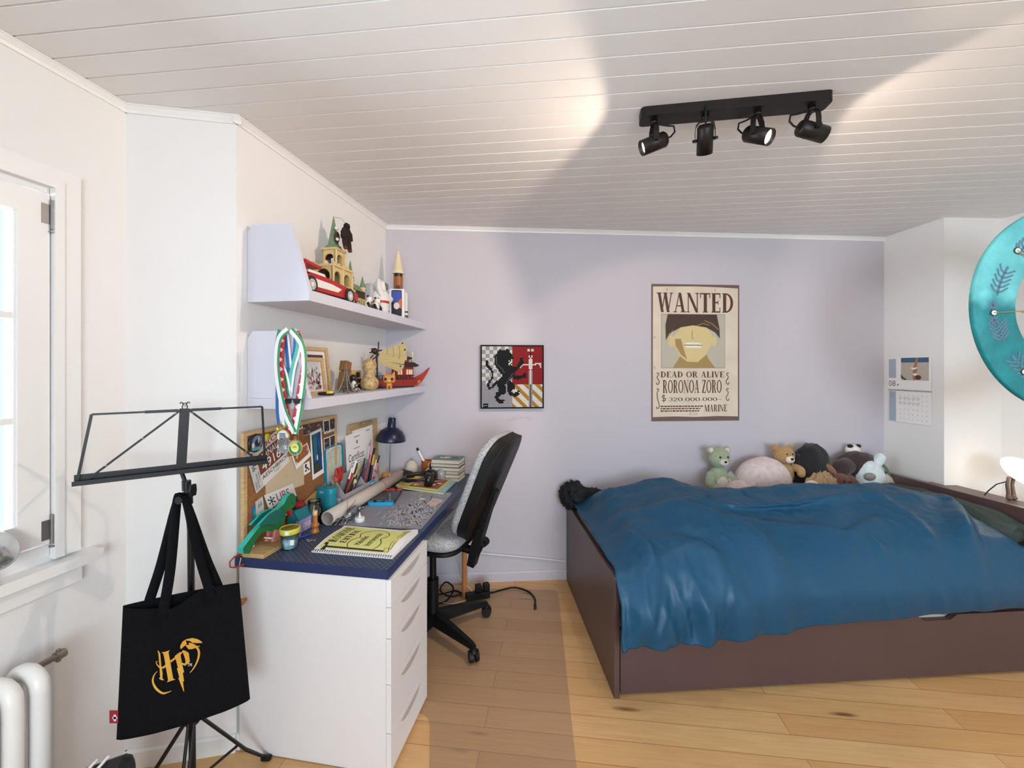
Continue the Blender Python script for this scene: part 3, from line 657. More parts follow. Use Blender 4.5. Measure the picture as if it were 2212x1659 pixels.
# ================================================================== on the walls
BROWN = mat('brown_ink', '5A332B', .7)
def poster():
    TL, TR, BL = B(1.803, .0025, 2.017), B(2.436, .0025, 2.017), B(1.803, .0025, 1.067)
    t, f, asp = sheet('wanted_poster', 'aged wanted poster with a capped portrait on the lavender wall', 'poster', TL, TR, BL, .0015, mat('poster_brown_border', '6E5750', .6), AB)
    p = Print(f); pm = mat('aged_poster_paper', 'DDCEBA', .7, var=.09, vscale=5); pk = mat('poster_portrait_ground', 'BDB5A6', .7)
    p.lay(1).poly([(.014, .03), (.25, .034), (.5, .029), (.75, .034), (.985, .03), (.984, .5), (.986, .975), (.75, .982), (.5, .986), (.25, .984), (.016, .981), (.014, .5)], pm)
    p.lay(2).serif('WANTED', .06, .795, .945, .938, BROWN)
    p.rect(.108, .387, .836, .782, mat('poster_line', '6A5B4C', .7)); p.lay(3).rect(.111, .3895, .833, .7795, pk)
    sk = mat('portrait_tan', 'D9C48F', .7); dk = mat('portrait_brown', '4A352C', .7); sh = mat('portrait_shade', 'A88956', .7)
    # a plain stand-in portrait: head and neck under a dark cap
    p.lay(4).poly([(.24, .39), (.32, .47), (.34, .53), (.60, .53), (.64, .46), (.72, .39)], sh)
    p.lay(5).poly([(.25, .62), (.25, .55), (.31, .48), (.40, .435), (.52, .43), (.61, .48), (.68, .56), (.685, .64), (.6, .70), (.35, .70)], sk)
    p.lay(5).disc(.222, .585, .032, .045, sk); p.disc(.708, .585, .03, .042, sk)
    p.lay(6).poly([(.16, .59), (.20, .64), (.33, .685), (.47, .70), (.62, .685), (.72, .65), (.775, .605), (.77, .68), (.74, .7795), (.18, .7795), (.155, .70)], dk)
    p.lay(7).line([(.60, .735), (.68, .715), (.76, .67)], .006, sh, asp); p.line([(.5, .695), (.58, .715), (.66, .70)], .005, sh, asp); p.line([(.19, .62), (.24, .665)], .004, sh, asp)
    p.lay(6).poly([(.35, .56), (.41, .575), (.53, .575), (.59, .555), (.55, .535), (.40, .535)], mat('portrait_light', 'EFE6CF', .7))
    p.lay(7).line([(.36, .556), (.58, .554)], .005, dk, asp); p.line([(.46, .66), (.455, .61), (.475, .60)], .006, sh, asp)
    p.lay(6).poly([(.262, .60), (.33, .60), (.36, .53), (.40, .45), (.33, .485), (.27, .55)], sh)
    p.lay(2).serif('DEAD OR ALIVE', .10, .318, .83, .362, BROWN); p.serif('RORONOA ZORO', .125, .205, .80, .30, BROWN)
    p.serif('320.000.000-', .19, .145, .80, .172, INK); p.line([(.115, .15), (.155, .15), (.16, .165), (.125, .168), (.12, .185), (.15, .187)], .005, INK, asp); p.line([(.138, .135), (.138, .195)], .005, INK, asp)
    for i, x1 in enumerate((.585, .56, .54)):
        y = .108-.017*i; x = .10
        random.seed(i)
        while x < x1: d = random.uniform(.015, .04); p.rect(x, y-.005, min(x+d, x1), y+.004, BROWN); x += d+.006
    p.serif('MARINE', .60, .068, .862, .118, BROWN); p.line([(.43, .045), (.515, .045), (.515, .058), (.43, .058), (.43, .045)], .002, BROWN, asp)
    for x, sg in ((.075, 1), (.86, -1)):                            # scroll ornaments
        for y0, y1 in ((.36, .26), (.245, .085 if sg > 0 else .14)):
            pts = [(x-sg*.018, y0-.014), (x-sg*.002, y0-.008), (x+sg*.006, y0-.02), (x-sg*.012, y0-.035), (x-sg*.008, (y0+y1)/2), (x+sg*.012, y1+.03), (x-sg*.002, y1+.008), (x-sg*.02, y1+.012), (x-sg*.016, y1+.022)]
            c = [cat(pts, k/30) for k in range(31)]; p.line(c, .006, BROWN, asp)
    for x, y in ((.17, .972), (.72, .97), (.03, .62), (.03, .4)): p.line([(x, y), (x+.008, y-.02)], .003, BROWN, asp)
    p.build(t)
poster()
def mosaic():
    TL, TR, BL = B(.624, .022, 1.589), B(1.049, .022, 1.589), B(.624, .022, 1.164)
    t = thing('mosaic_picture', 'square brick mosaic picture of a black lion and a sword on the lavender wall', 'picture', B(.8365, .001, 1.164), AB)
    S = .425; g = G(mat('black_abs', '08080A', .6, spec=.2)); g.box(-S/2, S/2, -.022, 0, 0, S); g.build('backing', t)
    g = G(mat('black_abs', '08080A', .6, spec=.2))
    for a in ((-S/2, -S/2+.009, 0, S), (S/2-.009, S/2, 0, S), (-S/2+.009, S/2-.009, 0, .009), (-S/2+.009, S/2-.009, S-.009, S)): g.box(a[0], a[1], -.027, -.0221, a[2], a[3])
    g.build('frame', t)
    K = mat('tile_black', '0A0A0C', .6, spec=.2); Wt = mat('tile_white', 'E8E6E0', .6, spec=.2); Gy = mat('tile_grey', 'A7A2A8', .6, spec=.2); Rd = mat('tile_red', '97151C', .6, spec=.2); Au = mat('tile_gold', 'B9852F', .6, spec=.2); Dg = mat('tile_dark_grey', '56545A', .6, spec=.2)
    P1 = [(545,160),(610,185),(740,160),(790,240),(865,345),(860,390),(750,420),(740,480),(830,560),(940,575),(1000,470),(1030,370),(1110,370),(1080,410),(1110,480),(1040,570),(960,650),(900,700),(890,760),(820,850),(720,960),(660,1000),(690,1040),(680,1200),(600,1230),(540,1250),(510,1300),(560,1350),(660,1355),(630,1420),(520,1440),(450,1370),(430,1280),(460,1180),(520,1160),(510,1080),(450,960),(520,880),(610,780),(500,650),(420,520),(430,430),(400,330),(470,260)]
    P2 = [(880,790),(960,770),(1040,790),(1130,700),(1160,720),(1140,760),(1200,770),(1150,830),(1050,850),(960,890),(860,860)]
    P3 = [(760,900),(830,930),(900,1010),(890,1090),(810,1150),(860,1190),(920,1180),(960,1150),(1020,1150),(990,1180),(1020,1220),(960,1260),(920,1280),(800,1260),(740,1200),(720,1050),(700,980)]
    TAIL = [(250,440),(240,560),(330,610),(380,720),(380,820),(300,930),(260,1010),(300,1070),(370,1060),(420,980),(460,930)]
    def inside(p, P):
        r = False
        for (x0, y0), (x1, y1) in zip(P, P[1:]+P[:1]):
            if (y0 > p[1]) != (y1 > p[1]) and p[0] < (x1-x0)*(p[1]-y0)/(y1-y0)+x0: r = not r
        return r
    def near(p, L, d):
        for (x0, y0), (x1, y1) in zip(L, L[1:]):
            dx, dy = x1-x0, y1-y0; k = max(0, min(1, ((p[0]-x0)*dx+(p[1]-y0)*dy)/(dx*dx+dy*dy)))
            if math.hypot(p[0]-x0-k*dx, p[1]-y0-k*dy) < d: return True
        return False
    g = G(K, Wt, Gy, Rd, Au, Dg); N = 48; c = (S-.018)/N
    for j in range(N):
        for i in range(N):
            p = (125+29.7*(i+.5), 95+29.8*(j+.5)); x, y = p
            if x < 840 and y < 990: m = Wt if ((i//3)+(j//3)) % 2 == 0 else Gy
            elif y < 990: m = Rd
            elif x < 840: m = Gy
            else: m = Au if ((i-j+60) % 9) < 4 else Wt
            if 1228 < x < 1312 and 660 < y: m = Gy if x < 1258 or x > 1285 else (Dg if y > 1000 else Wt)
            elif near(p, [(1270, 400), (1270, 620)], 32): m = Wt
            elif near(p, [(1030, 590), (1090, 530), (1270, 525), (1490, 500)], 16) or near(p, [(1490, 500), (1500, 590)], 18): m = Wt
            elif near(p, [(1225, 190), (1310, 190)], 28) or near(p, [(1235, 330), (1300, 330)], 22): m = Wt if abs(x-1268) > 20 else Rd
            elif near(p, [(1270, 260), (1270, 400)], 14): m = K
            if inside(p, P1) or inside(p, P2) or inside(p, P3) or near(p, TAIL, 27): m = K
            if near(p, [(465, 340), (480, 520), (580, 600), (650, 710)], 13) or near(p, [(850, 740), (690, 980)], 14): m = Dg
            if 750 < x < 840 and 420 < y < 540 and not inside(p, P2): m = Wt if (i+j) % 3 else K
            if y > 1440 and 150 < x < 280: m = K
            g.use(m); x0 = -S/2+.009+c*i+c*.08; z1 = S-.009-c*j-c*.08; e = c*.84
            g.add([(x0, -.0245, z1-e), (x0+e, -.0245, z1-e), (x0+e, -.0245, z1), (x0, -.0245, z1), (x0, -.022, z1-e), (x0+e, -.022, z1-e), (x0+e, -.022, z1), (x0, -.022, z1)], [(0, 1, 2, 3), (0, 4, 5, 1), (1, 5, 6, 2), (2, 6, 7, 3), (3, 7, 4, 0)], False)
    g.build('mosaic_tiles', t)
    g = G(Wt)
    for k, pts in enumerate(([(0, 0), (.006, .006), (.009, .002), (.014, .007), (.02, .003), (.028, .007)],)):
        g.tube([(-S/2+.018+a, -.0248, .016+b) for a, b in pts], .0011, 6)
    g.build('signature', t)
mosaic()
g = G(mat('grey_scuff', 'A9A4AE', .8))
def scuff():
    # faint rubbed marks on the wall paint left of the poster
    t = thing('wall_scuff', 'faint grey scuff mark on the lavender wall below the mosaic picture', 'scuff mark', B(.79, .0006, 1.09), AB); random.seed(3); f = lambda x, y, h: Vector((x, -.0003-h, y)); p = Print(f)
    for i in range(26): x, y = random.uniform(0, .16), random.gauss(0, .008); p.line([(x, y), (x+random.uniform(.01, .04), y+random.uniform(-.004, .005))], .0009, mat('grey_scuff', 'A9A4AE', .8))
    p.build(t, 'mark')
scuff()

# ---- calendar on the pier
AR = math.atan2((C3-C2).y, (C3-C2).x); PRD = (C3-C2).normalized(); PRN = Vector((PRD.y, -PRD.x, 0))
def PR(s, d, z): return C2+PRD*s+PRN*d+Vector((0, 0, z))
TL, TR, BL = PR(.032, .003, 1.508), PR(.328, .003, 1.508), PR(.032, .003, 1.285)
t, f, asp = sheet('wall_calendar', 'white spiral wall calendar with a beach photo on the narrow right wall', 'calendar', TL, TR, BL, .002, PAPER, AR, part='picture_page')
p = Print(f); BG = mat('calendar_blue_grey', 'A9B4BF', .7)
p.rect(.03, .36, .21, .96, BG); p.rect(.33, .30, .95, .985, mat('beach_sand_print', 'B9AFA2', .6)); p.lay(2).rect(.33, .84, .95, .985, mat('sea_print', '3F6079', .6))
sk = mat('skin_print', 'A9765E', .6); p.lay(3).poly([(.60, .55), (.63, .75), (.68, .985), (.73, .985), (.70, .75), (.70, .62), (.69, .48), (.62, .48)], sk)
p.lay(4).poly([(.56, .66), (.62, .62), (.70, .66), (.70, .70), (.62, .67), (.58, .70)], mat('white_print', 'F0EFEE', .6)); p.poly([(.60, .50), (.70, .52), (.70, .46), (.64, .44)], mat('white_print', 'F0EFEE', .6))
p.lay(3).disc(.72, .39, .07, .07, mat('hair_print', '5A3222', .6)); p.poly([(.33, .5), (.36, .42), (.47, .31), (.42, .305), (.33, .38)], mat('shadow_print', '25303C', .6)); p.poly([(.6, .45), (.68, .45), (.66, .305), (.61, .305)], sk)
p.lay(1).text('08', .03, .10, .20, .28, mat('calendar_grey_ink', '6E7076', .7))
p.line([(.24, .12), (.27, .17), (.24, .16)], .02, mat('calendar_grey_ink', '6E7076', .7)); p.build(t)
g = G(mat('steel', '8A8A8C', .35, .9))
for k in range(24): x = .01+.285*k/23; c = TL+(TR-TL)*(x/.296); q = Matrix.Rotation(-AR, 3, 'Z') @ (BL+PRD*x+PRN*.003-BL)+Vector((0, 0, -.003)); g.tube([q+Vector((0, -.004*math.cos(R(a)), .006*math.sin(R(a)))) for a in range(0, 360, 60)], .0009, 5, True)
g.build('spiral', t)
Ri = Matrix.Rotation(-AR, 3, 'Z'); g = G(PAPER); L0 = lambda x, z, h: Ri @ (PRD*(.296*x)+PRN*h)+Vector((0, 0, -.008-.215*(1-z)))
g.add([L0(x, y, k) for k in (0.0, .002) for x, y in ((.03, 0), (1, 0), (1, 1), (.03, 1))], [(3, 2, 1, 0), (4, 5, 6, 7), (0, 1, 5, 4), (1, 2, 6, 5), (2, 3, 7, 6), (3, 0, 4, 7)]); g.build('month_page', t)
p = Print(lambda x, y, h: L0(x, y, .002+h)); p.rect(.04, .01, .21, .98, BG); CG = mat('calendar_grey_ink', '6E7076', .7); p.lay(2)
for i in range(15): p.line([(.05, .08+.045*i), (.20, .08+.045*i)], .004, mat('calendar_line', '93A0AC', .7), 1.3)
random.seed(4)
for i in range(7):
    for j in range(6): p.rect(.30+.1*i, .86-.15*j, .32+.1*i, .875-.15*j, CG)
    if i < 5:
        for j in (1, 2): 
            for q in range(3): x = .27+.1*i+random.uniform(0, .02); y = .80-.15*(j-1)-.025*q; p.line([(x, y), (x+.03, y+.01), (x+.05, y-.005), (x+.075, y+.008)], .006, CG, 1.3)
for q in range(6): x = .06; y = .93-.035*q; p.line([(x, y), (x+.05, y+.008), (x+.11, y-.004)], .006, CG, 1.3)
p.build(t, 'print')

# ---- teal ring with cord net, hung from the ceiling over the bed head
RC = Vector((2.464, 1.80, 1.695))
t = thing('hanging_ring', 'large teal painted wooden ring strung with cords at the right edge', 'wall ornament', RC, R(-4))
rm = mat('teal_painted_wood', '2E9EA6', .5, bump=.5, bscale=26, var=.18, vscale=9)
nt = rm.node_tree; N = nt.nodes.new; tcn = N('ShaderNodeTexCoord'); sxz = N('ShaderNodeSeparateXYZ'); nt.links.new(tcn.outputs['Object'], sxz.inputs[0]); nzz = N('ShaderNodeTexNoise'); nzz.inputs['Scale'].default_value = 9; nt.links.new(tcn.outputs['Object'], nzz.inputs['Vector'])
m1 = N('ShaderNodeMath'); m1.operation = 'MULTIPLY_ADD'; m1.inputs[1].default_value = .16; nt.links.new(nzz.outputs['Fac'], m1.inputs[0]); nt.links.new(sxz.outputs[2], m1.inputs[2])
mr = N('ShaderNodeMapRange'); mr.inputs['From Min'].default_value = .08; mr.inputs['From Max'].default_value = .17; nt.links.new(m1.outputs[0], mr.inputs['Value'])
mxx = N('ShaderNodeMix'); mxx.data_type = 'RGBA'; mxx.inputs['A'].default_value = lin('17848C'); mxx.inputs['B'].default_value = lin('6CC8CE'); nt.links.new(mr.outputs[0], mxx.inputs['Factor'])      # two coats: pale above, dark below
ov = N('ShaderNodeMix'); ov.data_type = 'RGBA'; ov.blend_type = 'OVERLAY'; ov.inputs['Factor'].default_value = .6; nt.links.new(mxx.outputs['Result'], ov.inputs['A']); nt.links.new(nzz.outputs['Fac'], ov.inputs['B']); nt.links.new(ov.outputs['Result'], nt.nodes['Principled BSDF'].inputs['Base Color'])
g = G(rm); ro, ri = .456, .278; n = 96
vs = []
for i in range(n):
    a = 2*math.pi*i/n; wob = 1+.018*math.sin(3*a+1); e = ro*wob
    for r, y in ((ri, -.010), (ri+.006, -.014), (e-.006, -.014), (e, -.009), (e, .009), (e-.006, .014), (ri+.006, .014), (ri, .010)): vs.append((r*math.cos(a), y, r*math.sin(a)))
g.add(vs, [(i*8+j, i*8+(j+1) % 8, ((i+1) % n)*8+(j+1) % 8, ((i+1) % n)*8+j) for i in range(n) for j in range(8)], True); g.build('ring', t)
hm = mat('hole_rim', '2A3A3E', .6); g = G(mat('tan_cord', 'A98A58', .8)); HOL = [R(a) for a in range(3, 363, 45)]
pts = []
for k, a in enumerate(HOL):
    p0 = Vector((.372*math.cos(a), -.016, .372*math.sin(a))); pts.append(p0)
for k in range(8): g.tube([pts[k], Vector((.27*math.cos(HOL[k]), -.017, .27*math.sin(HOL[k]))), pts[(k+3) % 8]*.62, pts[(k+3) % 8]*.75], .0022, 6)
g.build('cord', t)
for p0 in pts: g = G(hm); g.cyl(p0+Vector((0, .0015, 0)), p0+Vector((0, .0005, 0)), .0145, n=18); g.use(WHITE); g.cyl(p0+Vector((.003, -.0002, 0)), p0+Vector((.003, .0006, 0)), .0105, n=18); g.build('eyelet', t)
mk = mat('grey_blue_paint', '5F7F96', .7); p = Print(lambda x, y, h: Vector((x, -.0146-h, y)))
def ax(r, a): return (r*math.cos(R(a)), r*math.sin(R(a)))
for a0, a1 in ((150, 171), (188, 203), (125, 140), (215, 235)):
    p.line([ax(.36, a0+(a1-a0)*k/8) for k in range(9)], .010, mk)
    for k in range(1, 6):
        a = a0+(a1-a0)*k/6; p.line([ax(.325, a-3), ax(.345, a+.6), ax(.36, a+1.4), ax(.378, a+.4), ax(.395, a-3)], .007, mk)
for a in (178, 188):
    for b in range(0, 180, 45): c = ax(.372, a); p.line([(c[0]-.022*math.cos(R(b)), c[1]-.022*math.sin(R(b))), (c[0]+.022*math.cos(R(b)), c[1]+.022*math.sin(R(b)))], .006, mk)
p.build(t, 'painted_pattern')
g = G(mat('tan_cord', 'A98A58', .8)); g.cyl((0, 0, .45), (0, 0, CEIL-RC.z-.001), .0022, n=6); g.cyl((0, 0, CEIL-RC.z-.006), (0, 0, CEIL-RC.z-.0005), .01, n=12); g.build('hanging_cord', t)

# ---- lamp with a round glowing head on the headboard ledge
lp = BD(2.262, .40, .70); lp = atZ(2178, 1078, .70); 
t = thing('bedside_lamp', 'small lit table lamp with a round glowing head on the headboard', 'lamp', lp, 0)
LG = mat('warm_led_disc', 'FFF4DE', .4, emit='FFF0D6', estr=4.5); Ml = Matrix.Translation((.075, -.02, .155)) @ Matrix.Rotation(R(40), 4, 'X')
g = G(LG); g.lathe([(0, .008), (.10, .008), (.108, .0), (.10, -.008), (0, -.008)], 36, Ml); hd = g.build('lamp_head', t)
g = G(mat('pale_lamp_ring', 'F5E6C8', .4)); g.lathe([(.036, .0085), (.040, .0095), (.044, .0085)], 30, Ml, True, False); g.build('inner_ring', hd)
FIG = mat('grey_brown_rope', '5A4A42', .8)
for dx in (0, .028):
    g = G(FIG); g.tube([(dx-.014, -.018, .012), (dx-.004, -.006, .014), (dx+.004, .002, .03), (dx-.006, .0, .08), (dx+.002, 0, .12), (.03, -.01, .125)], [.010, .012, .009, .008, .008, .007], 10); g.sph((dx-.012, -.016, .010), (.015, .011, .010), 10); g.build('leg', t)
g = G(FIG); g.tube([(.02, -.01, .12), (.045, -.012, .135), (.07, -.014, .145)], .012, 10); g.build('body', t)
g = G(BLACKP); g.tube([(.02, .01, .10), (-.03, .03, .075), (-.075, .03, .04), (-.10, .03, .012)], .003, 6); g.build('cable', t)
pl = bpy.data.lights.new('lamp_glow', 'POINT'); pl.energy = .6; pl.color = (1, .86, .66); pl.shadow_soft_size = .06
po = bpy.data.objects.new('lamp_glow', pl); COL.objects.link(po); po.parent = t; po.location = (.075, -.09, .20)

# ================================================================== music stand with the tote bag
SB = Vector((-1.022, 1.333, 0))
t = thing('music_stand', 'black folding music stand in the left corner beside the desk', 'music stand', SB, 0)
TA, TB_ = Vector((-1.255, 1.194, 1.11))-SB, Vector((-.868, 1.477, 1.11))-SB; tx = (TB_-TA).normalized(); mid = (TA+TB_)/2
tn = Vector((tx.y, -tx.x, 0))                                      # towards the camera / reader
A2, B2 = Vector((-1.226, 1.216, 1.30))-SB, Vector((-.878, 1.463, 1.30))-SB
g = G(BLACKM); g.cyl((0, 0, .10), (-.006, 0, .92), .0095, n=14); g.cyl((-.005, 0, .88), (-.02, 0, 1.05), .0075, n=14); g.build('pole', t)
top = Vector((-.02, 0, 1.06)); pv = mid+Vector((0, 0, -.012))
g = G(BLACKM); g.cyl((-.019, 0, 1.045), (-.02, 0, 1.075), .0125, n=14); g.cyl(top, pv+Vector((0, 0, .01)), .006, n=12); g.cyl(top+Vector((-.001, -.002, -.02)), top+Vector((.022, -.012, -.015)), .004, n=8); g.build('collar', t)
g = G(BLACKP); g.prism([(-.010, -.018), (.010, -.018), (.013, .0), (.010, .018), (-.010, .018), (-.013, 0)], -.004, .004, 'x'); k_ = Matrix.Translation(top+Vector((.03, -.013, -.012))); g.v = [k_ @ v for v in g.v]; g.build('clamp_knob', t)
g = G(BLACKM); g.cyl((-.015, 0, 1.0), (-.017, 0, 1.04), .014, n=14); g.cyl((-.016, 0, 1.022), (-.016, -.034, 1.022), .005, n=8); g.cyl((-.016, -.034, 1.022), (-.016, -.037, 1.022), .012, n=12); g.build('lower_collar', t)
def bar(g, a, b, wd, th):
    """flat strip between two points lying in the desk plane"""
    a, b = Vector(a), Vector(b); d = (b-a).normalized(); s = d.cross(tn).normalized()*wd/2; n = tn*th/2
    g.add([a-s-n, a+s-n, a+s+n, a-s+n, b-s-n, b+s-n, b+s+n, b-s+n], [(0, 1, 2, 3), (7, 6, 5, 4), (0, 4, 5, 1), (1, 5, 6, 2), (2, 6, 7, 3), (3, 7, 4, 0)], False)
g = G(BLACKM)                                                       # tray: back strip with a lip
for n0, n1, z0, z1 in ((-.002, .002, -.006, .018), (-.002, .028, -.009, -.006), (.025, .028, -.006, .004)):
    vs = []
    for p in (TA, TB_): vs += [p+tn*n0+Vector((0, 0, z0)), p+tn*n1+Vector((0, 0, z0)), p+tn*n1+Vector((0, 0, z1)), p+tn*n0+Vector((0, 0, z1))]
    g.add(vs, [(0, 1, 2, 3), (7, 6, 5, 4), (0, 4, 5, 1), (1, 5, 6, 2), (2, 6, 7, 3), (3, 7, 4, 0)], False)
g.build('tray', t)
ctop = (A2+B2)/2; cb = mid+Vector((0, 0, -.012)); g = G(BLACKM); bar(g, cb, ctop+Vector((0, 0, .005)), .026, .006); cp = g.build('centre_plate', t)
g = G(BLACKM); h0 = ctop+Vector((0, 0, .003))
for sg in (-1, 1): g.tube([h0+tx*sg*q+Vector((0, 0, z)) for q, z in ((.005, 0), (.007, .008), (.004, .016), (.008, .023), (.012, .021), (.011, .017))], .0016, 6)
g.tube([h0+tx*q+Vector((0, 0, .019)) for q in (-.008, .008)], .0013, 6)
for q in (-.003, 0, .003): g.tube([h0+tx*q+Vector((0, 0, .006)), h0+tx*q+Vector((0, 0, .019))], .0007, 4)
g.build('lyre_finial', cp)
for P2_, P0 in ((A2, TA), (B2, TB_)):
    inn = P0+(mid-P0)*.06
    g = G(BLACKM); bar(g, ctop+tn*.005+(P2_-ctop)*.04, P2_+tn*.005, .006, .003); bar(g, ctop+tn*.008+(P2_-ctop)*.45, ctop+tn*.008+(P2_-ctop)*.08, .009, .002); g.build('top_arm', t)
    g = G(BLACKM); bar(g, P2_+tn*.005, P0+(mid-P0)*.03+tn*.005, .007, .003); g.build('side_arm', t)
    g = G(BLACKM); bar(g, ctop+tn*.009+(P2_-ctop)*.05, inn+(mid-inn)*.05+tn*.009, .006, .003); 
    for q in (.05, .42, .8): c = (ctop+(P2_-ctop)*.05)*(1-q)+(inn+(mid-inn)*.05)*q+tn*.0105; g.use(mat('steel', '8A8A8C', .35, .9)); g.sph(c, .0035, 8); g.use(BLACKM)
    g.build('diagonal_arm', t)
hub = Vector((0, 0, .315)); g = G(BLACKP); g.cyl((0, 0, .30), (0, 0, .34), .019, n=14); g.build('hub', t); g = G(BLACKP); g.cyl((0, 0, .095), (0, 0, .12), .016, n=12); g.build('lower_hub', t)
foot0 = D(.132, -.048)-SB; a0 = math.atan2(foot0.y, foot0.x)
for k in range(3):
    a = a0+k*2*math.pi/3; d = Vector((math.cos(a), math.sin(a), 0)); s = Vector((-d.y, d.x, 0))*.008; f_ = d*.225
    g = G(BLACKM)
    for sg in (-1, 1): g.tube([hub+d*.015+s*sg*.9, hub*.30+f_*.70+s*sg*.9-Vector((0, 0, 0))+Vector((0, 0, .0)), f_+s*sg*.2+Vector((0, 0, .014))], .0045, 8)
    g.tube([Vector((0, 0, .108))+d*.012, f_*.60+Vector((0, 0, .40*.315+.004))], .0045, 8); leg = g.build('leg', t)
    g = G(BLACKP); g.cyl(f_-d*.012+Vector((0, 0, .022)), f_+d*.012+Vector((0, 0, .004)), .010, n=12); g.build('rubber_foot', leg)
# ---- tote bag
q00, q10, q01, q11 = atY(252, 1598, 1.15), atY(540, 1510, 1.36), atY(266, 1312, 1.15), atY(517, 1262, 1.36)
bn = (q10-q00).cross(q01-q00).normalized(); BO = (q00+q10)/2; BO = Vector((BO.x, BO.y, BO.z))
BAGF = mat('black_cotton_canvas', '0A0B0F', .9, bump=.4, bscale=220, spec=.15)
t = thing('tote_bag', 'black cotton tote bag with a gold emblem hanging from the music stand', 'bag', BO, 0)
def bagp(a, b, side):
    p = q00*(1-a)*(1-b)+q10*a*(1-b)+q01*(1-a)*b+q11*a*b
    bul = (math.sin(math.pi*min(1, max(0, a)))**.6)*(.016+.012*(1-b))*(1 if side > 0 else .6)
    if side > 0:
        bul += .010*math.exp(-((a-.40+.05*b)/.05)**2)*sst(.45, 1, b)+.006*noise.noise(Vector((a*4, b*5, 1)))*math.sin(math.pi*a)
        p = p+Vector((0, 0, -.014*b**6*math.sin(math.pi*a*2.0)-.012*b**8*math.exp(-((a-.42)/.12)**2)))
    else: p = p+Vector((0, 0, .004*b**6))
    return p+bn*bul*side-BO
g = G(BAGF); g.grid(lambda a, b: bagp(a, b, 1), 40, 36); g.grid(lambda a, b: bagp(a, b, -1), 40, 36); bg = g.build('bag_body', t, False); sd = bg.modifiers.new('thickness', 'SOLIDIFY'); sd.thickness = .0015
kn = SB+Vector((-.016, -.022, 1.024))
def strap(a0, a1, side, lift):
    p0, p1 = bagp(a0, .985, side)+BO, bagp(a1, .985, side)+BO; p0 += bn*.003*side; p1 += bn*.003*side; kk = kn+Vector((0, -.002, lift)); pts = []
    ctl = [p0-Vector((0, 0, .03)), p0, p0*.6+kk*.4+(p0-kk)*.04, kk+Vector((-.014, 0, -.008)), kk+Vector((0, 0, .008)), kk+Vector((.014, 0, -.008)), p1*.6+kk*.4+(p1-kk)*.04, p1, p1-Vector((0, 0, .03))]
    g = G(BAGF); vs = []; K = 48
    for i in range(K+1):
        p = Vector(cat([tuple(c) for c in ctl], i/K)); wdt = .0125*(1-.45*math.exp(-((i/K-.5)/.1)**2)); e = (q10-q00).normalized()*wdt*(1 if i/K < .5 else 1)
        if abs(i/K-.5) < .08: e = bn*wdt*.8
        vs += [p-e-BO, p+e-BO]
    g.add(vs, [(2*i, 2*i+1, 2*i+3, 2*i+2) for i in range(K)], True); o = g.build('handle', t, False); sd = o.modifiers.new('thickness', 'SOLIDIFY'); sd.thickness = .003
strap(.31, .70, 1, .004); strap(.20, .80, -1, .0)
g = G(mat('dark_red_label', '8C1A2B', .7)); q = bagp(0, .16, 1); g.box(q.x-.022, q.x+.002, q.y-.001, q.y+.001, q.z-.012, q.z+.022); lb = g.build('label', t)
g = G(mat('label_white', 'D9C9CC', .7)); g.box(q.x-.010, q.x-.003, q.y-.0018, q.y-.0011, q.z-.006, q.z+.012); g.box(q.x-.013, q.x+.0, q.y-.0018, q.y-.0011, q.z-.0, q.z+.006); g.build('mark', lb)
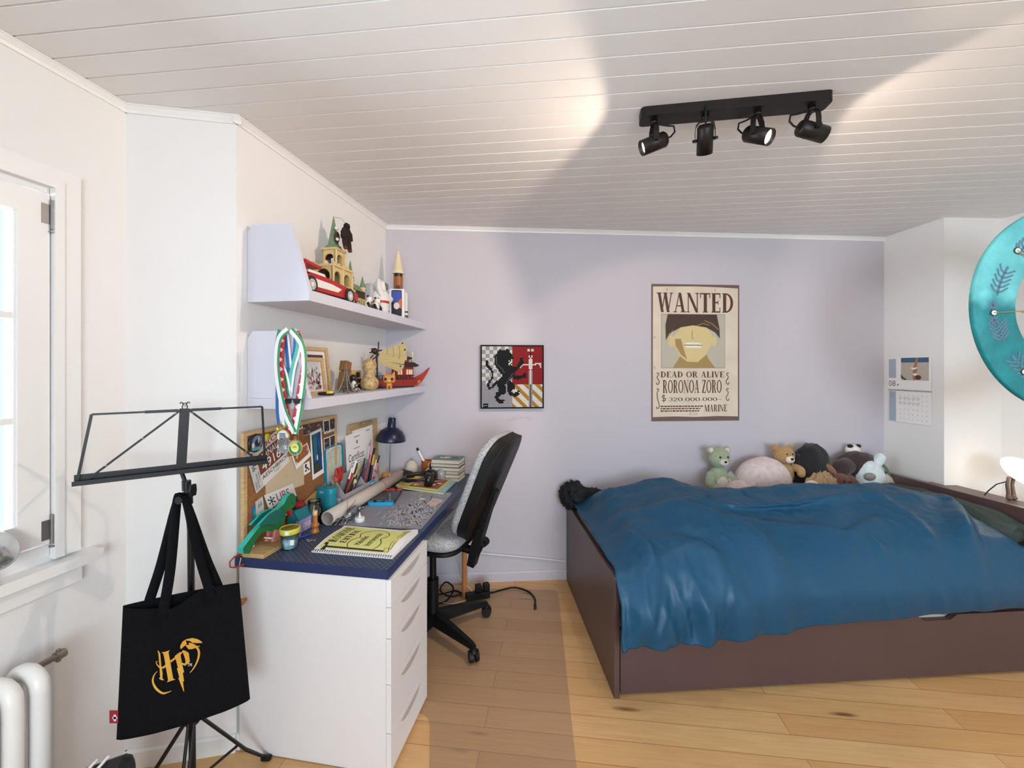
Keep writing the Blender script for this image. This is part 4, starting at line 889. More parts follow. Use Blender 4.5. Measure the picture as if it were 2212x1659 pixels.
def logo():
    """gold emblem, in its own 0..1770 x 0..1659 sheet units"""
    ex, ey = q10-q00, q01-q00
    def f(X, Y, h):
        P = hit(310+X/11.06, 1350+Y/11.06, q00, bn); r = P-q00; M = Matrix(((ex.dot(ex), ex.dot(ey)), (ex.dot(ey), ey.dot(ey)))).inverted() @ Vector((r.dot(ex), r.dot(ey)))
        return bagp(M[0], M[1], 1)+bn*(.0022+h)
    p = Print(f)
    def curve(ctl, ws, K=24):
        pts = [cat(ctl, i/K) for i in range(K+1)]
        for i in range(K):
            (x0, y0), (x1, y1) = pts[i], pts[i+1]; L = math.hypot(x1-x0, y1-y0) or 1; nx, ny = -(y1-y0)/L, (x1-x0)/L
            w0, w1 = (cat([(w_, 0) for w_ in ws], k/K)[0]/2 for k in (i, i+1))
            p.poly([(x0-nx*w0, y0-ny*w0), (x0+nx*w0, y0+ny*w0), (x1+nx*w1, y1+ny*w1), (x1-nx*w1, y1-ny*w1)], GOLD)
    p.poly([(405, 525), (440, 545), (470, 600), (485, 900), (510, 1060), (500, 1170), (540, 1220), (470, 1215), (410, 1180), (445, 1160), (440, 920), (425, 620)], GOLD)
    p.poly([(505, 570), (590, 555), (718, 510), (680, 560), (712, 780), (740, 1000), (762, 1170), (815, 1190), (700, 1225), (605, 1262), (638, 1210), (600, 960), (570, 720), (545, 600)], GOLD)
    curve([(405, 790), (365, 800), (370, 850), (440, 930), (520, 940), (600, 890)], [14, 18, 24, 34, 44, 50]); curve([(705, 800), (760, 770), (840, 710)], [60, 48, 40])
    p.lay(2).poly([(825, 665), (900, 610), (975, 560), (985, 700), (1005, 860), (1040, 1030), (1005, 1040), (1022, 1220), (995, 1225), (1008, 1460), (990, 1440), (930, 1270), (888, 1150), (915, 1150), (868, 945), (895, 940), (860, 780)], GOLD)
    p.poly([(970, 600), (1050, 520), (1110, 540), (1185, 590), (1200, 800), (1075, 890), (1005, 865), (1000, 820), (1065, 845), (1095, 800), (1080, 720), (1040, 575), (985, 630)], GOLD)
    p.lay(1); curve([(385, 1020), (300, 1110), (260, 1250), (330, 1400), (480, 1500), (600, 1480), (705, 1440)], [8, 26, 46, 60, 50, 26, 10]); curve([(1200, 365), (1310, 400), (1420, 500), (1435, 640), (1370, 810), (1270, 950), (1180, 1040)], [40, 55, 60, 52, 36, 24, 12])
    p.poly([(980, 480), (985, 410), (1050, 310), (1150, 260), (1130, 300), (1150, 360), (1130, 400), (1075, 430), (1010, 490)], GOLD); p.poly([(1150, 258), (1300, 240), (1430, 270), (1500, 310), (1550, 362), (1400, 360), (1290, 350), (1240, 310), (1140, 290)], GOLD); p.poly([(1120, 420), (1160, 395), (1250, 400), (1350, 430), (1370, 470), (1290, 500), (1190, 505)], GOLD); p.poly([(1400, 425), (1475, 428), (1465, 445), (1405, 448)], GOLD)
    p.text('TM', 1135, 905, 1240, 835, PAPER); p.build(bg, 'emblem')
logo()

# ================================================================== toys on the upper shelf
def C_(name, col, r=.35, **k): return mat(name, col, r, **k)
t = thingD('toy_car', 'red and white toy convertible on the upper shelf in front of the castle', 'toy car', .185, .078, U)
RC_ = C_('toy_red', 'B4211F'); CRM = C_('toy_cream', 'E9D9B4'); DKB = C_('toy_black', '1A1718')
prof = [(0, .025), (.0, .075), (.05, .088), (.16, .088), (.24, .082), (.36, .070), (.405, .060), (.41, .035), (.39, .022), (.03, .018)]
prof = [(v*.94, z*.93) for v, z in prof]; g = G(RC_); g.prism(prof, -.045, .045, 'x'); g.build('body', t)
g = G(C_('toy_white', 'E9E4DD')); g.prism([(.02, .048), (.035, .063), (.17, .061), (.245, .052), (.215, .034), (.05, .031)], .0452, .0475, 'x'); g.prism([(.02, .083), (.14, .083), (.13, .094), (.03, .094)], -.04, .04, 'x'); g.build('side_panel', t)
g = G(RC_); g.prism([(.0, .115), (.105, .110), (.108, .119), (.004, .128)], -.042, .042, 'x'); g.box(-.042, -.036, .0, .01, .08, .12); g.box(.036, .042, .0, .01, .08, .12); g.build('roof', t)
g = G(GLASS); g.add([(-.038, .13, .112), (.038, .13, .112), (.042, .165, .08), (-.042, .165, .08)], [(0, 1, 2, 3)]); g.build('windscreen', t)
for v in (.032, .305):
    for s in (-1, 1):
        g = G(C_('tyre', '2A2624', .8)); g.cyl((s*.030, v, .034), (s*.052, v, .034), .034, n=24); wh = g.build('wheel', t)
        g = G(C_('wheel_grey', 'B9B7B4', .3)); g.cyl((s*.0522, v, .034), (s*.0535, v, .034), .022, n=20); g.use(C_('toy_white', 'E9E4DD')); g.cyl((s*.0536, v, .034), (s*.0545, v, .034), .009, n=12); g.build('hubcap', wh)
g = G(CHROME); g.box(-.044, .044, .375, .40, .028, .036); g.box(-.04, .04, .38, .405, .012, .018); g.build('bumper', t)

t = thingD('toy_castle', 'tan brick toy castle with green spires on the upper shelf', 'toy castle', .075, .50, U)
TAN = C_('brick_tan', 'D8BE84', .4); GRN = C_('brick_sage', '6F8A66', .4); DBR = C_('brick_dark', '3A2418', .5)
def storey(name, u0, u1, v0, v1, z0, z1, na):
    g = G(TAN); g.box(u0, u1, v0, v1, z0, z0+.008); g.box(u0-.006, u1+.008, v0-.006, v1+.006, z1-.010, z1); g.box(u0, u0+.006, v0, v1, z0, z1-.01)
    h = z1-z0-.01; n = 10
    def arch(a0, a1, ax, p0, p1):
        c = (a0+a1)/2; w_ = (a1-a0)/2*.68; zt = z0+h*.50
        pts = [(a0, z0), (c-w_, z0), (c-w_, zt)]+[(c-w_*math.cos(math.pi*k/n), zt+w_*.9*math.sin(math.pi*k/n)) for k in range(1, n)]+[(c+w_, zt), (c+w_, z0), (a1, z0), (a1, z1-.01), (a0, z1-.01)]
        g.prism(pts, p0, p1, ax)
    wv = (v1-v0)/na
    for k in range(na): arch(v0+wv*k, v0+wv*(k+1), 'x', u1-.008, u1)
    arch(u0, u1, 'y', v0, v0+.008); g.prism([(u0, z0), (u1, z0), (u1, z1-.01), (u0, z1-.01)], v1-.006, v1, 'y')
    for k in range(na+1): g.cyl((u1+.002, v0+wv*k, z0), (u1+.002, v0+wv*k, z1-.01), .005, n=8)
    o = g.build(name, t)
    g = G(DBR); g.box(u0+.008, u0+.012, v0+.01, v1-.01, z0+.009, z1-.012)
    random.seed(len(name)+int(z0*1000))
    for k in range(5):
        g.use(random.choice([C_('toy_red', 'B4211F'), C_('toy_white', 'E9E4DD'), C_('brick_blue', '2B4C8A', .4), DBR])); a, b = random.uniform(u0+.02, u1-.02), random.uniform(v0+.02, v1-.02); g.box(a-.006, a+.006, b-.006, b+.006, z0+.0085, z0+.0085+random.uniform(.015, .035))
    g.build('figures', o); return o
storey('lower_storey', -.05, .06, -.075, .085, 0, .10, 2); storey('middle_storey', -.05, .055, -.085, .075, .10, .195, 2)
storey('upper_storey', -.03, .04, -.04, .035, .195, .285, 1)
g = G(TAN)
for k in range(6): g.box(-.05, -.044, -.085+.03*k, -.07+.03*k, .195, .21)
for k in range(4): g.box(.045, .055, -.085+.04*k, -.065+.04*k, .195, .207)
g.sph((-.0, -.06, .205), (.014, .014, .016), 12); g.build('battlement', t)
g = G(GRN); g.lathe([(.042, .285), (.036, .30), (.026, .305), (.025, .31), (.010, .40), (0, .455)], 20, Matrix.Translation((.005, -.002, 0))); g.build('spire', t)
g = G(DBR); g.sph((.03, -.015, .34), (.014, .014, .03), 10); g.use(C_('toy_white', 'E9E4DD')); g.sph((.036, -.02, .33), .009, 8); g.sph((.03, -.016, .385), .010, 8); g.build('figure', t)
for name, u, v, z0, z1, r, zt in (('side_spire', .03, .105, 0, .165, .020, .26), ('small_spire', .045, .20, 0, .135, .017, .20)):
    g = G(TAN); g.cyl((u, v, z0), (u, v, z1), r*.85, n=14); g.cyl((u, v, z1-.01), (u, v, z1), r, n=14); tw = g.build('turret', t); g = G(GRN); g.lathe([(r*1.02, z1), (r*.75, z1+.012), (.003, zt-.012), (0, zt)], 16, Matrix.Translation((u, v, 0))); g.build('spire', tw)
g = G(DBR); g.box(-.02, .06, .11, .20, 0, .105); g.use(TAN)
for k in range(4): g.box(.0602, .066, .112+.024*k, .124+.024*k, .01, .07)
g.build('hall', t)
g = G(GRN); g.prism([(-.025, .105), (.067, .105), (.02, .15)], .108, .195, 'y'); g.build('hall_roof', t)

t = thingD('plush_figure', 'fluffy dark brown plush figure hanging beside the tall castle spire', 'plush toy', .142, .505, U+.285)
FUR = mat('dark_brown_fur', '2A1B17', .95, bump=.8, bscale=90)
g = G(FUR); blob(g, (0, 0, .075), (.020, .026, .034), .35, 4, 24, 1); blob(g, (.004, 0, .112), (.015, .017, .016), .3, 4, 20, 2); g.build('body', t)
for dv, z1 in ((-.018, -.002), (.018, -.008)):
    g = G(FUR); g.tube([(0, dv*.7, .06), (.004, dv, .03), (.008, dv*1.1, z1+.01)], [.013, .012, .010], 10); g.use(C_('brown_paw', '5B3222', .9)); g.sph((.009, dv*1.1, z1+.006), (.011, .011, .009), 10); g.build('leg', t)
for dv in (-.026, .026):
    g = G(FUR); g.tube([(0, dv*.6, .095), (.004, dv*1.15, .08), (.008, dv*1.3, .05)], [.011, .011, .008], 10); g.build('arm', t)
g = G(C_('thin_cord', '8A7F72', .8)); g.tube([(0, 0, .125), (-.02, -.012, .15), (-.055, -.008, .158)], .0012, 5); g.build('cord', t)

t = thingD('astronaut_figure', 'white astronaut figurine with a red waist stripe on the upper shelf', 'figurine', .170, .79, U)
AW = mat('suit_white', 'E4E0DC', .6, bump=.3, bscale=80)
g = G(AW); g.lathe([(.045, 0), (.052, .01), (.050, .022), (.054, .034), (.051, .046), (.055, .058), (.052, .07), (.054, .085), (.052, .10), (.048, .12), (.036, .135), (0, .14)], 28); b_ = g.build('body', t)
g = G(C_('toy_red', 'B4211F')); g.lathe([(.0555, .062), (.0565, .065), (.0565, .072), (.0555, .075)], 28, None, True, False); g.build('stripe', b_)
g = G(AW); g.sph((.004, .004, .155), (.038, .040, .038), 22); hd = g.build('helmet', t)
g = G(mat('silver_visor', '9A9CA0', .15, .9)); g.sph((.022, .012, .158), (.025, .030, .026), 18); g.build('visor', hd)
g = G(AW); g.tube([(.03, -.03, .10), (.02, -.045, .14), (.01, -.03, .19)], [.018, .016, .010], 12); g.build('arm', t)
g = G(AW); g.tube([(.03, .035, .11), (.05, .035, .09), (.055, .01, .075)], [.016, .016, .012], 12); g.build('arm', t)
g = G(C_('pack_grey', 'B5B4B6', .5)); g.box(-.055, -.005, -.072, -.042, .06, .165, .012); g.build('backpack', t)

for i, (u, v, r, lab) in enumerate(((.205, .60, 15, 'black and white toy figurine with a round belly beside the toy car nose'), (.215, .665, -10, 'black and white toy figurine nearest the astronaut on the upper shelf'))):
    t = thingD('animal_figurine', lab, 'figurine', u, v, U, 'black and white figurines on the upper shelf', R(r))
    g = G(C_('toy_white', 'E9E4DD')); g.sph((0, 0, .026), (.017, .024, .024), 14); g.build('body', t)
    g = G(C_('toy_white', 'E9E4DD')); g.sph((.006, .004, .056), .016, 14); h_ = g.build('head', t)
    for s in (-1, 1):
        g = G(DKB); g.sph((.002, .004+s*.012, .071), .006, 8); g.build('ear', h_)
        g = G(DKB); g.tube([(.004, s*.018, .035), (.014, s*.022, .02), (.02, s*.016, .006)], [.008, .008, .007], 8); g.build('leg', t)

t = thingD('phone_box', 'white phone box with a colourful screen picture beside the toy rocket', 'box', .218, .915, U, None, R(12))
g = G(C_('box_white', 'EEECEC', .4)); g.box(-.042, .042, -.013, .013, 0, .165, .002); g.build('box', t)
p = Print(lambda x, y, h: Vector((-.042+.084*x, -.0131-h, .165*y))); p.poly([(.14, .04), (.86, .04), (.86, .93), (.78, .955), (.22, .955), (.14, .93)], C_('screen_dark', '20202A'))
p.lay(2).poly([(.17, .55), (.45, .48), (.83, .70), (.83, .92), (.17, .92)], C_('screen_blue', '3F55A8')); p.poly([(.45, .47), (.83, .68), (.83, .30), (.6, .35)], C_('screen_orange', 'D96A3E')); p.lay(3).disc(.5, .40, .2, .12, C_('screen_pale', 'E6D9D6')); p.lay(4).poly([(.36, .955), (.64, .955), (.6, .92), (.4, .92)], INK); p.build(t)

t = thingD('toy_rocket', 'white and orange brick toy rocket on the upper shelf near the corner', 'toy rocket', .165, 1.045, U)
g = G(C_('tank_orange', '9E5A22', .4)); g.cyl((0, 0, .12), (0, 0, .265), .028, n=24); g.build('tank', t)
g = G(DKB); g.cyl((0, 0, .265), (0, 0, .285), .026, n=20); g.cyl((0, 0, .0), (0, 0, .03), .022, .028, 18); g.build('ring', t)
g = G(CRM); g.lathe([(.034, .285), (.034, .305), (.030, .308), (.012, .40), (.006, .425), (0, .43)], 24); g.cyl((0, 0, .425), (0, 0, .455), .002, n=6); g.lathe([(.006, .432), (0, .447)], 8); g.build('nose_cone', t)
for a in (20, 200):
    g = G(C_('toy_white', 'E9E4DD')); x, y = .043*math.cos(R(a)), .043*math.sin(R(a)); g.lathe([(.017, .015), (.015, .02), (.015, .15), (.010, .17), (0, .178)], 16, Matrix.Translation((x, y, 0))); bo = g.build('booster', t); g = G(DKB); g.lathe([(.018, 0), (.015, .03)], 16, Matrix.Translation((x, y, 0))); g.lathe([(.0158, .045), (.0158, .055)], 16, Matrix.Translation((x, y, 0)), True, False); g.build('band', bo)
g = G(C_('lattice_dark', '3C3634', .5))
for dx in (-.008, .008):
    for dy in (-.044, -.032): g.cyl((dx+.016, dy, 0), (dx+.016, dy, .21), .002, n=6)
for k in range(10): g.cyl((.008, -.044, .02*k), (.024, -.044, .02*k+.02), .0014, n=5); g.cyl((.024, -.044, .02*k), (.024, -.032, .02*k+.02), .0014, n=5)
g.cyl((0, 0, .0), (0, 0, .12), .012, n=12); g.build('launch_tower', t)

# ================================================================== lower shelf
def photo_print(p, seed, cols, n, x0, y0, x1, y1, base):
    random.seed(seed); p.lay(1).rect(x0, y0, x1, y1, base); p.lay(2)
    for i in range(n):
        p.lay(2+(i % 4)); x, y = random.uniform(x0+.03, x1-.03), random.uniform(y0+.03, y0+(y1-y0)*.8); a, b = random.uniform(.02, .05), random.uniform(.03, .09)
        a = min(a, x-x0, x1-x); b = min(b, y-y0, y1-y); p.disc(x, y, a, b, random.choice(cols), 9)
PH = [C_('photo_white', 'E2DEDA', .5), C_('photo_dark', '2B2526', .5), C_('photo_tan', 'A98A78', .5), C_('photo_grey', '8A8589', .5), C_('photo_red', '8E3A36', .5), C_('photo_blue', '3D4F74', .5)]
for name, lab, u, v, w_, h_, rz, seed, base in (('framed_photo', 'pale wood frame with a crowd photo, front frame on the lower shelf', .135, .175, .19, .165, 0, 5, C_('photo_sky', 'C9CBD0', .5)), ('framed_photo', 'taller pale wood frame with a standing group photo behind the crowd photo', .085, .30, .155, .215, R(-6), 9, C_('photo_brown', '4A3A34', .5))):
    t = thingD(name, lab, 'picture frame', u, v, Lo, 'photo frames on the lower shelf', rz)
    tl = Matrix.Rotation(R(-7), 4, 'Y')
    g = G(OAK)
    for a in ((0, .016, 0, h_), (w_-.016, w_, 0, h_), (.016, w_-.016, 0, .016), (.016, w_-.016, h_-.016, h_)): g.box(-.028, 0, a[0], a[1], a[2], a[3], .001)
    g.v = [tl @ q for q in g.v]; g.build('frame', t)
    g = G(PAPER); g.box(-.022, -.010, .014, w_-.014, .014, h_-.014); g.v = [tl @ q for q in g.v]; pc = g.build('picture', t)
    p = Print(lambda x, y, h, w_=w_, h_=h_: tl @ Vector((-.0099+h, .016+(w_-.032)*x, .016+(h_-.032)*y))); m0 = .04 if seed == 5 else .10
    photo_print(p, seed, PH[:5], 95 if seed == 5 else 40, m0, m0, 1-m0, 1-m0, base); p.build(pc)
t = thingD('hair_tie', 'dark oval hair clip with a yellow flower on the lower shelf', 'hair clip', .20, .255, Lo)
g = G(C_('dark_brown_shell', '2A1512', .3)); g.tube([(.0+.030*math.cos(R(a)), .022*math.sin(R(a)), .008) for a in range(0, 360, 20)], .0065, 8, True); g.build('band', t)
g = G(C_('yellow_flower', 'E3CE4A', .5)); 
for a in range(0, 360, 60): g.sph((.026+.008*math.cos(R(a)), -.012+.008*math.sin(R(a)), .014), (.008, .008, .006), 8)
g.build('flower', t)
t = thingD('tower_model', 'small silver lattice tower model in front of the photo frames', 'model tower', .190, .425, Lo)
SILV = mat('antique_silver', '8F877F', .35, .8); g = G(SILV)
for sx in (-1, 1):
    for sy in (-1, 1): g.tube([(sx*r, sy*r, z) for r, z in ((.029, 0), (.021, .018), (.014, .038), (.009, .062), (.005, .09), (.002, .122))], [.004, .0038, .003, .0026, .002, .0015], 6)
g.box(-.018, .018, -.018, .018, .028, .032); g.box(-.010, .010, -.010, .010, .058, .062); g.box(-.005, .005, -.005, .005, .108, .113); g.cyl((0, 0, .11), (0, 0, .138), .0012, n=6)
for k in range(5):
    z = .035+.015*k; r = .014-.0022*k
    for a in range(4):
        c, s = math.cos(R(90*a+45))*1.41*r, math.sin(R(90*a+45))*1.41*r; c2, s2 = math.cos(R(90*a+135))*1.41*r, math.sin(R(90*a+135))*1.41*r; g.cyl((c, s, z), (c2*.85, s2*.85, z+.014), .001, n=5)
for a in range(4):
    q = Matrix.Rotation(R(90*a), 4, 'Z'); g.tube([q @ Vector((-.018+.036*k/8, -.025+.002*math.sin(math.pi*k/8)*1.5, .006+.016*math.sin(math.pi*k/8))) for k in range(9)], .0018, 5)
g.build('lattice', t)
t = thingD('grey_figurine', 'tiny grey crouching figurine beside the silver tower', 'figurine', .205, .485, Lo)
g = G(SILV); blob(g, (0, 0, .012), (.012, .013, .014), .2, 3, 20, 4); g.sph((.004, -.004, .033), .009, 10); g.tube([(.006, .008, .02), (.014, .012, .012), (.016, .014, .003)], .004, 8); g.build('body', t)
t = thingD('penguin_toy', 'small black toy penguin on the lower shelf behind the silver tower', 'toy', .165, .53, Lo)
g = G(DKB); g.sph((0, 0, .032), (.022, .022, .033), 16); g.sph((0, 0, .068), (.017, .017, .018), 14); g.build('body', t); g = G(C_('toy_white', 'E9E4DD')); g.sph((.010, -.012, .030), (.014, .014, .026), 12); g.build('belly', t); g = G(C_('tank_orange', '9E5A22', .4)); g.cyl((.012, -.012, .066), (.022, -.022, .064), .004, .001, 8); g.build('beak', t)
t = thingD('wooden_block', 'tilted brown wooden block with a pink stamp on the lower shelf', 'block', .10, .535, Lo)
BW_ = C_('brown_wood', '8A6238', .5, var=.2); q = Matrix.Rotation(R(-14), 4, 'X'); g = G(BW_); g.box(-.02, .02, -.02, .025, .105, .155, .002, q); g.box(-.018, .018, -.018, .022, .012, .10, .002, q); g.box(-.015, .015, -.01, .015, .098, .108, 0, q); g.build('block', t)
g = G(C_('pink_stamp', 'B84A6C', .6)); g.box(.0201, .0212, -.006, .012, .120, .14, 0, q); g.use(DKB); g.cyl(q @ Vector((.018, .0, .06)), q @ Vector((.0195, .0, .06)), .009, n=14); g.build('stamp', t)
t = thingD('toy_camera', 'small tan and dark brown wooden toy camera behind the gourd', 'toy camera', .095, .655, Lo)
g = G(C_('light_wood', 'CDA86C', .5)); g.box(-.02, .02, -.045, .045, .06, .105, .004); g.build('body', t); g = G(C_('dark_leather', '2E1C16', .6)); g.box(-.021, .021, -.046, .046, .0, .06, .003); g.build('lower_body', t); g = G(DKB); g.cyl((.018, .0, .082), (.028, .0, .082), .015, n=18); g.use(WHITEP); g.cyl((.021, .012, .035), (.0225, .012, .035), .006, n=5); g.build('lens', t)
t = thingD('gourd', 'speckled tan dried gourd standing on the lower shelf', 'gourd', .168, .685, Lo)
g = G(mat('dried_gourd', 'BFA070', .5, var=.45, vscale=55)); g.lathe([(.0, .0), (.028, .001), (.044, .016), (.049, .036), (.043, .056), (.030, .072), (.024, .084), (.024, .096), (.031, .108), (.037, .124), (.036, .142), (.026, .158), (.010, .166), (.0, .166)], 32); g.build('body', t)
g = G(C_('gourd_stem', 'BFAF86', .6)); g.tube([(0, 0, .164), (-.004, .006, .178), (.004, .016, .190), (.016, .022, .190)], [.005, .004, .003, .003], 8); g.build('stem', t)
# flying machine with a fan sail
o_ = D(.118, .86, Lo); t = thing('model_glider', 'model glider on a dark stand with a pleated tan fan wing', 'model', o_, 0)
DW = C_('dark_wood', '35221A', .5)
g = G(DW); g.cyl((0, 0, 0), (0, 0, .012), .03, n=18); g.tube([(0, 0, .012), (.004, 0, .09), (.0, 0, .17), (.012, 0, .24)], [.006, .005, .006, .004], 8)
for a, b in (((-.04, .205), (.03, .22)), ((-.025, .165), (.02, .20)), ((-.03, .23), (.0, .19)), ((.01, .24), (.012, .268)), ((-.01, .20), (-.04, .17))): g.cyl((a[0], 0, a[1]), (b[0], 0, b[1]), .004, n=7)
g.sph((-.012, 0, .215), (.02, .016, .018), 10); g.sph((-.0, 0, .03), (.02, .02, .016), 10); g.build('stand', t)
SAIL = C_('tan_sail', 'D2BE86', .7); hub_ = Vector((.01, -.006, .175)); g = G(SAIL); vs = [hub_+Vector((-.004, 0, .035)), hub_+Vector((0, 0, -.02))]; ring = []; N_ = 7
for k in range(N_):
    a = R(22-56*k/(N_-1)); a2 = R(22-56*(k+.92)/(N_-1)); r = .165+.008*(k % 2); y = -.010-.004*(k % 2)
    b0 = hub_+Vector((.012, y, .030-.05*k/(N_-1))); b1 = hub_+Vector((.012, y, .030-.05*(k+1)/(N_-1)))
    g.add([b0, hub_+Vector((r*math.cos(a), y-.004, .03+r*math.sin(a))), hub_+Vector((r*math.cos(a2), y+.004, .03+r*math.sin(a2))), b1], [(0, 1, 2, 3)], False)
w_ = g.build('wing', t, False); sd = w_.modifiers.new('thickness', 'SOLIDIFY'); sd.thickness = .002
g = G(C_('rust_thread', '9A5A2C', .7))
for r in (.06, .095, .13): g.tube([hub_+Vector((r*math.cos(R(18-46*k/8)), -.020, .03+r*math.sin(R(18-46*k/8))*(1 if r > .08 else .8))) for k in range(7)], .0012, 5)
g.use(DKB)
for a, r in ((20, .155), (6, .16), (-30, .155)): g.sph(hub_+Vector((r*math.cos(R(a)), -.020, .03+r*math.sin(R(a)))), .005, 8)
g.build('rib_thread', w_)
# red dragon boat
p0 = D(.085, .83, Lo); d_ = D(.275, 1.10, Lo)-p0; t = thing('model_boat', 'red model pagoda boat with dark roofs at the far end of the lower shelf', 'model boat', p0, math.atan2(d_.y, d_.x))
BR_ = C_('boat_red', '8E1D16', .35); DR_ = C_('boat_dark', '2B1714', .45)
g = G(BR_); g.prism([(-.02, .055), (.0, .018), (.03, .008), (.27, .008), (.31, .03), (.32, .06), (.25, .05), (.05, .045)], -.03, .03, 'y'); g.build('hull', t)
g = G(DR_); g.box(.02, .28, -.033, .033, .05, .056); g.box(.01, .28, -.031, .031, .0, .009)
for k in range(12): g.box(.025+.02*k, .03+.02*k, -.033, -.030, .056, .072)
g.box(.02, .28, -.0335, -.0295, .070, .074); g.build('railing', t)
g = G(BR_); g.box(.16, .275, -.028, .028, .056, .125); cab_ = g.build('cabin', t)
g = G(C_('window_cream', 'EBD9B4', .4))
for x in (.170, .186, .226, .242, .256): g.box(x, x+.012, -.0292, -.0282, .078, .108)
g.build('cabin_window', cab_)
def eave(z, hw, hx0, hx1, h): return [(hx0-.02, z+.012), (hx0, z+.002), (hx1, z+.002), (hx1+.02, z+.012), (hx1-.02, z+h), (hx0+.02, z+h)]
g = G(DR_); g.prism(eave(.122, 0, .145, .290, .03), -.04, .04, 'y'); g.build('roof', cab_); g = G(BR_); g.box(.185, .25, -.02, .02, .15, .168); g.build('upper_cabin', cab_); g = G(DR_); g.prism(eave(.166, 0, .180, .255, .022), -.026, .026, 'y'); g.build('roof', cab_)
g = G(C_('mast_tan', 'C9AE78', .5)); g.box(.205, .211, -.002, .002, .185, .215); g.box(.214, .220, -.002, .002, .185, .215); g.use(DR_); g.cyl((.275, 0, .12), (.282, 0, .20), .002, n=6); g.use(C_('banner_cream', 'D9CDA0', .6)); g.box(.278, .292, -.0015, .0015, .165, .215); g.build('mast', t)
g = G(C_('boat_bright_red', 'B02A20', .35)); g.prism([(.275, .010), (.30, .006), (.335, .03), (.37, .075), (.395, .115), (.40, .12), (.385, .112), (.35, .085), (.31, .068), (.285, .055)], -.026, -.012, 'y'); g.use(C_('gold_boss', 'C08A3C', .4)); g.cyl((.312, -.030, .034), (.312, -.025, .034), .011, n=16); g.build('prow', t)
t = thingD('cat_figurine', 'orange big-headed cat figurine in front of the red model boat', 'figurine', .225, .80, Lo, None, R(20))
OR_ = C_('cat_orange', 'D08A3A', .45); g = G(OR_); g.box(-.032, .032, -.024, .024, .034, .082, .012); hd = g.build('head', t)
for s in (-1, 1):
    g = G(OR_); g.prism([(s*.014, .08), (s*.031, .078), (s*.028, .100)], -.012, .004, 'y'); g.use(C_('ear_pink', 'D9908A', .6)); g.prism([(s*.018, .08), (s*.028, .079), (s*.026, .093)], -.0135, -.0121, 'y'); g.build('ear', hd)
    g = G(DKB); g.sph((s*.017, -.0225, .056), (.008, .004, .009), 12); g.build('eye', hd)
    for y in (-.010, .012): g = G(OR_); g.cyl((s*.009, y, 0), (s*.009, y, .018), .006, n=10); g.build('leg', t)
g = G(C_('muzzle_pale', 'E8B878', .5)); g.sph((0, -.024, .045), (.009, .004, .006), 10); g.build('muzzle', hd); g = G(OR_); g.box(-.015, .015, -.016, .018, .015, .036, .006); g.build('body', t)

# ---- medals on ribbons hanging over the near end of the lower shelf
def ribbon(g, pts, off, wd, m, cross=None, side=None):
    P = [atV(px, py, .045-off) for px, py in pts]; K = 22; g.use(m); vs = []
    ex = Vector((CT, -ST, 0))
    Q = [Vector(cat([tuple(p) for p in P], i/K)) for i in range(K+1)]
    for i, q in enumerate(Q):
        d = (Q[min(i+1, K)]-Q[max(i-1, 0)]).normalized(); s = Vector((d.z*ex.x, d.z*ex.y, -(d.dot(ex)))); s = s.normalized()*wd/2; vs += [q-s, q+s]
    g.add([v-BASEM for v in vs], [(2*i, 2*i+1, 2*i+3, 2*i+2) for i in range(K)], False)
    nn = Vector((-ST, -CT, 0))*.0006
    if side:
        g.use(side); vv = []
        for i in range(K+1): a, b = vs[2*i], vs[2*i+1]; vv += [a+nn, a*.62+b*.38+nn]
        g.add([v-BASEM for v in vv], [(2*i, 2*i+1, 2*i+3, 2*i+2) for i in range(K)], False)
    if cross:
        g.use(cross)
        for i in range(1, K, 2):
            a, b = vs[2*i], vs[2*i+1]; c = (a+b)/2+nn*1.5; e = (b-a)*.32; d = (Q[i+1]-Q[i]).normalized()*wd*.32
            for A, B_ in ((e, d*.33), (e*.33, d)): g.add([c-A-B_-BASEM, c+A-B_-BASEM, c+A+B_-BASEM, c-A+B_-BASEM], [(0, 1, 2, 3)], False)
    return Q
RG, RWt, RRd, RBl, RTq = C_('ribbon_green', '2E8A55', .5), C_('ribbon_white', 'EDEBEC', .5), C_('ribbon_red', 'B5232B', .5), C_('ribbon_blue', '2A63A8', .5), C_('ribbon_turquoise', '55B9A6', .5)
MED = [('white and green ribbon medal with a yellow centre, hanging nearest in front', .016, (638, 967), 17, [(RWt, RG, None, [(622, 712), (602, 735), (598, 800), (612, 880), (636, 935)]), (RWt, RG, None, [(628, 712), (652, 745), (657, 800), (648, 880), (638, 938)])], C_('medal_green', '3E6E4C', .35, metal=.3), 'Y'),
       ('red ribbon medal with white crosses and a silver spiral disc', .011, (614, 962), 17, [(RRd, None, RWt, [(613, 714), (606, 780), (614, 860), (628, 932)]), (RRd, None, RWt, [(640, 716), (657, 770), (646, 850), (632, 932)])], mat('medal_silver', 'A8A6A6', .3, .8), 'S'),
       ('turquoise and white ribbon medal with a blue printed cream disc', .006, (612, 942), 15, [(RG, RWt, None, [(606, 712), (599, 760), (616, 810), (625, 855)]), (RTq, RWt, None, [(634, 712), (645, 745), (632, 800), (625, 855)]), (RWt, RTq, None, [(604, 800), (610, 870), (614, 920)])], C_('medal_cream', 'E9DFC0', .4), 'B'),
       ('blue ribbon medal hanging behind the other ribbons', .002, (606, 925), 9, [(RBl, RWt, None, [(617, 712), (622, 760), (626, 805)]), (RBl, RWt, None, [(640, 712), (638, 760), (627, 800)]), (RBl, RWt, None, [(602, 800), (601, 880), (605, 918)])], mat('medal_gold', 'A88C48', .35, .7), 'G')]
